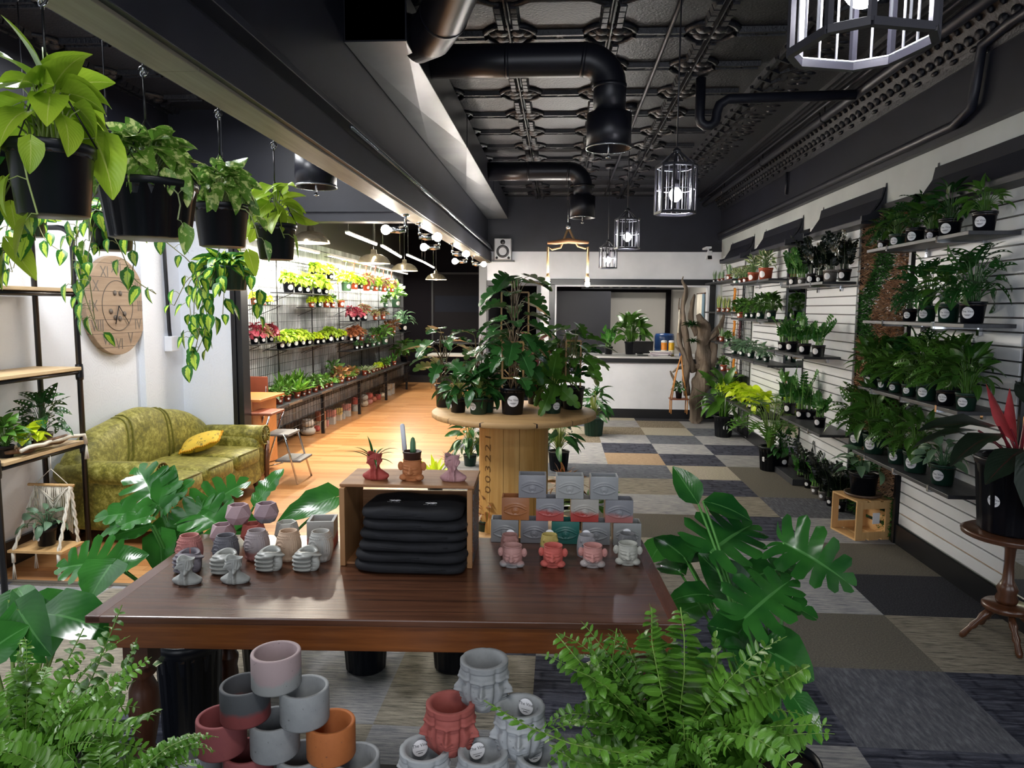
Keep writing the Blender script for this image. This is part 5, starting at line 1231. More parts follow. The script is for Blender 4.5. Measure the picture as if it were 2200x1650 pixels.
hpot('marbled pothos in the wide ribbed black hanging pot, second under the beam', 318, 392, -1.215, .138, .165, h2, ribs=True)
h3 = hbush(403, 60, .17, .16, .08, .055, 'heart', [LM['marble'], M('pale vine stem 3', '#a8b47a', .5)], [[(.08, -.04, 0), (.13, -.06, 0), (.15, -.04, -.1)]])
hpot('marbled pothos in a black hanging pot, third under the beam', 475, 440, -1.215, .098, .15, h3)
h4 = hbush(404, 26, .2, .13, .11, .075, 'heart', GM, [[(-.08, -.03, 0), (-.12, -.06, 0), (-.13, -.06, -.1)], [(.05, -.08, 0), (.08, -.11, -.05)]])
hpot('golden pothos in a black hanging pot, fourth and farthest under the beam', 592, 482, -1.215, .089, .15, h4)
BR = [LM['brasil'], M('brown vine stem', '#7a7a48', .5)]
h5 = hbush(405, 60, .08, .2, .1, .07, 'heart', BR, [[(-.1, -.05, 0), (-.18, -.08, -.08), (-.16, -.08, -.32), (-.2, -.08, -.5)], [(.1, -.03, 0), (.17, -.05, -.1), (.16, -.04, -.25)], [(0, -.12, 0), (-.02, -.16, -.1), (-.06, -.14, -.35), (-.12, -.15, -.48)],
    [(-.12, 0, 0), (-.22, 0, -.05), (-.3, 0, -.2)], [(.03, -.1, 0), (.06, -.15, -.1), (.04, -.14, -.26)], [(-.05, -.1, 0), (-.1, -.15, -.06), (-.12, -.14, -.3), (-.04, -.14, -.42)], [(-.02, -.12, 0), (-.05, -.15, -.1), (-.1, -.14, -.38), (-.14, -.15, -.52)]])
p = PY(485, 572, 3.85); t = hpot('striped philodendron in a dark teal pot with long vines trailing before the white wall', 485, 572, p[0], .125, .13, h5, top=ZC-.005, pot='green', ribs=True, name='philodendron', cat='philodendron')
h6 = hbush(406, 26, .06, .16, .085, .06, 'heart', BR, [[(-.08, -.05, 0), (-.13, -.06, -.1), (-.1, -.06, -.35), (-.05, -.06, -.5)], [(.08, -.03, 0), (.14, -.05, -.12), (.1, -.04, -.3)], [(0, -.1, 0), (.1, -.12, -.12), (.16, -.12, -.28), (.26, -.12, -.34)],
    [(.1, 0, 0), (.18, 0, -.06), (.26, 0, -.12), (.36, 0, -.2), (.4, 0, -.32)], [(-.1, 0, 0), (-.18, 0, -.1), (-.2, 0, -.3)], [(0, -.1, 0), (-.04, -.12, -.2), (-.02, -.12, -.45)]])
p = PY(238, 455, 3.1); hpot('philodendron half hidden behind the wide ribbed pot, its vines crossing the clock', 238, 455, p[0], .1, .17, h6, top=ZC-.005, name='philodendron', cat='philodendron')
h7 = hbush(407, 22, .05, .15, .09, .06, 'heart', BR, [[(-.08, -.05, 0), (-.1, -.08, -.15), (-.08, -.06, -.32)], [(.06, -.05, 0), (.12, -.06, -.15), (.2, -.06, -.2)], [(0, -.08, 0), (0, -.11, -.2), (-.04, -.1, -.3)], [(-.1, 0, .0), (-.15, 0, -.2)]])
p = PY(65, 455, 3.9); hpot('philodendron in a small ribbed green pot low at the left, under the golden pothos', 65, 455, p[0], .085, .14, h7, top=ZC-.005, pot='green', ribs=True, name='philodendron', cat='philodendron')
h8 = hbush(408, 22, .1, .14, .1, .07, 'heart', BR, [[(-.02, -.08, 0), (.02, -.12, -.1), (.06, -.1, -.22), (.12, -.1, -.24)], [(.06, -.04, 0), (.12, -.05, -.1), (.13, -.05, -.2)], [(.02, -.08, 0), (.04, -.11, -.12), (.02, -.1, -.3)]])
p = PY(-12, 330, 1.75); hpot('striped philodendron in a black pot cut by the left edge of the picture', -12, 330, p[0], .09, .15, h8, top=ZC-.005, name='philodendron', cat='philodendron')
# ------------------------------------------------------------ pipe rack at the left wall
t = thing('pipe_rack', 'tall black pipe rack with light wood shelves against the left wall', 'rack', (-3.2, 4.05, 0)); RY0, RY1 = -.35, .38
lw = wood('light shelf wood', '#c7a97c', '#dcc196', axis=1, rough=.5, bump=.1)
for y, nm_ in ((RY0, 'near'), (RY1, 'far')):
    P = [(.1, y, 0), (.1, y, 2.03)]+[(.1-.09*(1-math.cos(a)), y, 2.03+.09*math.sin(a)) for a in np.linspace(.3, PI/2, 5)]+[(-.12, y, 2.12), (-.17, y, 2.05), (-.17, y, 0)]
    MB().tube(P, .017, 12).ob('post', black_gloss, t)
for z in (.72, 1.2, 1.7):
    for x in (.1, -.17): MB().tube([(x, RY0, z), (x, RY1, z)], .014, 10).ob('rail', black_gloss, t)
    for y in (RY0, RY1): MB().tube([(-.17, y, z), (.1, y, z)], .014, 10).lathe([(.022, z-.05), (.024, z-.03), (.024, z+.03), (.022, z+.05)], 12, (.1, y, 0)).ob('rail', black_gloss, t)
    MB().box(-.19, .13, RY0+.02, RY1-.02, z+.014, z+.036).ob('shelf_board', lw, t, bevel=.003)
zr_ = .7565; bx_ = -3.2
plant('adan', (bx_-.0, 4.2, zr_), .06, .085, 'grey', 3, 'monstera with pierced leaves in a grey pot on the rack over the sofa arm', None, 1.2, sticker=False)
plant('lime', (bx_+.03, 4.03, zr_), .035, .06, 'black', 0, 'small lime philodendron in a black pot on the rack shelf', None, 1.2, sticker=False)
plant('heart', (bx_+.03, 3.86, zr_), .045, .07, 'black', 1, 'leafy green plant in a black pot at the near end of the rack shelf', None, 1.3, sticker=False)
def succulent(seed):
    rs = np.random.RandomState(seed); mb = MB()
    for i in range(16): a = i*2.4; mb.sphere((.022*math.sqrt(i/16)*math.cos(a)*1.6, .022*math.sqrt(i/16)*math.sin(a)*1.6, .012+.02*rs.rand()), .011, 7, 5, sc=(1, .6, 1.3))
    return mb
t = thing('succulent', 'small blue-green succulent in a cup on the rack shelf', 'succulent', (bx_+.07, 3.96, zr_)); inst('pot', pot_mesh(.026, .045, 'grey'), t); succulent(2).ob('leaves', M('blue green succulent', '#7fa08c', .5), t, (0, 0, .042))
# driftwood with a braided cord on the rack
dw = M('grey driftwood', '#8a7b68', .8, c2='#5f5244', scale=14, stretch=(1, 1, 1), bump=.6, bscale=40, dist=.004)
o = MB().tube([(-3.14, 3.82, .79), (-3.1, 3.95, .785), (-3.13, 4.08, .8), (-3.09, 4.2, .79), (-3.12, 4.34, .795)], .02, 8, rr=[.01, .022, .017, .02, .009]).tube([(-3.1, 4.0, .8), (-3.07, 4.1, .815), (-3.08, 4.25, .82)], .012, 6, rr=[.01, .012, .006]).tube([(-3.13, 3.9, .8), (-3.08, 3.86, .8)], .008, 6).ob('driftwood_branch', M('brown driftwood', '#7a5638', .6, c2='#4a3222', scale=20)); setp(o, 'short brown driftwood branch lying on the rack shelf', 'driftwood')
mb = MB(); P = [(-3.07, 3.85+.06*k, .796+.012*abs(math.sin(k*2))) for k in range(9)]+[(-3.05, 4.37, .80), (-3.045, 4.38, .74)]
mb.tube(P, .012, 8)
for k in range(7): mb.tube([(-3.045, 4.38, .74), (-3.045+.012*math.cos(k), 4.38+.012*math.sin(k), .64)], .004, 4)
o = mb.ob('braided_rope', cream_rope); setp(o, 'white braided macrame cord with a tassel draped on the driftwood', 'macrame cord')
# macrame swing shelf
c_ = PY(100, 1178, 4.0); SX, SY, SZ = c_[0]+.0, 4.0, c_[2]
t = thing('macrame_shelf', 'small macrame swing shelf hanging from the rack by white ropes', 'hanging shelf', (SX, SY, SZ))
MB().box(-.17, .17, -.1, .1, 0, .016).ob('board', pine, t, bevel=.002)
dz_ = PY(90, 1045, 4.05)[2]-SZ
MB().tube([(-.16, .09, dz_), (.13, .09, dz_)], .009, 10).ob('dowel', pine, t)
for sx, ty, bx2 in ((-.14, -.09, -.11), (.14, -.09, .11), (-.14, .09, -.11), (.14, .09, .11)):
    n_ = 14; mb = MB()
    for off in (0, PI):
        mb.tube([(bx2+(sx-bx2)*k/n_+.007*math.cos(k*1.5+off), .09+(ty-.09)*k/n_+.007*math.sin(k*1.5+off), dz_*(1-k/n_)) for k in range(n_+1)], .0065, 6)
    mb.tube([(sx, ty, -.002), (sx, ty, -.06)], .011, 6); 
    for k in range(5): mb.tube([(sx, ty, -.05), (sx+.01*math.cos(k*1.3), ty+.01*math.sin(k*1.3), -.16)], .0035, 4)
    mb.ob('rope', cream_rope, t)
mb = MB(); rs = np.random.RandomState(4)
for k in range(26):
    x = -.11+.22*k/25; L_ = .1+.1*abs(k-12.5)/12.5
    mb.tube([(x, .088, dz_), (x+.006*math.sin(k), .088, dz_-L_*.5), (x*.98, .088, dz_-L_-.1)], .0035, 4)
for s in (-1, 1):
    for k in range(4): mb.tube([(s*(.1-.02*k), .084, dz_-.01-.02*k), (0, .08, dz_-.09-.02*k)], .004, 5)
mb.ob('woven_fringe', cream_rope, t)
MB().tube([(-.12, .09, dz_), (-.01, .09, dz_+.1), (.1, .09, dz_)], .0025, 5).tube([(-.01, .09, dz_+.1), (-.01, .09, .72-SZ)], .0025, 5).ob('hanging_cord', cream_rope, t)
plant('silver', (SX-.01, SY+.02, SZ+.0165), .058, .11, 'black', 2, 'small dark leafy plant in a black pot on the macrame swing shelf', None, 1.0, face=-.5, sr=.02, prnt=True)
# ------------------------------------------------------------ clock, cable and outlet
ck = wood('weathered clock boards', '#8a725c', '#b8a188', axis=1, scale=1.6, rough=.7, planks=(2, .105, .015), bump=.3)
t = thing('wall_clock', 'large round weathered wooden clock with roman numerals on the left wall', 'clock', (XL+.002, 5.3, 1.63)); R_ = .375
P = [(R_*math.cos(a), R_*math.sin(a)) for a in np.linspace(0, 2*PI, 65)[:-1]]
MB().prism(P, 0, .0, .045).ob('face', ck, t, bevel=.003)
num = M('dark inlay', '#5c5148', .5)
for i, s in enumerate(['XII', 'I', 'II', 'III', 'IV', 'V', 'VI', 'VII', 'VIII', 'IX', 'X', 'XI']):
    a = PI/2-i*PI/6; V, Fc = text_verts(s, .12); V = V-np.array([0, .042, 0])
    MB().add(np.c_[np.full(len(V), .0465), V[:, 0]*.9+.29*math.cos(a), V[:, 1]+.29*math.sin(a)], Fc).ob('numeral', num, t, fix=False)
MB().tube([(.046, .19*math.cos(a), .19*math.sin(a)) for a in np.linspace(0, 2*PI, 49)], .003, 5).ob('ring', num, t)
h_ = MB().tube([(.055, 0, 0), (.055, .12, -.14)], .003, 5).tube([(.055, 0, 0), (.055, -.05, -.14)], .004, 5).ob('hands', black_gloss, t)
for a in (1.2, 1.9, 3.6, 4.3, 4.9, 5.6): MB().lathe([(.02, 0), (.02, .004), (.001, .004)], 14).ob('button', num, t, (.046, .1*math.cos(a), .1*math.sin(a)), (0, PI/2, 0))
q0 = PX(353, 520, XL+.08); q1 = PX(367, 722, XL+.08)
o = MB().tube([(XL+.075, q0[1], 2.35), (XL+.075, q0[1], q0[2]), (XL+.075, q1[1]-.01, q1[2]+.06), (XL+.075, q1[1], q1[2])], .016, 8).ob('power_cable', black_gloss); setp(o, 'thick black cable running down the left wall to the outlet box', 'cable')
o = MB().box(XL+.051, XL+.12, q1[1]-.06, q1[1]+.06, q1[2]-.13, q1[2]).ob('outlet_box', white_wall, bevel=.006); setp(o, 'small white outlet box at the end of the black cable', 'outlet')
# ------------------------------------------------------------ sofa
n = NT('olive crushed velvet'); v = n.coord('Object'); a_ = n.noise(v, 26, 6, .75); b_ = n.noise(n.coord('Object', (1, 1, 1)), 7, 3)
f = n.math('ADD', n.math('MULTIPLY', a_, .8), n.math('MULTIPLY', b_, .25))
n.col(n.ramp(f, [(.4, '#4c4910'), (.52, '#74701f'), (.6, '#9c9645'), (.7, '#bdb56f')])); n.p(Roughness=.55)
n.b.inputs['Sheen Weight'].default_value = .5; n.b.inputs['Sheen Tint'].default_value = lin('#d8d08a'); n.bump(a_, .3, .006); velvet = n.mat
piping = M('olive piping', '#6a6820', .6)
t = thing('sofa', 'vintage olive green velvet camelback sofa with rolled arms along the left wall', 'sofa', (-3.0, 5.36, 0), -.04)
SL = .72   # half length inside the arms
def pad(mb, x0, x1, y0, y1, z0, z1, bulge=.03, nx=8, ny=8, r=.03, edge=None):
    """rounded upholstered slab"""
    V, Fc = [], []; N = 24; U = 12
    cx, cy, cz = (x0+x1)/2, (y0+y1)/2, (z0+z1)/2; hx, hy, hz = (x1-x0)/2, (y1-y0)/2, (z1-z0)/2
    for i in range(U+1):
        ph = -PI/2+PI*i/U
        for j in range(N):
            th = 2*PI*j/N; e1, e2 = .35, .28
            sg = lambda w_, m_: math.copysign(abs(w_)**m_, w_)
            V.append((cx+hx*sg(math.cos(ph), e1)*sg(math.cos(th), e2), cy+hy*sg(math.cos(ph), e1)*sg(math.sin(th), e2), cz+hz*sg(math.sin(ph), e1)+(bulge*math.cos(th*0) if False else 0)))
    for i in range(U):
        for j in range(N): Fc.append((i*N+j, i*N+(j+1) % N, (i+1)*N+(j+1) % N, (i+1)*N+j))
    mb.add(V, Fc); return mb
MB().box(-.36, .33, -SL-.06, SL+.06, .1, .29).ob('base', velvet, t, bevel=.02)
o = pad(MB(), .24, .36, -SL-.06, SL+.06, .09, .32).ob('front_rail', velvet, t)
for k in range(3):
    y0 = -SL+.02+k*(2*SL-.04)/3; y1 = y0+(2*SL-.04)/3
    cu = pad(MB(), -.25, .39, y0+.004, y1-.004, .27, .42).ob('seat_cushion', velvet, t)
    MB().tube([(.375, y0+.05, .405), (.382, (y0+y1)/2, .41), (.375, y1-.05, .405)], .005, 6).ob('piping', piping, cu)
# camel back: swept section whose height follows the curve
V, Fc = [], []; NY = 26; sec = [(-.36, .1), (-.4, .5), (-.41, .9), (-.37, .985), (-.29, 1.0), (-.23, .96), (-.2, .85), (-.19, .6), (-.21, .38), (-.24, .3)]
for j in range(NY+1):
    y = -SL-.12+(2*SL+.24)*j/NY; u = (y)/(SL+.12); top = .58+.25*(math.cos(u*PI/2)**.75 if abs(u) < 1 else 0)+.012*math.cos(u*9)
    for (x, s_) in sec:
        z = .12+(top-.12)*s_; pf = .02*math.cos(u*PI*1.5)**2 if .3 < s_ < .97 and x > -.3 else 0
        V.append((x+pf+.05*abs(u)**3, y*(1 if abs(u) < .98 else 1), z))
m_ = len(sec)
for j in range(NY):
    for i in range(m_-1): Fc.append((j*m_+i, j*m_+i+1, (j+1)*m_+i+1, (j+1)*m_+i))
Fc.append(tuple(range(m_))); Fc.append(tuple(NY*m_+i for i in range(m_)))
bk_ = MB().add(V, Fc).ob('backrest', velvet, t); bk_.modifiers.new('s', 'SUBSURF').levels = 1; bk_.modifiers['s'].render_levels = 1
for y in (-.26, -.21, .21, .26):
    P = []
    for s_, x_ in ((.38, -.21), (.5, -.198), (.6, -.19), (.75, -.193), (.85, -.2), (.93, -.216), (.97, -.238), (1.0, -.28), (.99, -.34)):
        yy_ = y*(1+.3*(1-s_)); u = yy_/(SL+.12); tp = .58+.25*math.cos(u*PI/2)**.75+.012*math.cos(u*9)
        P.append((x_+(.02*math.cos(u*PI*1.5)**2 if s_ < .97 else 0)+.05*abs(u)**3, yy_, .12+(tp-.12)*s_-.002))
    MB().tube(P, .006, 6).ob('back_piping', piping, bk_)
for s in (-1, 1):
    yc = s*(SL+.03)
    arm = pad(MB(), -.36, .36, yc-.075, yc+.075, .1, .5).ob('arm', velvet, t)
    P = [(-.36, yc+s*.03, .49), (-.1, yc+s*.03, .5), (.2, yc+s*.03, .5), (.37, yc+s*.03, .5)]
    MB().tube(P, .085, 20, rr=[.07, .08, .085, .085]).ob('arm_roll', velvet, arm)
    mb = MB()
    for k in range(14):
        a = k*2*PI/14; mb.tube([(.373, yc+s*.03, .5), (.376, yc+s*.03+.07*math.cos(a), .5+.07*math.sin(a))], .005, 5)
    mb.tube([(.375, yc+s*.03+.083*math.cos(a), .5+.083*math.sin(a)) for a in np.linspace(0, 2*PI, 25)], .007, 6)
    mb.ob('arm_pleats', velvet, arm)
    MB().tube([(.372, yc+s*.07, .44), (.378, yc+s*.045, .3), (.374, yc+s*.04, .1)], .022, 8).ob('wood_trim', dkw, arm)
    for x in (-.3, .3): MB().lathe([(.02, 0), (.024, .02), (.035, .06), (.03, .1)], 12, (x, yc, 0)).ob('foot', dkw, t)
n = NT('yellow embroidered cushion'); a_ = n.noise(n.coord('Object'), 22, 3, .6); n.col(n.mix(n.ramp(a_, [(.58, '#000000'), (.64, '#ffffff')]), '#d9b740', '#8a7a3a')); n.p(Roughness=.8); n.bump(a_, .2, .004)
t = thing('cushion', 'yellow embroidered cushion with fringed edge lying in the far corner of the sofa', 'cushion', (-2.98, 5.74, .5), .5)
V, Fc = [], []; N = 16
for sd in (1, -1):
    for i in range(N+1):
        for j in range(N+1):
            u, w_ = i/N*2-1, j/N*2-1; pin = 1-.1*(u*u+w_*w_-u*u*w_*w_)
            V.append((u*.17*pin, w_*.2*pin, sd*.065*((1-u**2)*(1-w_**2))**.45))
for b0 in (0, (N+1)**2):
    for i in range(N):
        for j in range(N): q = b0+i*(N+1)+j; Fc.append((q, q+1, q+N+2, q+N+1))
cu = MB().add(V, Fc).ob('cover', n.mat, t); t.rotation_euler = (.05, -.3, .35)
mb = MB(); pr_ = [(-.15, -.18), (.15, -.18), (.15, .18), (-.15, .18), (-.15, -.18)]
for a, b in zip(pr_[:-1], pr_[1:]):
    for k in range(18):
        x = a[0]+(b[0]-a[0])*k/18; y = a[1]+(b[1]-a[1])*k/18; mb.sphere((x*1.04, y*1.04, .004*math.sin(k)), .009, 6, 4)
mb.ob('fringe', M('mustard fringe', '#d29a1c', .8), t)
# ------------------------------------------------------------ back counter goods
def at(px, py, Y=10.95): return PY(px, py, Y)
z_c = .9355
q = at(1355, 745, 11.3); plant('heart', (q[0], 11.3, z_c), .1, .2, 'black', 2, 'broad split-leaf monstera in a black pot on the back counter', None, 1.6, sticker=False, name='monstera')
q = at(1308, 745, 11.2); plant('zz', (q[0], 11.25, z_c), .07, .12, 'black', 1, 'thin dark plant left of the monstera on the back counter', None, 1.5, sticker=False)
q = at(1381, 745, 11.0)
t = thing('tablet_stand', 'black tablet register leaning on the back counter', 'tablet', (q[0], 10.95, z_c)); MB().obox((0, 0, .13), .3, .015, .2, M=[[1, 0, 0], [0, .94, -.34], [0, .34, .94]]).ob('screen', black_gloss, t, bevel=.006); MB().box(-.08, .08, -.02, .1, 0, .012).ob('stand', black_gloss, t)
q = at(1377, 700, 11.35); t = thing('tall_candle_stand', 'tall slim dark stand with a flared top on the back counter', 'stand', (q[0], 11.38, z_c)); MB().tube([(0, 0, 0), (0, 0, .52)], .012, 8).ob('pole', black_gloss, t); MB().lathe([(.05, 0), (.05, .01), (.01, .02)], 16).ob('base', black_gloss, t); MB().lathe([(.012, .5), (.05, .58), (.045, .585), (.01, .52)], 12).ob('flared_top', M('brown top', '#4a3c30', .6), t)
q = at(1427, 740, 12.3); t = thing('water_bottle', 'big blue water cooler bottle in the back office', 'bottle', (q[0], 12.3, .5)); blu = M('blue polycarbonate', '#3b5f9e', .15); blu.node_tree.nodes['Principled BSDF'].inputs['Transmission Weight'].default_value = .4
MB().lathe([(.001, .3), (.15, .3), (.165, .33), (.165, .45), (.158, .47), (.165, .49), (.165, .68), (.16, .7), (.15, .73), (.001, .74)], 28).ob('body', blu, t); MB().lathe([(.12, -.5), (.12, .3)], 20).ob('cooler_base', white_wall, t)
for px, c1_, c2_, lb in ((1428, '#e8e4dc', '#e08a2a', 'white wipes canister with an orange label on the counter'), (1444, '#f0e8c8', '#e0b020', 'white wipes canister with a yellow label on the counter')):
    q = at(px, 745); t = thing('wipes_canister', lb, 'canister', (q[0], 11.02, z_c)); MB().lathe([(.042, 0), (.045, .004), (.045, .2), (.04, .205)], 20).ob('body', M(lb[:9]+c2_, c2_, .4), t); MB().lathe([(.0455, .02), (.0455, .09)], 20).ob('label_band', M('band'+c2_, c1_, .4), t); MB().lathe([(.046, .2), (.046, .225), (.03, .235), (.001, .235)], 20).ob('lid', white_wall, t)
q = at(1418, 755); t = thing('paper_stack', 'messy stack of papers and bags on the back counter', 'papers', (q[0], 10.92, z_c)); rs = np.random.RandomState(3)
for k in range(7): MB().obox((rs.uniform(-.03, .03), rs.uniform(-.02, .02), .006+.011*k), .3, .2, .01, rz=rs.uniform(-.3, .3)).ob('sheet', [paper, M('lilac paper', '#b7a8b8', .6)][k % 2], t)
q = at(1468, 750); o = MB().lathe([(.05, 0), (.05, .05), (.02, .05), (.02, 0)], 24).ob('tape_roll', M('blue tape', '#2a5ca8', .5), None, (q[0], 11.0, z_c)); setp(o, 'roll of blue tape beside the canisters on the counter', 'tape')
for k, px in enumerate((1282, 1302, 1322, 1342, 1362, 1382, 1402)):
    q = PY(px, 640, 13.7); t = plant('heart', (q[0], 13.7, 2.035), .075, .11, 'black', k % 3, f'dark potted plant on the high office shelf, {ORD[k]} from the left', 'plants on the high office shelf', .6, sticker=False)
o = MB().box(.4, 2.3, 13.55, 13.85, 2.01, 2.034).ob('office_shelf', black_gloss); setp(o, 'high dark shelf on the back office wall', 'shelf')
q = PY(1490, 670, 12.4); t = thing('wall_hanging', 'cream and blue yarn wall hanging behind the driftwood tree', 'wall hanging', (2.3, 12.0, 1.9)); 
for k in range(24): MB().tube([(0, -.3+.025*k, 0), (.0, -.3+.025*k, -.5-.15*math.sin(k/23*PI))], .011, 5).ob('strand', [cream_rope, M('blue yarn', '#6f8898', .9)][1 if k < 7 else 0], t)
MB().tube([(0, -.36, 0), (0, .34, 0)], .012, 8).ob('rod', dkw, t)
# speaker, camera, rope light
q = at(1082, 537, 11.05); t = thing('loudspeaker', 'silver bookshelf loudspeaker high on the back wall', 'speaker', (q[0], 10.98, q[2]))
MB().box(-.13, .13, -.1, .1, -.16, .16).ob('cabinet', M('silver cabinet', '#a9abaf', .35, metal=.4), t, bevel=.012)
MB().lathe([(.001, -.02), (.06, .0), (.085, .012), (.095, .004)], 28).ob('woofer', black_gloss, t, (0, -.1, -.035), (PI/2, 0, 0)); MB().lathe([(.001, .01), (.02, .008), (.035, .004), (.037, 0)], 20).ob('tweeter', black_gloss, t, (0, -.1, .105), (PI/2, 0, 0))
for s in (-.09, .09): MB().lathe([(.001, .004), (.018, .004), (.02, 0)], 14).ob('port', black_gloss, t, (s, -.1, -.13), (PI/2, 0, 0))
MB().box(-.17, .17, -.02, .11, -.18, -.16).ob('bracket', black_gloss, t)
q = at(1517, 545, 11.0); t = thing('security_camera', 'white security camera in the upper right back corner', 'camera', (q[0], 10.85, q[2]))
MB().box(-.04, .04, -.05, .25, .06, .09).ob('mount', white_wall, t, bevel=.005); MB().tube([(0, 0, .06), (0, -.03, 0)], .012, 8).ob('arm', white_wall, t); MB().obox((0, -.06, -.04), .075, .16, .07, M=[[1, 0, 0], [0, .9, .43], [0, -.43, .9]]).ob('body', white_wall, t, bevel=.01); MB().obox((0, -.135, -.075), .06, .006, .055, M=[[1, 0, 0], [0, .9, .43], [0, -.43, .9]]).ob('lens', black_gloss, t)
# yoke lamp with rope
YL = 8.9
def yl(px, py): q = PY(px, py, YL); return (q[0], YL, q[2])
t = thing('yoke_lamp', 'rustic wooden yoke lamp with two rope-hung bulbs before the back wall', 'lamp', yl(1221, 500)); o0 = np.array(yl(1221, 500))
def L_(px, py): return tuple(np.array(yl(px, py))-o0)
MB().tube([L_(1176, 522), L_(1195, 521), L_(1221, 517), L_(1247, 520), L_(1265, 521)], .03, 10, rr=[.018, .028, .034, .028, .018]).ob('yoke_bar', wood('old yoke wood', '#8a5f3c', '#b08460', axis=0), t)
mb = MB().tube([L_(1221, 490), L_(1214, 508), L_(1204, 532), L_(1186, 536), L_(1177, 530), L_(1177, 560), L_(1177, 590)], .014, 8).tube([L_(1222, 490), L_(1230, 508), L_(1242, 529), L_(1258, 534), L_(1264, 530), L_(1263, 560), L_(1262, 590)], .014, 8)
mb.tube([L_(1177, 588), L_(1177, 603)], .02, 8, rr=[.016, .03]).tube([L_(1262, 588), L_(1262, 603)], .02, 8, rr=[.016, .03]); mb.ob('rope', jute, t)
MB().tube([L_(1220, 430), L_(1221, 486)], .006, 6).tube([L_(1221, 480), L_(1221, 492)], .03, 10).ob('rod', steel, t)
MB().tube([L_(1220, 430), (0, 0, ZC-o0[2])], .006, 6).ob('upper_rod', black_gloss, t)
BULB = emis('warm bulb glow', '#fff2dc', 60, False); BULBC = emis('cool bulb glow', '#f6f4ff', 60, False)
LIGHTS = []
def light(loc, e, col=(1, .95, .88), r=.04, name='bulb_light', parent=None):
    l = bpy.data.lights.new(name, 'POINT'); l.energy = e; l.color = col; l.shadow_soft_size = r
    o = bpy.data.objects.new(name, l); COL.objects.link(o); o.location = tuple(float(c) for c in loc); return o
for px in (1177, 1262):
    q = L_(px, 610); MB().sphere(q, .03, 14, 10, sc=(1, 1, 1.2)).ob('bulb', BULB, t); light(np.array(q)+o0+np.array([0, -.05, -.03]), 26)
# driftwood tree
YT = 10.45
def tt(px, py, dy=0): q = PY(px, py, YT+dy); return (q[0], q[1], max(q[2], .03))
dwm = M('weathered driftwood', '#85786c', .85, c2='#57493d', scale=5, stretch=(3, 3, .5), bump=.8, bscale=16, dist=.012)
t = thing('driftwood_tree', 'tall twisted grey driftwood tree standing beside the counter', 'driftwood', (tt(1495, 880)[0], YT, 0)); o0 = np.array([tt(1495, 880)[0], YT, 0])
def D_(lst): return [tuple(np.array(tt(*p))-o0) for p in lst]
def branch(pts, rr, nm='branch'):
    P = np.array(D_(pts)); n_ = len(P)*4; u = np.linspace(0, len(P)-1, n_); Q = np.c_[[np.interp(u, range(len(P)), P[:, k]) for k in range(3)]].T
    for _ in range(2): Q[1:-1] = (Q[:-2]+2*Q[1:-1]+Q[2:])/4
    if P[0][2] < .2: Q[:3, 2] = [-.0, .02, .05]
    R__ = np.interp(u, range(len(P)), rr)/142.0*.72
    mb = MB(); mb.tube(Q, .05, 12, rr=R__)
    V = mb.v[0]; k = np.arange(len(V)); sg = k % 12; rg = k//12; c = Q[rg]; V[:] = c+(V-c)*(1+.22*np.sin(sg*PI/6*3+rg*.35)+.14*np.sin(sg*PI/6*2-rg*.9)+.1*np.sin(rg*1.7))[:, None]
    return mb.ob(nm, dwm, t)
branch([(1500, 895), (1490, 860), (1510, 820), (1515, 780), (1508, 740), (1512, 700), (1500, 675)], [16, 17, 22, 20, 20, 17, 6], 'trunk')
branch([(1488, 892), (1500, 850), (1528, 800), (1532, 750), (1536, 720)], [10, 14, 12, 10, 8], 'trunk')
branch([(1505, 740), (1535, 720), (1548, 700), (1557, 672)], [12, 11, 8, 2])
branch([(1475, 850), (1472, 810), (1478, 780), (1460, 740), (1458, 700), (1466, 680)], [8, 10, 9, 7, 5, 3])
branch([(1490, 800), (1478, 760), (1470, 700), (1466, 660), (1475, 620), (1465, 605), (1468, 594)], [8, 9, 8, 6, 6, 3, 1])
branch([(1492, 632), (1488, 650), (1484, 690), (1498, 720)], [2, 6, 7, 9]); branch([(1480, 700), (1465, 690), (1458, 660), (1460, 640)], [4, 3, 2, 1]); branch([(1530, 730), (1545, 735), (1556, 720)], [5, 3, 1])
branch([(1510, 790), (1480, 785), (1458, 790), (1445, 800)], [7, 6, 4, 2]); branch([(1455, 830), (1448, 815), (1440, 797)], [5, 4, 2])
branch([(1500, 770), (1530, 765), (1550, 775)], [6, 4, 2]); branch([(1450, 745), (1475, 765), (1490, 790)], [2, 5, 6])
o = MB().tube([(a+o0[0], b, .082) for a, b, c in D_([(1485, 878, -.2), (1510, 868, -.3), (1550, 874, -.2)])], .1, 14, rr=[.07, .085, .075]).ob('driftwood_log', dwm); setp(o, 'thick rounded driftwood log lying at the foot of the tree', 'driftwood')
o = setp(MB().tube([(a+o0[0], b, .05) for a, b, c in D_([(1495, 898, -.25), (1515, 905, -.3), (1540, 895, -.3)])], .04, 10, rr=[.03, .045, .03]).ob('driftwood_piece', M('reddish driftwood', '#7a5236', .8, c2='#4a3020', scale=8)), 'reddish driftwood piece on the carpet before the log', 'driftwood')
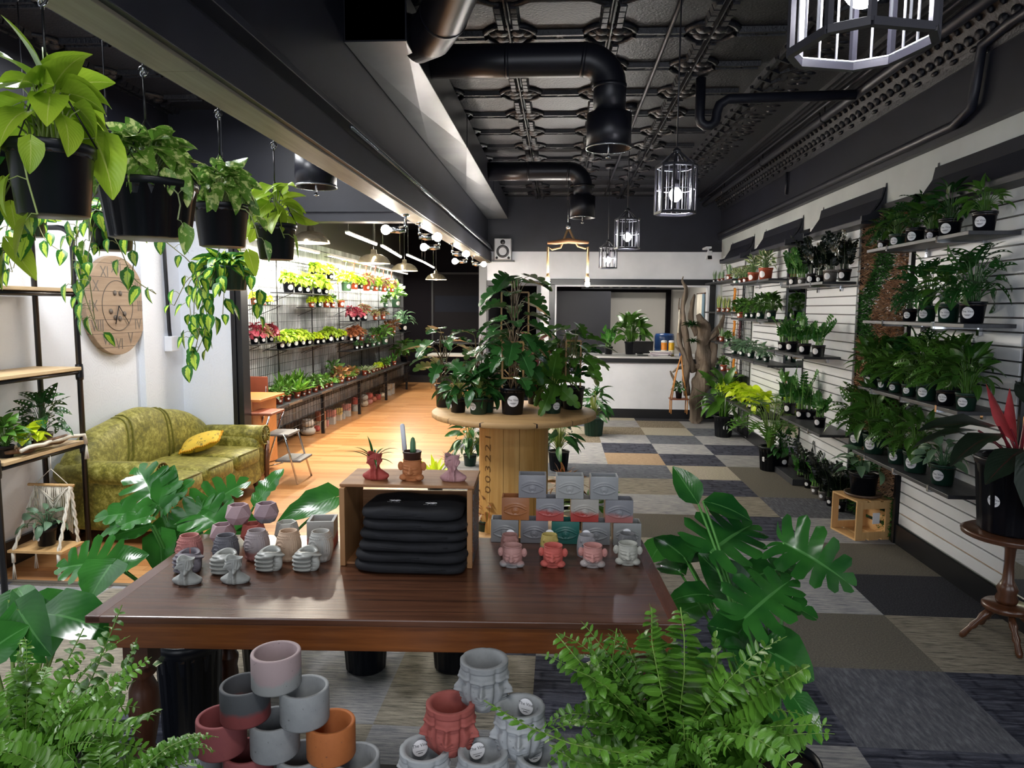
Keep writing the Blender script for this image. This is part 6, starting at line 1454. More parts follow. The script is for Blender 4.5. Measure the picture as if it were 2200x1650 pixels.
# little hanging shelf and plants on the tree
q = tt(1458, 858, -.25); t = thing('macrame_hanger', 'small wooden swing shelf on orange macrame ropes hung on the driftwood', 'hanging shelf', q)
MB().box(-.13, .13, -.09, .09, 0, .015).ob('board', wood('red brown board', '#6e3a26', '#8a4c32', axis=0), t)
mb = MB(); 
for s in (-1, 1):
    for y in (-.07, .07): mb.tube([(s*.11, y, 0), (s*.05, y*.3, .35), (0.02, .02, .62)], .009, 6); mb.tube([(s*.11, y, 0), (s*.11, y, -.2)], .008, 5)
mb.ob('rope_sling', M('orange rope', '#c98a4c', .8), t)
plant('deep', (q[0], q[1], q[2]+.0155), .05, .1, 'black', 2, 'dark fern-like plant in a black pot on the orange macrame swing', None, 1.0, sticker=False)
for px, py, s_, lb in ((1485, 700, .55, 'small dark trailing plant tied in the crook of the driftwood tree'), (1489, 735, .4, 'grey-green air plant lower in the driftwood tree')):
    q = tt(px, py, -.15); o = (fol_mesh(('x', py), lambda: spiky(5, 60, .14, .02, 1.4, .9), 'deep')); o = inst('air_plant', o, None, q, (0, 0, 0), s_*2); setp(o, lb, 'air plant')
o = MB().tube([tt(1460, 665, -.2), tt(1459, 690, -.2), tt(1457, 715, -.2)], .012, 6).ob('macrame_braid', cream_rope); setp(o, 'short white macrame cord hanging left on the driftwood tree', 'macrame cord')
# ------------------------------------------------------------ main table
TZ = .76
tw = wood('dark cherry table top', '#341d12', '#6b442f', axis=0, scale=3.2, rough=.3, planks=(1, .078, .018), bump=.25, coat=.25, dark='#1a0e08')
ta = wood('warm stained apron', '#5e3114', '#95592a', axis=0, scale=2.6, rough=.32, bump=.12, coat=.3)
tl = wood('stained turned leg', '#3a2014', '#54301c', axis=2, scale=2, rough=.35, bump=.1)
t = thing('table', 'long dark stained wooden farmhouse table in the foreground', 'table', (-.5, 2.27, 0), math.radians(3.0))
TL, TD = .845, .37
MB().box(-TL, TL, -TD, TD, TZ-.022, TZ-.0003).ob('tabletop', tw, t, bevel=.004)
for s, nm_ in ((-1, 0), (1, 0)): MB().box(s*TL-.045 if s > 0 else -TL, TL if s > 0 else -TL+.045, -TD, TD, TZ-.0225, TZ).ob('end_board', wood('worn end board', '#43261a', '#74493a', axis=1, scale=2, rough=.22, coat=.5), t, bevel=.003)
MB().box(-TL+.06, TL-.03, -TD+.012, -TD+.035, TZ-.1, TZ-.023).box(-TL+.06, TL-.03, TD-.035, TD-.012, TZ-.1, TZ-.023).ob('apron', ta, t, bevel=.003)
MB().box(-TL+.06, -TL+.083, -TD+.035, TD-.035, TZ-.1, TZ-.023).box(TL-.053, TL-.03, -TD+.035, TD-.035, TZ-.1, TZ-.023).ob('side_apron', ta, t, bevel=.003)
for x in (-TL+.12, TL-.1):
    for y in (-TD+.07, TD-.07):
        MB().box(x-.036, x+.036, y-.036, y+.036, TZ-.17, TZ-.023).lathe([(.036, TZ-.17), (.024, TZ-.185), (.038, TZ-.2), (.026, TZ-.215), (.04, TZ-.25), (.044, TZ-.32), (.03, TZ-.4), (.024, TZ-.43), (.036, TZ-.45), (.036, .3), (.03, .27), (.034, .24), (.024, .12), (.028, .06), (.02, 0)], 20, (x, y, 0)).ob('leg', tl, t)
# ------------------------------------------------------------ sculpted planters
_mk = [0]
def meta(els, res, mat, name='body', sc=.575):
    """soft joined body from balls; els rows: (co, r[, size xyz, rot]) with r<0 carving"""
    _mk[0] += 1
    md = bpy.data.metaballs.new('meta%c%c' % (97+_mk[0] // 26, 97+_mk[0] % 26)); md.resolution = res; md.render_resolution = res; md.threshold = .6
    o = bpy.data.objects.new(md.name, md); COL.objects.link(o)
    for e in els:
        r = abs(e[1]); el = md.elements.new(type='BALL' if len(e) < 3 else 'ELLIPSOID'); el.co = e[0]; el.radius = r/sc; el.use_negative = e[1] < 0
        if len(e) > 2:
            el.size_x, el.size_y, el.size_z = e[2]
            if len(e) > 3: el.rotation = Matrix.Rotation(e[3][0], 4, e[3][1]).to_quaternion()
    bpy.context.view_layer.update()
    me = bpy.data.meshes.new_from_object(o.evaluated_get(bpy.context.evaluated_depsgraph_get()))
    bpy.data.objects.remove(o); bpy.data.metaballs.remove(md)
    me.materials.clear(); me.materials.append(mat); me.name = name
    for p in me.polygons: p.use_smooth = True
    return me
def cap(a, b, r, n=6):
    a = np.array(a); b = np.array(b); return [(tuple(a+(b-a)*i/(n-1)), r*(1 if np.isscalar(r) else 1)) for i in range(n)]
def sculpt(prof, Hh, bumps, seg=96, rows=56, wall=.12, rep=1, extra=None, floor_=.25):
    """hollow pot: radius prof(u) with gaussian relief (angle from front, height share, widths, amount)"""
    V, Fc = [], []; th = np.arange(seg)*2*PI/seg
    for i in range(rows+1):
        u = i/rows; r = prof(u)*np.ones(seg)
        for (a, z, sa, sz, amp) in bumps:
            for k in range(rep):
                d = (th-a-2*PI*k/rep+PI) % (2*PI)-PI; r = r+amp*np.exp(-.5*(d/sa)**2-.5*((u-z)/sz)**2)
        V.append(np.c_[r*np.sin(th), -r*np.cos(th), np.full(seg, u*Hh)])
    rt = prof(1.0)
    for r, z in ((rt*(1-wall*.5), Hh*1.004), (rt*(1-wall), Hh*.99), (rt*(1-wall)*.95, Hh*.6), (rt*(1-wall)*.85, Hh*floor_), (.0005, Hh*floor_)):
        V.append(np.c_[r*np.sin(th), -r*np.cos(th), np.full(seg, z)])
    n_ = rows+6
    for i in range(n_-1):
        for j in range(seg): Fc.append((i*seg+j, i*seg+(j+1) % seg, (i+1)*seg+(j+1) % seg, (i+1)*seg+j))
    mb = MB(); mb.add(np.vstack(V), Fc)
    return mb
FACEB = [(0, .52, .11, .13, .014), (0, .40, .13, .05, .011), (-.2, .42, .08, .035, .005), (.2, .42, .08, .035, .005), (-.45, .6, .2, .055, .006), (.45, .6, .2, .055, .006), (-.42, .73, .26, .02, .004), (.42, .73, .26, .02, .004),
         (-.5, .42, .2, .07, .005), (.5, .42, .2, .07, .005), (-.25, .33, .18, .02, .005), (.25, .33, .18, .02, .005), (0, .27, .25, .018, .0035), (0, .2, .25, .04, .004), (-.42, .54, .2, .018, -.004), (.42, .54, .2, .018, -.004), (0, .72, .08, .03, -.002)]
def prof_head(u): return .033*(.62+.42*math.sin(PI*min(1, .18+u*.62))**.9) if u < .95 else .0325
def head_mesh(mat):
    mb = sculpt(prof_head, .072, FACEB)
    for s in (-1, 1):
        mb.sphere((s*.04, -.004, .048), .0125, 14, 10, sc=(.8, .5, 1.25)); mb.sphere((s*.041, -.008, .048), .007, 10, 8, sc=(.8, .5, 1.1))
        mb.sphere((s*.027, -.014, .011), .016, 16, 10, sc=(1, 1.1, .72)); 
    return mb.mesh('planter', mat)
def two(name, a, b, z): return concrete(name, a, None, (z, b))
hm = [two('pink grey head', '#b98d88', '#9a9798', .02), concrete('coral head', '#bd5a52', '#c9685e'), two('blush head', '#c08a84', '#a9a2a0', .026), concrete('stone head', '#a9aaa2', '#b8b9b0')]
for (px, py, m_, lb) in ((1101, 1215, 0, 'pink and grey smiling face planter, leftmost of the front face row'), (1188, 1215, 1, 'coral red smiling face planter in the front face row'), (1273, 1215, 2, 'blush pink smiling face planter in the front face row'), (1348, 1210, 3, 'grey smiling face planter at the right end of the front face row')):
    p = PZ(px, py, TZ); o = inst('face_planter', head_mesh(hm[m_]), None, (p[0], p[1], TZ+.0006), (0, 0, -.05)); setp(o, lb, 'planter')
# veiled face pots with a round sticker in the rim
def prof_cup(u): return .032*(.8+.25*math.sin(PI*min(1, .25+u*.7)))
VB = [(-.6+.25*k, .8-.14*k, .1, .05, .0075) for k in range(5)]+[(.1+.22*k, .3+.13*k, .12, .05, .0075) for k in range(5)]+[(-.1, .35, .12, .12, .006), (.5, .75, .3, .04, .006), (-.7, .45, .2, .1, .006)]
vm = [two('rose brown cup', '#a67a74', '#7a6a6a', .03), two('mustard cup', '#b5a35c', '#77757a', .035), concrete('mid grey cup', '#8b8a8f', '#9a999c'), concrete('dark grey cup', '#67686a', '#7a7a7c')]
for (px, py, m_, lb) in ((1098, 1192, 0, 'rose brown draped face cup behind the leftmost face planter'), (1183, 1192, 1, 'mustard and grey draped face cup behind the coral face planter'), (1262, 1193, 2, 'grey draped face cup behind the blush face planter'), (1350, 1190, 3, 'dark grey draped face cup behind the grey face planter')):
    p = PZ(px-3, py, TZ); t = thing('draped_face_cup', lb, 'planter', (p[0], p[1], TZ+.0006)); inst('cup', sculpt(prof_cup, .075, VB, floor_=.3).mesh('cup', vm[m_]), t)
    mb = MB(); P = [(0, 0)]+[(.0165*math.cos(a), .0165*math.sin(a)) for a in np.linspace(0, 2*PI, 25)[:-1]]
    tz = lambda q: (q[0], .024-.1*abs(q[1])*0, q[1])
    mb.add([(q[0], .0262, q[1]) for q in P], [(0, 1+i, 1+(i+1) % 24) for i in range(24)], 0)
    V, Fc = text_verts('The Vine', .009); mb.add(np.c_[V[:, 0], np.full(len(V), .0257), V[:, 1]+.002], Fc, 1)
    mb.ob('sticker', [LABELM, INK], t, (0, -.002, .07), (-.1, 0, 0), fix=False)
# eye cubes
def eye_cube(mat, w=.1, h=.085, d=.066):
    N = 44; V, Fc = [], []
    for i in range(N+1):
        for j in range(N+1):
            u, v_ = j/N*2-1, i/N*2-1; x, z = u*w/2, v_*h/2+h/2
            e = u/.8; lid = .5*(1-e*e) if abs(e) < 1 else 0; y = 0; vc = (v_+.18); 
            hi, lo = lid*.75, -lid*.62
            y += .004*math.exp(-((vc-hi-.05)/.06)**2)*(abs(e) < 1.0)+.003*math.exp(-((vc-hi-.25)/.05)**2)*(abs(e) < .95)+.003*math.exp(-((vc-lo+.04)/.07)**2)*(abs(e) < 1)
            if lo < vc < hi:
                rr = math.hypot(u*1.15, vc*.95); y += -.002+(.0032 if rr < .3 else 0)+(.0016 if rr < .13 else 0)
            y += .0022*(1-u*u)*(1-v_*v_)
            V.append((x*(1+.03*math.sin(PI*(v_+1)/2)), -d/2-y, z))
    for i in range(N):
        for j in range(N): q = i*(N+1)+j; Fc.append((q, q+1, q+N+2, q+N+1))
    mb = MB().add(V, Fc); k = .0045
    mb.box(-w/2-.001, -w/2+k, -d/2, d/2, 0, h).box(w/2-k, w/2+.001, -d/2, d/2, 0, h).box(-w/2, w/2, d/2-k, d/2, 0, h).box(-w/2, w/2, -d/2, -d/2+k, 0, h).box(-w/2, w/2, -d/2, d/2, 0, .006)
    return mb.mesh('planter', mat)
glz = lambda nm, a, b=None, z=.04: concrete(nm, a, None, (z, b, 9, .05) if b else None, rough=.3)
em = dict(g=glz('glazed grey', '#8e9194'), g2=glz('glazed cool grey', '#828389'), o=glz('glazed rust', '#a2683e'), gr=glz('glazed grey over red', '#85868c', '#b0504c', .038), lr=glz('glazed stone over red', '#a5a19a', '#a8403a', .035), pr=glz('glazed purple grey over coral', '#7f8087', '#a86a66', .03), t=glz('glazed teal', '#2f6e66'), w=glz('glazed pale grey', '#9b9d9d'))
ec = {k: eye_cube(m_) for k, m_ in em.items()}
E0 = PZ(1216, 1163, TZ); Y_e = E0[1]
for z, Yd, its in ((0, 0, ((1084, 'g', 'grey eye planter at the left end of the bottom row of the eye stack'), (1148, 'g2', 'grey eye planter, second from the left in the bottom eye row'), (1215, 't', 'teal green eye planter in the middle of the bottom eye row'), (1281, 'g', 'grey eye planter right of the teal one in the bottom eye row'), (1348, 'w', 'pale grey eye planter at the right end of the bottom eye row'))),
                   (.0862, 0, ((1107, 'o', 'rust brown eye planter at the left of the middle eye row'), (1181, 'gr', 'grey eye planter with a red lower half in the middle eye row'), (1256, 'lr', 'stone eye planter with a deep red lower half in the middle eye row'), (1330, 'pr', 'purple-grey eye planter with a coral corner, right of the middle row'))),
                   (.1724, 0, ((1143, 'g2', 'plain grey eye planter at the left of the top eye row'), (1223, 'w', 'plain grey eye planter in the centre of the top eye row'), (1297, 'g', 'plain grey eye planter at the right of the top eye row')))):
    for px, c, lb in its:
        q = PY(px, 1100+(0 if z == 0 else -20), Y_e-.03)
        o = inst('eye_planter', ec[c], None, (q[0], Y_e, TZ+.0008+z), (0, 0, .03)); setp(o, lb, 'planter', 'stack of eye planters')
# hand-and-eye vases
def prof_vase(u): return .036*(.66+.42*math.sin(PI*(.12+u*.8))**1.1) if u < .96 else .0275
def vase_mesh(mat):
    bm_ = [(-.25, .52, .36, .17,  .0046)]
    for k in range(11): a = PI*k/10; bm_.append((-.25+.42*math.cos(a), .55+.2*math.sin(a), .035, .02,  .0046))
    for r_ in (.24,):
        for k in range(12): a = 2*PI*k/12; bm_.append((-.25+r_*math.cos(a), .52+.11*math.sin(a), .06, .012, .0034))
    bm_ += [(-.25, .52, .12, .02,  .0046), (-.25, .5, .2, .012, -.002)]
    for k in range(16): bm_.append((-.9+.2*k, .82, .05, .02, .0038)); bm_.append((-.8+.2*k, .89, .05, .015, .0034))
    for k in range(4):
        for q in range(5): bm_.append((.62+.16*k, .28+.11*q+.04*math.sin(k), .055, .07, .0034))
    for k in range(6): bm_.append((-.9+.36*k, .08, .12, .06,  .0046))
    return sculpt(prof_vase, .092, bm_, seg=140, rows=80, wall=.16).mesh('planter', mat)
vs = [concrete('vase rose', '#a86a66', '#b47872'), concrete('vase charcoal', '#56565e', '#66666c'), two('vase grey rose', '#9a9092', '#a8706c', .03), concrete('vase sand', '#b09680', '#c0a68e'), concrete('vase ash', '#9c9c98', '#aaaaa6')]
for (px, py, m_, lb) in ((409, 1212, 0, 'rose hand-and-eye vase at the left end of the back vase row'), (487, 1212, 1, 'charcoal hand-and-eye vase in the back row'), (553, 1200, 2, 'grey and rose hand-and-eye vase in the back row'), (621, 1201, 3, 'sand coloured hand-and-eye vase in the back row'), (690, 1202, 4, 'ash grey hand-and-eye vase beside the wooden crate')):
    p = PZ(px, py, TZ); o = inst('hand_eye_vase', vase_mesh(vs[m_]), None, (p[0], p[1], TZ+.0006), (0, 0, -.1), 1.1); setp(o, lb, 'planter')
# fist planters
def sculpt2(rx, ry, Hh, bumps, mat, seg=120, rows=80, wall=.2, rim=None, cx=None, floor_=.35):
    """like sculpt with an oval, drifting section; rim(angle) lifts the lip"""
    V, Fc = [], []; th = np.arange(seg)*2*PI/seg; lift = rim(th) if rim else np.zeros(seg)
    def ring(u, k=1.0, add=0, z=None):
        x0, y0 = cx(u) if cx else (0, 0); zz_ = (u*Hh if z is None else z)+lift*max(0, u-.5)*2
        e = 1/np.sqrt((np.sin(th)/rx(u))**2+(np.cos(th)/ry(u))**2)*k+add
        return np.c_[x0+e*np.sin(th), y0-e*np.cos(th), zz_*np.ones(seg)]
    for i in range(rows+1):
        u = i/rows; ad = np.zeros(seg)
        for (a, z, sa, sz, amp) in bumps:
            d = (th-a+PI) % (2*PI)-PI; ad = ad+amp*np.exp(-.5*(d/sa)**2-.5*((u-z)/sz)**2)
        if u > .93: ad = ad*(1-(u-.93)/.07*.5)
        V.append(ring(u, 1, ad))
    for k, z in ((1-wall*.45, Hh*1.0), (1-wall, Hh*.985), (.95-wall, Hh*.8), (.8-wall, Hh*floor_*1.6), (.001, Hh*floor_*1.6)): V.append(ring(1.0, k, 0, z) if z > Hh*.7 else ring(.9, k, 0, z)-np.c_[np.zeros(seg), np.zeros(seg), lift*.8])
    n_ = rows+6
    for i in range(n_-1):
        for j in range(seg): Fc.append((i*seg+j, i*seg+(j+1) % seg, (i+1)*seg+(j+1) % seg, (i+1)*seg+j))
    Fc.append(tuple(range(seg-1, -1, -1)))
    return MB().add(np.vstack(V), Fc).mesh('planter', mat)
def path(pts, sa, sz, amp, n=9):
    P = np.array(pts, float); t = np.linspace(0, len(P)-1, n); return [(np.interp(q, range(len(P)), P[:, 0]), np.interp(q, range(len(P)), P[:, 1]), sa, sz, amp) for q in t]
def fist(mat):
    B = []
    for k, u in enumerate((.12, .34, .56, .76)): B += path([(-1.7, u-.01), (-.9, u), (0.05, u+.01)], .22, .07, .0052, 8)
    for u in (.23, .45, .66): B += path([(-1.9, u), (0.1, u)], .2, .016, -.003, 9)
    B += path([(.24, .08), (.26, .75)], .05, .08, -.006, 8)
    B += path([(1.5, .68), (.8, .82), (.1, .9), (-.5, .86)], .2, .055, .0052, 9)
    B += path([(-1.5, .93), (-.6, .96)], .2, .05, .004, 5)+path([(.7, .1), (.75, .6)], .2, .12, .004, 6)
    rx = lambda u: .030*(.86+.2*math.sin(PI*min(1, .15+u*.75))); ry = lambda u: .026*(.86+.2*math.sin(PI*min(1, .15+u*.75)))
    return sculpt2(rx, ry, .078, B, mat, rim=lambda t: .004*np.cos(2*t+.6)-.004*np.cos(t-.2), wall=.3)
def flat_base(me, z0=0.0):
    v = np.zeros(len(me.vertices)*3); me.vertices.foreach_get('co', v); v = v.reshape(-1, 3); v[:, 2] = np.maximum(v[:, 2], z0); me.vertices.foreach_set('co', v.ravel()); me.update(); return me
fg = concrete('fist light concrete', '#8f918d', '#a6a8a3', rough=.4); fd = concrete('fist purple grey', '#625d66', '#736e76', rough=.6)
fm = fist(fg); fm2 = fm.copy(); fm2.materials.clear(); fm2.materials.append(fd)
for (px, py, m_, lb) in ((408, 1232, fm2, 'dark purple-grey fist planter at the left of the fist row'), (487, 1234, fm, 'light grey fist planter behind the second bust'), (582, 1228, fm, 'light grey fist planter in the middle of the table left'), (662, 1228, fm, 'light grey fist planter nearest the wooden crate')):
    p = PZ(px, py-6, TZ); o = inst('fist_planter', m_, None, (p[0], p[1], TZ+.0006), (0, 0, .45), (1.2, 1.2, .84)); setp(o, lb, 'planter')
# busts resting a cheek on the hands
def bust(mat):
    """shoulders, slim neck and a cut-off head leaning on two raised hands"""
    U = [0, .08, .2, .3, .4, .5, .62, .75, .88, 1.0]
    RX = [.037, .039, .037, .028, .0165, .0155, .0205, .0235, .024, .0255]; RY = [.021, .022, .021, .018, .0135, .0145, .0195, .0225, .023, .0235]
    X0 = [0, 0, 0, -.001, -.002, -.004, -.006, -.006, -.005, -.004]
    f_ = lambda A: (lambda u: float(np.interp(u, U, A)))
    B = path([(-.62, .82), (-.6, .74), (-.6, .69)], .1, .035, .0052, 4)+[(-.6, .69, .13, .018, .003), (-.6, .615, .15, .012, .0034), (-.6, .585, .14, .012, .003), (-.6, .6, .2, .005, -.0015), (-.6, .52, .2, .03, .003),
         (-.95, .8, .16, .02, -.003), (-.22, .8, .16, .02, -.003), (-.95, .795, .12, .012, .002), (-.22, .795, .12, .012, .002), (-.95, .87, .2, .015, .002), (-.22, .87, .2, .015, .002)]
    B += path([(.15, .06), (.12, .3), (.25, .45), (.4, .56)], .16, .06, .0075, 9)+path([(-.45, .06), (-.35, .25), (-.5, .42)], .14, .05, .0065, 7)
    for k in range(4): B += path([(.32+.17*k, .52+.02*k), (.38+.22*k, .7), (.45+.26*k, .88-.03*k)], .075, .05, .0042, 7)
    B += path([(-1.3, .1), (-1.35, .2)], .3, .06, .003, 3)+path([(1.3, .1), (1.35, .2)], .3, .06, .003, 3)
    return sculpt2(f_(RX), f_(RY), .084, B, mat, rim=lambda t: .0035*np.sin(2*t)+.003*np.cos(3*t), cx=lambda u: (float(np.interp(u, U, X0)), 0), wall=.2, floor_=.5)
bm_l = bust(concrete('bust light concrete', '#8d908e', '#a2a5a2'))
def recol(me, mt): m2 = me.copy(); m2.materials.clear(); m2.materials.append(mt); return m2
for (px, py, lb) in ((404, 1256, 'light grey bust planter resting its cheek on its hands, front left'), (507, 1254, 'light grey bust planter in front of the second fist')):
    p = PZ(px, py-4, TZ); o = inst('bust_planter', bm_l, None, (p[0], p[1], TZ+.0006), (0, 0, .05), (1.08, 1.08, .94)); setp(o, lb, 'planter')
# faceted planters stacked behind
def facet(mat, r=.05, h=.07, n_=6):
    V, Fc = [], []
    for i, (rr, z) in enumerate(((.62, 0), (1, .42), (.72, 1), (.62, 1), (.5, .15))):
        for k in range(n_): a = 2*PI*(k+(.5 if i == 1 else 0))/n_; V.append((r*rr*math.cos(a), r*rr*math.sin(a), h*z))
    V = np.array(V); mb = MB()
    for i in range(4):
        for k in range(n_):
            a, b, c, d = i*n_+k, i*n_+(k+1) % n_, (i+1)*n_+(k+1) % n_, (i+1)*n_+k
            Fc += [(a, b, d), (b, c, d)] if i == 0 else ([(a, b, c), (a, c, d)])
    Fc += [tuple(range(n_-1, -1, -1)), tuple(4*n_+k for k in range(n_))]
    mb.add(V, Fc, smooth=False); return mb.mesh('planter', mat)
fm_ = dict(p=concrete('facet mauve', '#a08c94', None, (.02, '#7f8289', 20, .02)), r=concrete('facet coral', '#b55a50', '#bf6a60'), l=concrete('facet pale', '#b9bab4', '#c6c7c0'), m=concrete('facet pink grey', '#b39aa0', '#a58c92'))
for (px, py, z, k, lb) in ((545, 1164, 0, 'r', 'coral faceted planter under the mauve ones'), (617, 1160, 0, 'l', 'pale grey faceted planter right of the coral one'), (480, 1166, 0, 'm', 'mauve faceted planter hidden low behind the charcoal vase'), (572, 1160, .0712, 'p', 'mauve and grey faceted planter on top of the coral and pale ones'), (512, 1164, .0712, 'm', 'pink-grey faceted planter on top, partly behind a glossy leaf')):
    p = PZ(px, py, TZ); q = PY(px, 1100, p[1]); o = inst('faceted_planter', facet(fm_[k]), None, (q[0] if z else p[0], p[1], TZ+.0006+z), (0, 0, .3)); setp(o, lb, 'planter')
p = PZ(692, 1172, TZ); o = cube_pot(.048, .1).ob('square_planter', concrete('square two tone', '#a8aaa8', None, (.04, '#a8605a', 20, .03)), None, (p[0], p[1]+.01, TZ+.0006), (0, 0, .15)); setp(o, 'square grey planter with a red foot behind the ash vase', 'planter')
# crate and folded shirts
cw = wood('old crate wood', '#7d5230', '#a87a50', axis=0, scale=2, rough=.6, bump=.25); cwy = wood('old crate end wood', '#8a5f38', '#b58a5c', axis=2, scale=2, rough=.6, bump=.25)
cl, cr_ = PZ(728, 1220, TZ), PZ(1015, 1218, TZ); cx_, cy_ = (cl[0]+cr_[0])/2, (cl[1]+cr_[1])/2
ztop = PY(880, 1046, cy_)[2]; CH = ztop-TZ; CW = np.linalg.norm(cl-cr_); CD_ = .26
t = thing('wooden_crate', 'old wooden crate lying on its side on the table, open towards the camera', 'crate', (cx_, cy_, TZ+.0005), math.radians(1.5))
MB().box(-CW/2, -CW/2+.018, 0, CD_, 0, CH-.01).ob('side_panel', cwy, t, bevel=.002)
MB().box(CW/2-.018, CW/2, 0, CD_, 0, CH-.01).ob('side_panel', cwy, t, bevel=.002)
MB().box(-CW/2-.004, CW/2+.004, .02, CD_, CH-.01, CH).ob('top_board', cw, t, bevel=.002)
for a, b in ((.0, .1), (.112, .2), (.212, CH-.012)): MB().box(-CW/2+.018, CW/2-.018, CD_-.012, CD_, a, b).ob('back_slat', cw, t, bevel=.001)
MB().box(-CW/2+.018, CW/2-.018, .02, CD_-.012, 0, .008).ob('bottom_board', cw, t)
n = NT('dark printed paper'); v = n.coord('Object', (1, 1, 1)); w_ = n.n('ShaderNodeTexVoronoi'); w_.inputs['Scale'].default_value = 55; n.l(v, w_.inputs['Vector']); n.col(n.ramp(w_.outputs['Distance'], [(.3, '#20222a'), (.45, '#7d8088'), (.6, '#23252c'), (.9, '#a8603c')])); n.p(Roughness=.5)
MB().box(CW/2, CW/2+.0015, .02, CD_-.02, .01, CH-.03).ob('printed_side', n.mat, t)
cot = M('navy black cotton', '#0c0e14', .85, c2='#12141b', scale=30, bump=.3, bscale=30, dist=.004)
sh0 = PZ(752, 1236, TZ); sh1 = PZ(1000, 1236, TZ); sx = (sh0[0]+sh1[0])/2+.004; rs = np.random.RandomState(11); z = TZ+.0008
for k in range(6):
    hw = .192-.004*k+rs.uniform(-.004, .004); hy = .125; hh_ = .036 if k < 5 else .04; y0 = sh0[1]+.135+(.008*k)
    V, Fc = [], []; N = 40; U = 12
    for i in range(U+1):
        ph = -PI/2+PI*i/U
        for j in range(N):
            th = 2*PI*j/N; sg = lambda w_, m_: math.copysign(abs(w_)**m_, w_); c_ = sg(math.cos(ph), .5)
            x = hw*c_*sg(math.cos(th), .35); y = hy*c_*sg(math.sin(th), .35); zz_ = hh_/2*sg(math.sin(ph), .45)
            fold = .003*math.sin(x*38+k*2)+.003*math.sin(y*30+k*1.3+x*12)
            V.append((x+.003*math.sin(y*40+k), y+.004*math.sin(x*26+k*1.7), hh_/2+zz_*.98+(fold if ph > 0 else 0)*(.5+.5*(k == 5))))
    for i in range(U):
        for j in range(N): Fc.append((i*N+j, i*N+(j+1) % N, (i+1)*N+(j+1) % N, (i+1)*N+j))
    t = thing('folded_shirt', f'black folded t-shirt in the crate, {["bottom of the pile", "second from the bottom", "third from the bottom", "fourth from the bottom", "fifth from the bottom", "topmost, with white print on the collar"][k]}', 'shirt', (sx+rs.uniform(-.006, .006), y0, z), rs.uniform(-.03, .03), 'pile of folded black t-shirts')
    MB().add(V, Fc).ob('body', cot, t)
    for s in (-.3, .25):
        MB().tube([(hw*(s-.4)*.9, -hy*.96, hh_*.55), (hw*s, -hy*1.0, hh_*.48), (hw*(s+.5)*.9, -hy*.97, hh_*.6)], .0022, 5).ob('fold_seam', cot, t)
    if k == 5:
        mb = MB()
        for bx2, by2 in ((-.07, -.03), (.06, -.05)):
            for q in range(9):
                a = PI*(.15+.7*q/8); d = np.array([math.cos(a), math.sin(a)]); p0 = np.array([bx2, by2])+d*.006; p1 = p0+d*.016
                mb.tube([(p0[0], p0[1], hh_+.003), (p1[0], p1[1], hh_+.0035)], .0011, 4)
            V2, F2 = text_verts('the vine', .014); mb.add(np.c_[V2[:, 0]+bx2, V2[:, 1]+by2-.016, np.full(len(V2), hh_+.0038)], F2)
        mb.ob('white_print', paper, t, fix=False)
    z += hh_*.93
# planters on the crate
CT = TZ+CH+.0012
def topat(px): q = PY(px, 1016, cy_+.1); return (q[0], cy_+.1, CT)
t = thing('bust_planter', 'dark red bust planter with an air plant on the left of the crate top', 'planter', topat(808)); inst('body', recol(bm_l, concrete('brick red concrete', '#9e3f38', '#ab4a42')), t, (0, 0, 0), (0, 0, .03), 1.05)
inst('air_plant', fol_mesh(('air', 1), lambda: spiky(12, 10, .1, .009, 1.5, .95), 'deep'), t, (-.008, .004, .065))
t = thing('face_planter', 'orange-brown smiling face planter with a tiny cactus on top of the crate', 'planter', topat(886)); inst('body', head_mesh(concrete('ochre concrete', '#a8673c', '#b57548')), t)
MB().lathe([(.024, .066), (.028, .07), (.031, .094), (.0325, .095), (.0325, .1), (.028, .1), (.027, .09), (.001, .09)], 24).ob('clay_cup', M('dark brown cup', '#3a2620', .4), t)
mb = MB(); rf_ = lambda a, i: 1+.25*np.cos(a*5)
mb.lathe([(.007, .09), (.0085, .105), (.008, .13), (.005, .145), (.001, .149)], 20, (.002, 0, 0), rf=rf_); mb.ob('cactus', LM['snake'], t)
t = thing('bust_planter', 'dusty pink bust planter with a wispy air plant on top of the crate', 'planter', topat(974)); inst('body', recol(bm_l, concrete('dusty pink concrete', '#a97f82', '#b78d90')), t, (0, 0, 0), (0, 0, .03), 1.05)
inst('air_plant', fol_mesh(('air', 2), lambda: spiky(13, 34, .05, .0022, .4, .95), 'silver'), t, (-.008, .004, .068))
q = topat(868); q2 = PY(862, 912, cy_+.12); q3 = PY(874, 968, cy_+.13)
t = thing('marker_pen', 'white marker pen with a black cap standing behind the orange face planter', 'pen', (q3[0], cy_+.135, CT))
d = np.array([q2[0]-q3[0], 0, q2[2]-CT]); MB().tube([(0, 0, .002), d*.45], .007, 12).ob('cap', black_gloss, t); MB().tube([d*.45, d*.97, d], .0085, 12, rr=[.0085, .0085, .005]).ob('barrel', white_wall, t)
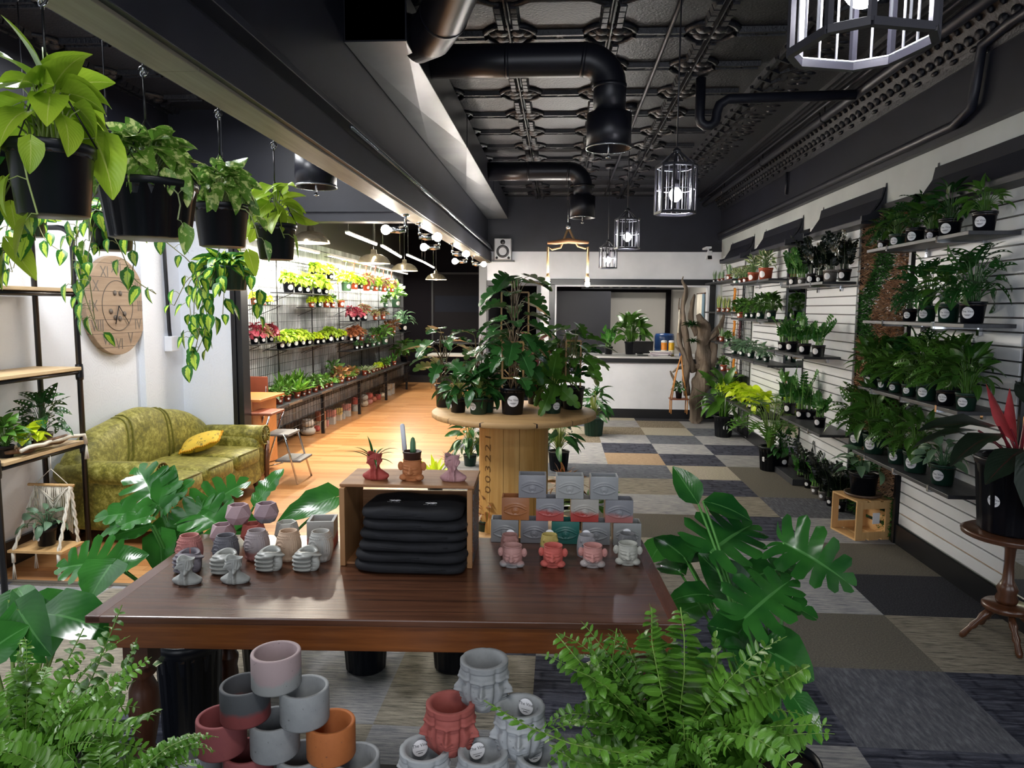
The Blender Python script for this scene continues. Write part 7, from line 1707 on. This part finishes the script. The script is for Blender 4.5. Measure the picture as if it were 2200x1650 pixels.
# ------------------------------------------------------------ planter pyramids on a low stand in front of the table
def stand(x0, x1, y0, y1, z, label):
    t = thing('display_riser', label, 'riser', ((x0+x1)/2, (y0+y1)/2, 0)); a, b = (x1-x0)/2, (y1-y0)/2
    MB().box(-a, a, -b, b, z-.02, z).ob('top', black_gloss, t, bevel=.002)
    for sx_ in (-1, 1):
        for sy in (-1, 1): MB().box(sx_*a-.02*(sx_ > 0), sx_*a+.02*(sx_ < 0), sy*b-.02*(sy > 0), sy*b+.02*(sy < 0), 0, z-.02).ob('leg', black_gloss, t)
YP = 1.62
r_c = 52/ppm(PY(594, 1450, YP)); h_c = .086
zt = PY(594, 1496, YP-.05)[2]; base = zt-3*h_c-.001
cy1 = dict(p=concrete('pale mauve concrete', '#a08e90', None, (.035, '#929494', 14, .06)), dk=concrete('charcoal over brick concrete', '#494c50', None, (.035, '#843f3f', 18, .03)), g=concrete('plain grey cylinder concrete', '#868a8d', '#9b9ea0'), br=concrete('brick rose concrete', '#86454a', '#93504f'), o=concrete('burnt orange concrete', '#a8602f', '#b86e3a'))
for lvl, its in ((3, ((594, 'p', 'pale mauve cylinder planter at the top of the cylinder pyramid'),)), (2, ((528, 'dk', 'charcoal and brick two-tone cylinder planter, second layer left'), (655, 'g', 'light grey cylinder planter, second layer right'))),
                 (1, ((478, 'br', 'brick rose cylinder planter, third layer left'), (592, 'g', 'grey cylinder planter, middle of the third layer'), (712, 'o', 'burnt orange cylinder planter, third layer right'))), (0, ((424, 'g', 'grey cylinder planter, bottom layer left'), (536, 'br', 'rose cylinder planter, bottom layer second'), (650, 'g', 'grey cylinder planter, bottom layer third'), (765, 'g', 'grey cylinder planter, bottom layer right')))):
    for px, c, lb in its:
        z = base+lvl*(h_c+.0003); q = PY(px, 1450+(3-lvl)*85, YP-.0*lvl); o = cyl_pot(r_c, h_c).ob('cylinder_planter', cy1[c], None, (q[0], YP, z+.0005), (0, 0, px)); setp(o, lb, 'planter', 'pyramid of cylinder planters')
stand(-.95, -.32, YP-.1, YP+.1, base, 'low black riser under the cylinder pyramid in the foreground')
def prof_multi(u): return float(np.interp(u, [0, .05, .2, .45, .7, .84, .87, .9, 1.0], [.036, .041, .05, .056, .058, .056, .0555, .0585, .0585]))
MF = [(0, .58, .06, .1, .009), (0, .48, .075, .06, .012), (0, .42, .1, .022, .009), (-.13, .42, .06, .018, .004), (.13, .42, .06, .018, .004),
      (-.27, .62, .15, .045, -.008), (.27, .62, .15, .045, -.008), (-.27, .615, .11, .022, .0055), (.27, .615, .11, .022, .0055), (-.27, .6, .13, .006, -.002), (.27, .6, .13, .006, -.002), (-.28, .71, .22, .022, .0045), (.28, .71, .22, .022, .0045),
      (0, .325, .14, .018, .0075), (0, .27, .12, .018, .007), (0, .298, .2, .006, -.0045), (0, .14, .17, .06, .009), (-.36, .4, .15, .09, .0045), (.36, .4, .15, .09, .0045), (0, .8, .3, .05, .003), (.628, .45, .07, .33, -.008)]
fmesh = sculpt(prof_multi, .118, MF, seg=220, rows=90, wall=.24, rep=5, floor_=.35).mesh('planter', cc['grey'])
fmt = [concrete('face grey', '#7d8082', '#929597'), concrete('face red', '#8e4640', '#9c524a'), concrete('face pale', '#94989b', '#a8acaf')]
fms = [recol(fmesh, m_) for m_ in fmt]
YF = 1.62; hf = .106; ztf = PY(1038, 1540, YF-.05)[2]
for lvl, its in ((2, ((1040, 0, 'grey many-faced planter at the top of the face pyramid'),)), (1, ((968, 1, 'brick red many-faced planter in the middle layer'), (1118, 2, 'pale many-faced planter with a sticker inside, middle layer right'))), (0, ((912, 2, 'pale many-faced planter, bottom layer left'), (1038, 2, 'pale many-faced planter, bottom layer centre'), (1165, 2, 'pale many-faced planter under the fern strand, bottom right')))):
    for px, c, lb in its:
        z = ztf-(2-lvl)*hf*.82+.0004; yy_ = YF-(2-lvl)*.045; q = PY(px, 1500, yy_)
        t = thing('face_planter', lb, 'planter', (q[0], yy_, z), 0, 'pyramid of many-faced planters', .98); inst('body', fms[c], t)
        if lvl < 2 and px != 968:
            mb = MB(); P = [(0, 0)]+[(.019*math.cos(a), .019*math.sin(a)) for a in np.linspace(0, 2*PI, 25)[:-1]]
            mb.add([(q_[0], 0, q_[1]) for q_ in P], [(0, 1+i, 1+(i+1) % 24) for i in range(24)], 0)
            V, Fc = text_verts('The Vine', .0105); mb.add(np.c_[V[:, 0], np.full(len(V), -.0006), V[:, 1]+.003], Fc, 1)
            mb.add([(-.011, -.0006, -.006), (.011, -.0006, -.006), (.011, -.0006, -.0068), (-.011, -.0006, -.0068)], [(0, 1, 2, 3)], 1).add([(-.006, -.0006, -.0105), (.006, -.0006, -.0105), (.006, -.0006, -.0118), (-.006, -.0006, -.0118)], [(0, 1, 2, 3)], 1)
            mb.ob('sticker', [LABELM, INK], t, (.012 if lvl else -.016, .026, .1), (-.2, 0, -.4 if lvl else .5), fix=False)
zb = ztf-2*hf*.82
stand(-.42, .13, YF-.19, YF+.0, zb, 'low black riser under the face planter pyramid in the foreground')
# ------------------------------------------------------------ nursery pots under the table
for (px, py, r, h, lb, k) in ((772, 1467, .112, .28, 'empty looking black nursery pot under the middle of the table', 0), (966, 1463, .108, .28, 'black nursery pot under the table, right of the middle one', 1), (545, 1470, .1, .3, 'black nursery pot behind the turned table leg', 0)):
    p = PZ(px, py-6, 0); t = thing('nursery_pot', lb, 'pot', (p[0], p[1]+r, 0)); inst('pot', pot_mesh(r, h, 'black', True, True), t); inst('soil', soil_mesh(r), t, (0, 0, h*.9))
    inst('foliage', fol_mesh(('under', k), lambda: bush(330+k, 14, .3, .2, .24, .12, 'ovate', .8, .8, pr=.005), 'glossy'), t, (0, 0, h*.88), (0, 0, k))
# ------------------------------------------------------------ big monsteras
def pl(root, b, tip, Yb, Yt, wpx, up, dr=.35, sh='monstera', org=(0, 0, 0)):
    B_ = PY(b[0], b[1], Yb); T_ = PY(tip[0], tip[1], Yt); v_ = T_-B_; L = np.linalg.norm(v_); W = wpx/ppm(B_)
    o_ = np.array(org); return (np.array(root), B_-o_, v_+np.array([0, 0, L*dr*.45]), up, L*(1+.08*dr), W, dr, sh)
def bigp(label, org, r, h, rows_, mats, name='monstera', cat='monstera', ribs=True, pr=.007, face=0, sr=None):
    o_ = np.array([org[0], org[1], h*.88]); spec = [pl((rr[0]*.3, rr[1]*.3, -.02), *rr[2:], org=o_) for rr in [(.02*math.cos(i*2), .02*math.sin(i*2))+tuple(q) for i, q in enumerate(rows_)]]
    return bigplant(name, cat, label, (org[0], org[1], 0), r, h, big_leaves(spec, pr).mesh('foliage', mats, fix=False), 'black', 0, None, ribs, sr, face)
GL = [LM['glossy'], M('monstera stem', '#4f8f3c', .35)]
u1, u2, u3 = (0, -.7, .7), (0, -.35, 1), (.3, -.5, .8)
rr_ = [((1527, 1188), (1625, 1130), 2.35, 2.5, 175, (-.35, -.75, .65)), ((1683, 1168), (1822, 1270), 2.3, 2.2, 150, (.25, -.85, .6), .5), ((1600, 1330), (1712, 1250), 2.05, 2.2, 160, (-.25, -.75, .7)), ((1500, 1085), (1445, 1005), 2.45, 2.5, 60, (.2, -.9, .3), .2, 'ovate'),
       ((1510, 1078), (1610, 1125), 2.45, 2.4, 70, (0, -.5, .9), .6, 'ovate'), ((1470, 1200), (1405, 1155), 2.5, 2.6, 90, u2, .5, 'heart'), ((1475, 1200), (1560, 1175), 2.55, 2.7, 80, u2, .6, 'heart'), ((1580, 1270), (1500, 1200), 2.4, 2.4, 90, (0, -.9, .4), .3, 'heart'),
       ((1640, 1290), (1745, 1330), 2.3, 2.2, 90, (.3, -.5, .8), .7, 'young'), ((1650, 1400), (1745, 1470), 2.05, 2.0, 130, (.2, -.7, .7), .5, 'heart'), ((1600, 1250), (1730, 1225), 2.5, 2.6, 90, u2, .6, 'young'), ((1540, 1350), (1640, 1400), 2.2, 2.15, 110, u3, .6, 'heart'),
       ((1660, 1520), (1620, 1600), 1.95, 1.85, 75, (0, -.9, .4), .4, 'heart'), ((1705, 1500), (1760, 1600), 1.95, 1.85, 60, (.1, -.9, .4), .4, 'heart'), ((1590, 1420), (1690, 1380), 2.1, 2.2, 100, u3, .5, 'young'), ((1460, 1230), (1400, 1215), 2.5, 2.6, 70, u2, .6, 'heart'), ((1520, 1280), (1440, 1300), 2.35, 2.3, 70, u2, .8, 'heart')]
bigp('large glossy monstera in a black floor pot at the right end of the table', PZ(1665, 1830, 0)[:2], .12, .3, rr_, GL)
bigp('smaller monstera in a ribbed black pot under the right table corner', (.3, 2.95), .13, .28, [((1440, 1330), (1530, 1300), 2.6, 2.7, 90, u2, .6, 'heart'), ((1400, 1200), (1440, 1150), 2.9, 3.0, 60, u2, .5, 'heart'), ((1490, 1420), (1560, 1500), 2.5, 2.4, 80, u1, .6, 'heart')], GL)
rl = [((342, 1088), (285, 1008), 2.75, 2.85, 130, (.2, -.85, .5), .35), ((345, 1090), (372, 1000), 2.75, 2.85, 60, (0, -.9, .3), .2, 'ovate'), ((350, 1092), (412, 1035), 2.75, 2.8, 60, (-.3, -.8, .4), .3, 'young'), ((428, 1103), (528, 1040), 2.8, 2.85, 110, (-.2, -.8, .6), .4), ((430, 1105), (500, 1168), 2.75, 2.65, 120, (.1, -.6, .8), .5),
      ((545, 1090), (608, 1008), 2.95, 3.05, 50, (-.4, -.8, .3), .15, 'frill'), ((720, 1070), (600, 1128), 3.0, 2.9, 75, (.1, -.6, .8), .4, 'heart'), ((310, 1105), (203, 1122), 2.7, 2.65, 75, (0, -.6, .8), .5, 'young'), ((315, 1112), (215, 1160), 2.65, 2.6, 50, (0, -.6, .8), .5, 'young'), ((330, 1130), (230, 1165), 2.65, 2.6, 50, (.1, -.7, .7), .4, 'ovate'),
      ((345, 1150), (345, 1240), 2.7, 2.6, 70, (.2, -.95, .1), .3, 'heart'), ((360, 1120), (360, 1230), 2.8, 2.75, 60, (0, -1, .1), .2, 'heart'), ((238, 1212), (122, 1228), 2.45, 2.4, 130, (.1, -.6, .85), .35), ((240, 1215), (190, 1290), 2.4, 2.3, 120, (-.2, -.6, .8), .35, 'heart'), ((250, 1215), (318, 1195), 2.5, 2.55, 80, (-.3, -.7, .7), .5, 'heart'), ((430, 1100), (370, 1180), 2.75, 2.7, 90, (.2, -.8, .5), .5, 'young'),
      ((470, 1110), (530, 1150), 2.8, 2.75, 70, (0, -.6, .8), .5, 'heart'), ((620, 1190), (560, 1240), 2.95, 2.9, 60, u1, .4, 'heart')]
bigp('large glossy monstera behind the left end of the table before the sofa', (-1.45, 2.72), .15, .3, rl, GL, pr=.008)
BL = [LM['glossy'], M('pale green stem', '#8fb05a', .4)]
lb_ = [((95, 1400), (60, 1285), 1.95, 2.05, 120, (.1, -.8, .6), .3, 'heart'), ((70, 1330), (170, 1290), 2.1, 2.15, 110, (-.2, -.6, .8), .6, 'heart'), ((20, 1290), (5, 1400), 1.95, 1.9, 80, (0, -.8, .5), .4, 'heart'), ((40, 1310), (85, 1420), 1.9, 1.8, 110, (0, -.8, .5), .4, 'heart'), ((100, 1320), (240, 1390), 1.95, 1.85, 120, (.1, -.5, .9), .6, 'heart'),
       ((130, 1345), (270, 1350), 1.98, 1.9, 70, (0, -.4, .9), .4, 'ovate'), ((140, 1340), (180, 1310), 2.0, 2.05, 40, (0, -.5, .9), .4, 'ovate'), ((60, 1300), (30, 1265), 2.0, 2.1, 50, u2, .5, 'ovate'), ((-20, 1400), (60, 1350), 1.8, 1.85, 110, u1, .4, 'heart')]
bigp('broad-leaved plant in a black pot before the left front corner of the table', (-1.62, 1.95), .14, .3, lb_, BL, name='philodendron', cat='philodendron')
pv = PY(350, 1480, 2.3)
bigp('green plant in a tall black nursery pot under the left end of the table', (-1.3, 2.36), .115, .47, [((325, 1420), (340, 1400), 2.3, 2.3, 25, u2, .5, 'ovate'), ((320, 1440), (390, 1410), 2.25, 2.3, 20, u2, .7, 'ovate')], [LM['cream'], LM['golden']], name='potted_plant', cat='potted plant')
# ------------------------------------------------------------ foreground ferns
def fern_pot(label, x, y, z, mesh, r=.11, h=.17, rz=0):
    t = thing('fern', label, 'fern', (x, y, z)); inst('pot', pot_mesh(r, h, 'black'), t); inst('soil', soil_mesh(r), t, (0, 0, h*.9)); inst('foliage', mesh, t, (0, 0, h*.9), (0, 0, rz)); return t
FM = [LM['fern'], M('fern stem', '#6a8a3a', .5)]
fA = fern(501, 75, .27, .07, up=(.3, 1.45), droop=1.5, pairs=20).mesh('foliage', FM, fix=False)
fl = PY(40, 1640, 1.3); fern_pot('big bright green sword fern at the lower left corner', fl[0], 1.3, fl[2]-.17, fA)
stand(fl[0]-.14, fl[0]+.14, 1.3-.14, 1.3+.14, fl[2]-.1705, 'black plant stand under the left fern')
fl2 = PY(215, 1640, 1.15); fern_pot('darker sword fern at the bottom edge, left of the cylinder pyramid', fl2[0], 1.15, fl2[2]-.22, fern(503, 40, .24, .06, up=(.3, 1.3), droop=1.6, pairs=20).mesh('foliage', FM, fix=False), .09, .14)
stand(fl2[0]-.11, fl2[0]+.11, 1.04, 1.26, fl2[2]-.2205, 'black plant stand under the darker left fern')
def strand(mb, pts, W, rs, n_=26):
    """one long frond along given points"""
    P = np.array(pts, float); seg = np.r_[0, np.cumsum(np.linalg.norm(np.diff(P, axis=0), axis=1))]; tt_ = np.linspace(0, seg[-1], n_*2); Q = np.c_[[np.interp(tt_, seg, P[:, k]) for k in range(3)]].T
    for _ in range(3): Q[1:-1] = (Q[:-2]+2*Q[1:-1]+Q[2:])/4
    mb.tube(Q, .0016, 5, 1, cap=False)
    for i in range(2, n_*2-1):
        T_ = nrm(Q[i+1]-Q[i-1]); cv = nrm(CP-Q[i]); side = nrm(np.cross(T_, cv)); q = i/(n_*2); w = W*(math.sin(PI*min(1, q*.85+.12))**.6)
        if i % 2 == 0: continue
        for sg in (-1, 1): leaf(mb, Q[i], side*sg+T_*.3, cv+rs.normal(size=3)*.3, w*.55, w*.24, 'pinna', rs.uniform(0, 1.3), .3)
fc = PY(1450, 1620, 1.42); O2 = np.array([fc[0], 1.42, fc[2]])
mb = fern(502, 100, .3, .075, up=(.1, 1.5), droop=1.6, pairs=18); rs = np.random.RandomState(9)
def S_(lst, W=.1): strand(mb, [np.zeros(3)]+[PY(a, b, Y)-O2 for a, b, Y in lst], W, rs)
S_([(1560, 1560, 1.4), (1640, 1490, 1.38), (1740, 1430, 1.36)], .13); S_([(1600, 1600, 1.4), (1680, 1570, 1.38), (1735, 1600, 1.36)], .1)
S_([(1350, 1560, 1.4), (1260, 1440, 1.42), (1195, 1362, 1.45)], .1); S_([(1420, 1480, 1.45), (1400, 1380, 1.5), (1400, 1305, 1.5)], .09); S_([(1340, 1500, 1.45), (1315, 1420, 1.5), (1325, 1350, 1.5)], .09)
S_([(1470, 1450, 1.45), (1470, 1370, 1.5), (1462, 1305, 1.55)], .1); S_([(1520, 1500, 1.45), (1540, 1420, 1.45), (1535, 1360, 1.45)], .1); S_([(1350, 1620, 1.3), (1230, 1600, 1.25), (1130, 1560, 1.3), (1040, 1505, 1.38)], .06)
S_([(1330, 1640, 1.3), (1240, 1640, 1.25), (1180, 1600, 1.25)], .08); S_([(1300, 1500, 1.4), (1270, 1400, 1.4), (1265, 1370, 1.4)], .08); S_([(1600, 1540, 1.4), (1650, 1430, 1.42), (1640, 1400, 1.42)], .1)
t = fern_pot('big bright green sword fern in the foreground, before the right end of the table', fc[0], 1.42, fc[2]-.153, mb.mesh('foliage', FM, fix=False))
stand(fc[0]-.13, fc[0]+.13, 1.29, 1.55, fc[2]-.1535, 'black plant stand under the centre fern')
lf = PY(250, 1420, 1.75); mb = MB(); rs = np.random.RandomState(19); O3 = np.array([-1.05, 1.55, .42])
for lst in ([(150, 1560, 1.6), (210, 1430, 1.65), (262, 1300, 1.7)], [(230, 1560, 1.6), (260, 1460, 1.6), (295, 1370, 1.62)], [(120, 1560, 1.5), (130, 1450, 1.5), (180, 1350, 1.55)], [(250, 1600, 1.5), (260, 1560, 1.5), (335, 1528, 1.45)], [(60, 1560, 1.4), (60, 1470, 1.4), (42, 1385, 1.4)]):
    strand(mb, [np.zeros(3)]+[PY(a, b, Y)-O3 for a, b, Y in lst], .1, rs)
t = fern_pot('loose lemon button fern with long strands at the left corner of the table', O3[0], O3[1], O3[2]-.153, mb.mesh('foliage', FM, fix=False), .09, .17)
stand(O3[0]-.1, O3[0]+.1, O3[1]-.1, O3[1]+.1, O3[2]-.1535, 'black plant stand under the loose fern by the table leg')
# ------------------------------------------------------------ lamps
def lantern(x, y, z0, label, e, s=1.0):
    """cage lantern: z0 is the bottom"""
    t = thing('cage_lantern', label, 'lantern', (x, y, z0), .25); w = .092; hgt = .24
    oct_ = [(-w, -w*.55), (-w*.55, -w), (w*.55, -w), (w, -w*.55), (w, w*.55), (w*.55, w), (-w*.55, w), (-w, w*.55)]
    fr = M('black lantern frame', '#2a2a30', .35) if not hasattr(lantern, 'm') else lantern.m; lantern.m = fr
    mb = MB()
    for i, (a, b) in enumerate(oct_):
        c, d = oct_[(i+1) % 8]
        for z in (.0, hgt): mb.bar((a, b, z), (c, d, z), .012, .012)
        mb.bar((a, b, 0), (a, b, hgt), .009, .009)
        mb.bar((a, b, hgt), (a*.15, b*.15, hgt+.075), .007, .007)
    mb.ob('frame', fr, t)
    wm = lantern.w if hasattr(lantern, 'w') else M('white inner wire', '#e8e8ee', .4); lantern.w = wm; mb = MB()
    for i, (a, b) in enumerate(oct_):
        c, d = oct_[(i+1) % 8]; a, b, c, d = a*.95, b*.95, c*.95, d*.95; L = math.hypot(c-a, d-b); k_ = 2 if L > .08 else 1
        for k in range(1, k_+1): f = k/(k_+1); mb.tube([(a+(c-a)*f, b+(d-b)*f, .006), (a+(c-a)*f, b+(d-b)*f, hgt-.006)], .0022, 5)
        for z in (.008, .12, hgt-.008): mb.tube([(a, b, z), (c, d, z)], .0022, 5)
    mb.ob('cage_wires', wm, t)
    MB().lathe([(.001, hgt+.1), (.02, hgt+.085), (.026, hgt+.07), (.001, hgt+.065)], 16).tube([(0, 0, hgt+.1), (0, 0, ZC-z0-.03)], .004, 6).tube([(0, 0, hgt+.07), (0, 0, .17)], .006, 6).lathe([(.018, .17), (.02, .13), (.001, .13)], 14).ob('stem', fr, t)
    MB().lathe([(.05, ZC-z0-.045), (.055, ZC-z0-.03), (.055, ZC-z0-.002), (.001, ZC-z0-.002)], 20).ob('canopy', fr, t)
    MB().sphere((0, 0, .095), .032, 16, 12, sc=(1, 1, 1.15)).ob('bulb', BULBC, t)
    light((x, y, z0+.095), e, (1, .97, .95), .02)
for y, e, lb in ((1.22, 30, 'big cage lantern at the top right of the picture, nearest the camera'), (3.9, 85, 'second cage lantern, hanging large before the right wall'), (6.2, 85, 'third cage lantern down the row'), (8.7, 75, 'fourth and farthest cage lantern, before the back wall')):
    q = PY({1.22: 1850, 3.9: 1450, 6.2: 1347, 8.7: 1306}[y], {1.22: 100, 3.9: 458, 6.2: 534, 8.7: 576}[y], y); lantern(q[0], y, q[2], lb, e)
for i, (px, py, sx_) in enumerate(((871, 475, -1), (901, 496, 1), (944, 519, -1), (972, 538, 1), (1003, 554, -1), (1015, 562, 1))):
    q = PX(px, py, -1.16); y = q[1]
    t = thing('track_spot', f'glass tube spotlight with a bright bulb on the beam, {ORD[i]} from the camera', 'spotlight', (-1.16, y, 2.325), 0, 'glass spotlights under the beam')
    MB().lathe([(.03, -.015), (.032, 0)], 14).tube([(0, 0, 0), (0, 0, -.08), (0, 0, -.1)], .012, 8).ob('mount', chrome, t)
    MB().tube([(0, 0, -.11), (sx_*.05, 0, -.115), (sx_*.11, 0, -.115)], .026, 12, rr=[.024, .028, .026]).ob('glass_arm', chrome, t)
    MB().sphere((sx_*.15, 0, -.115), .036, 14, 10).ob('bulb', BULB, t); light((-1.16+sx_*.15, y, 2.21), 20, (1, .97, .92), .04)
for i, (px, py, y, r) in enumerate(((668, 522, 6.5, .17), (803, 566, 7.9, .18), (869, 582, 9.7, .18), (937, 601, 12.2, .18))):
    q = PY(px, py, y); t = thing('dome_pendant', f'brushed metal dome pendant lamp in the left room, {ORD[i]} from the camera', 'pendant lamp', (q[0], y, q[2]), 0, 'dome pendants in the left room')
    MB().lathe([(r, 0), (r*.97, .02), (r*.8, .065), (r*.5, .095), (.035, .105), (.03, .15), (.012, .155), (.011, .155), (.028, .1), (r*.48, .088), (r*.77, .06), (r*.96, .005)], 40, cap0=False).ob('shade', brass, t)
    MB().tube([(0, 0, .15), (0, 0, ZC-q[2]-.02)], .004, 6).ob('cord', black_gloss, t)
    MB().lathe([(.045, ZC-q[2]-.02), (.05, ZC-q[2])], 16).ob('canopy', black_gloss, t)
    MB().sphere((0, 0, .045), .04, 14, 10).ob('bulb', BULB, t)
    l = bpy.data.lights.new('pendant_light', 'POINT'); light((q[0], y, q[2]+.0), 42 if i else 34, (1, .9, .76), .06)
TUBE = emis('led tube glow', '#fff8ea', 14)
for i, (a, b, ya, yb) in enumerate((((745, 500), (808, 525), 6.75, 7.8), ((820, 528), (861, 552), 8.2, 9.6), ((875, 548), (908, 562), 9.9, 11.6), ((912, 564), (932, 575), 11.9, 13.6))):
    A, B_ = PY(a[0], a[1], ya), PY(b[0], b[1], yb)
    t = thing('tube_light', f'slim white led tube light in the left room, {ORD[i]} from the camera', 'tube light', A, 0, 'led tubes in the left room'); V = B_-A
    MB().tube([(0, 0, 0), tuple(V)], .014, 8).ob('tube', TUBE, t); MB().bar((0, 0, .012), tuple(V+np.array([0, 0, .012])), .035, .012).ob('housing', lamp_white, t)
    for f in (.05, .95): MB().tube([tuple(V*f+np.array([0, 0, .015])), (V[0]*f, V[1]*f, ZC-A[2]-V[2]*0)], .002, 4).ob('wire', steel, t)
# long grow-light strip above the grid screen
for i, (y0, y1) in enumerate(((6.9, 9.2), (9.6, 12.0), (12.2, 14.6))):
    t = thing('grow_light', f'white strip grow light above the grid screen, {ORD[i]} from the camera', 'light strip', (XL+.3, (y0+y1)/2, 2.32), 0, 'strip lights over the grid'); L = (y1-y0)/2
    MB().box(-.02, .02, -L, L, 0, .03).ob('housing', lamp_white, t); MB().box(-.016, .016, -L+.02, L-.02, -.006, 0).ob('tube', emis('strip glow %d' % i, '#fff4dc', 16), t)
    MB().tube([(0, -L+.1, .03), (-.27, -L+.1, .1)], .004, 5).tube([(0, L-.1, .03), (-.27, L-.1, .1)], .004, 5).ob('bracket', black_gloss, t)
    l = bpy.data.lights.new('strip_light', 'AREA'); l.shape = 'RECTANGLE'; l.size = .06; l.size_y = 2*L; l.energy = 70; l.color = (1, .93, .78); o = bpy.data.objects.new('strip_light', l); COL.objects.link(o); o.location = (XL+.3, (y0+y1)/2, 2.305); o.rotation_euler = (0, .0, 0)
# office light and added fill lamps
def area(loc, sx_, sy, e, rot, col=(1, 1, 1)):
    l = bpy.data.lights.new('area_light', 'AREA'); l.shape = 'RECTANGLE'; l.size = sx_; l.size_y = sy; l.energy = e; l.color = col
    o = bpy.data.objects.new('area_light', l); COL.objects.link(o); o.location = loc; o.rotation_euler = rot; return o
area((1.2, 12.2, 2.5), .8, .4, 14, (0, 0, 0), (1, .95, .88))
# added soft fill behind the camera, standing in for unseen shop-front windows
area((-.6, -2.6, 1.7), 5.2, 2.6, 48, (math.radians(90), 0, 0), (.93, .96, 1))
# added fill lamps at ceiling height, brightening the left wall and the front
area((-2.5, 4.8, 3.2), .3, 1.2, 16, (0, 0, 0), (.96, .98, 1)); area((-2.4, 3.0, 3.2), .4, 1.2, 48, (0, 0, 0), (.97, .98, 1)); area((.2, .2, 3.2), 1.2, .4, 16, (0, 0, 0), (1, .98, .95))
W = bpy.data.worlds.new('world'); SC.world = W; W.use_nodes = True
W.node_tree.nodes['Background'].inputs[0].default_value = (.75, .82, 1, 1); W.node_tree.nodes['Background'].inputs[1].default_value = .35
SC.view_settings.view_transform = 'Standard'; SC.view_settings.look = 'None'; SC.view_settings.gamma = 1; SC.view_settings.exposure = .86; SC.view_settings.use_curve_mapping = False
SC.cycles.use_denoising = True; SC.cycles.max_bounces = 7; SC.cycles.diffuse_bounces = 4; SC.cycles.glossy_bounces = 3; SC.cycles.transmission_bounces = 4; SC.cycles.sample_clamp_indirect = 4; SC.cycles.caustics_reflective = False; SC.cycles.caustics_refractive = False
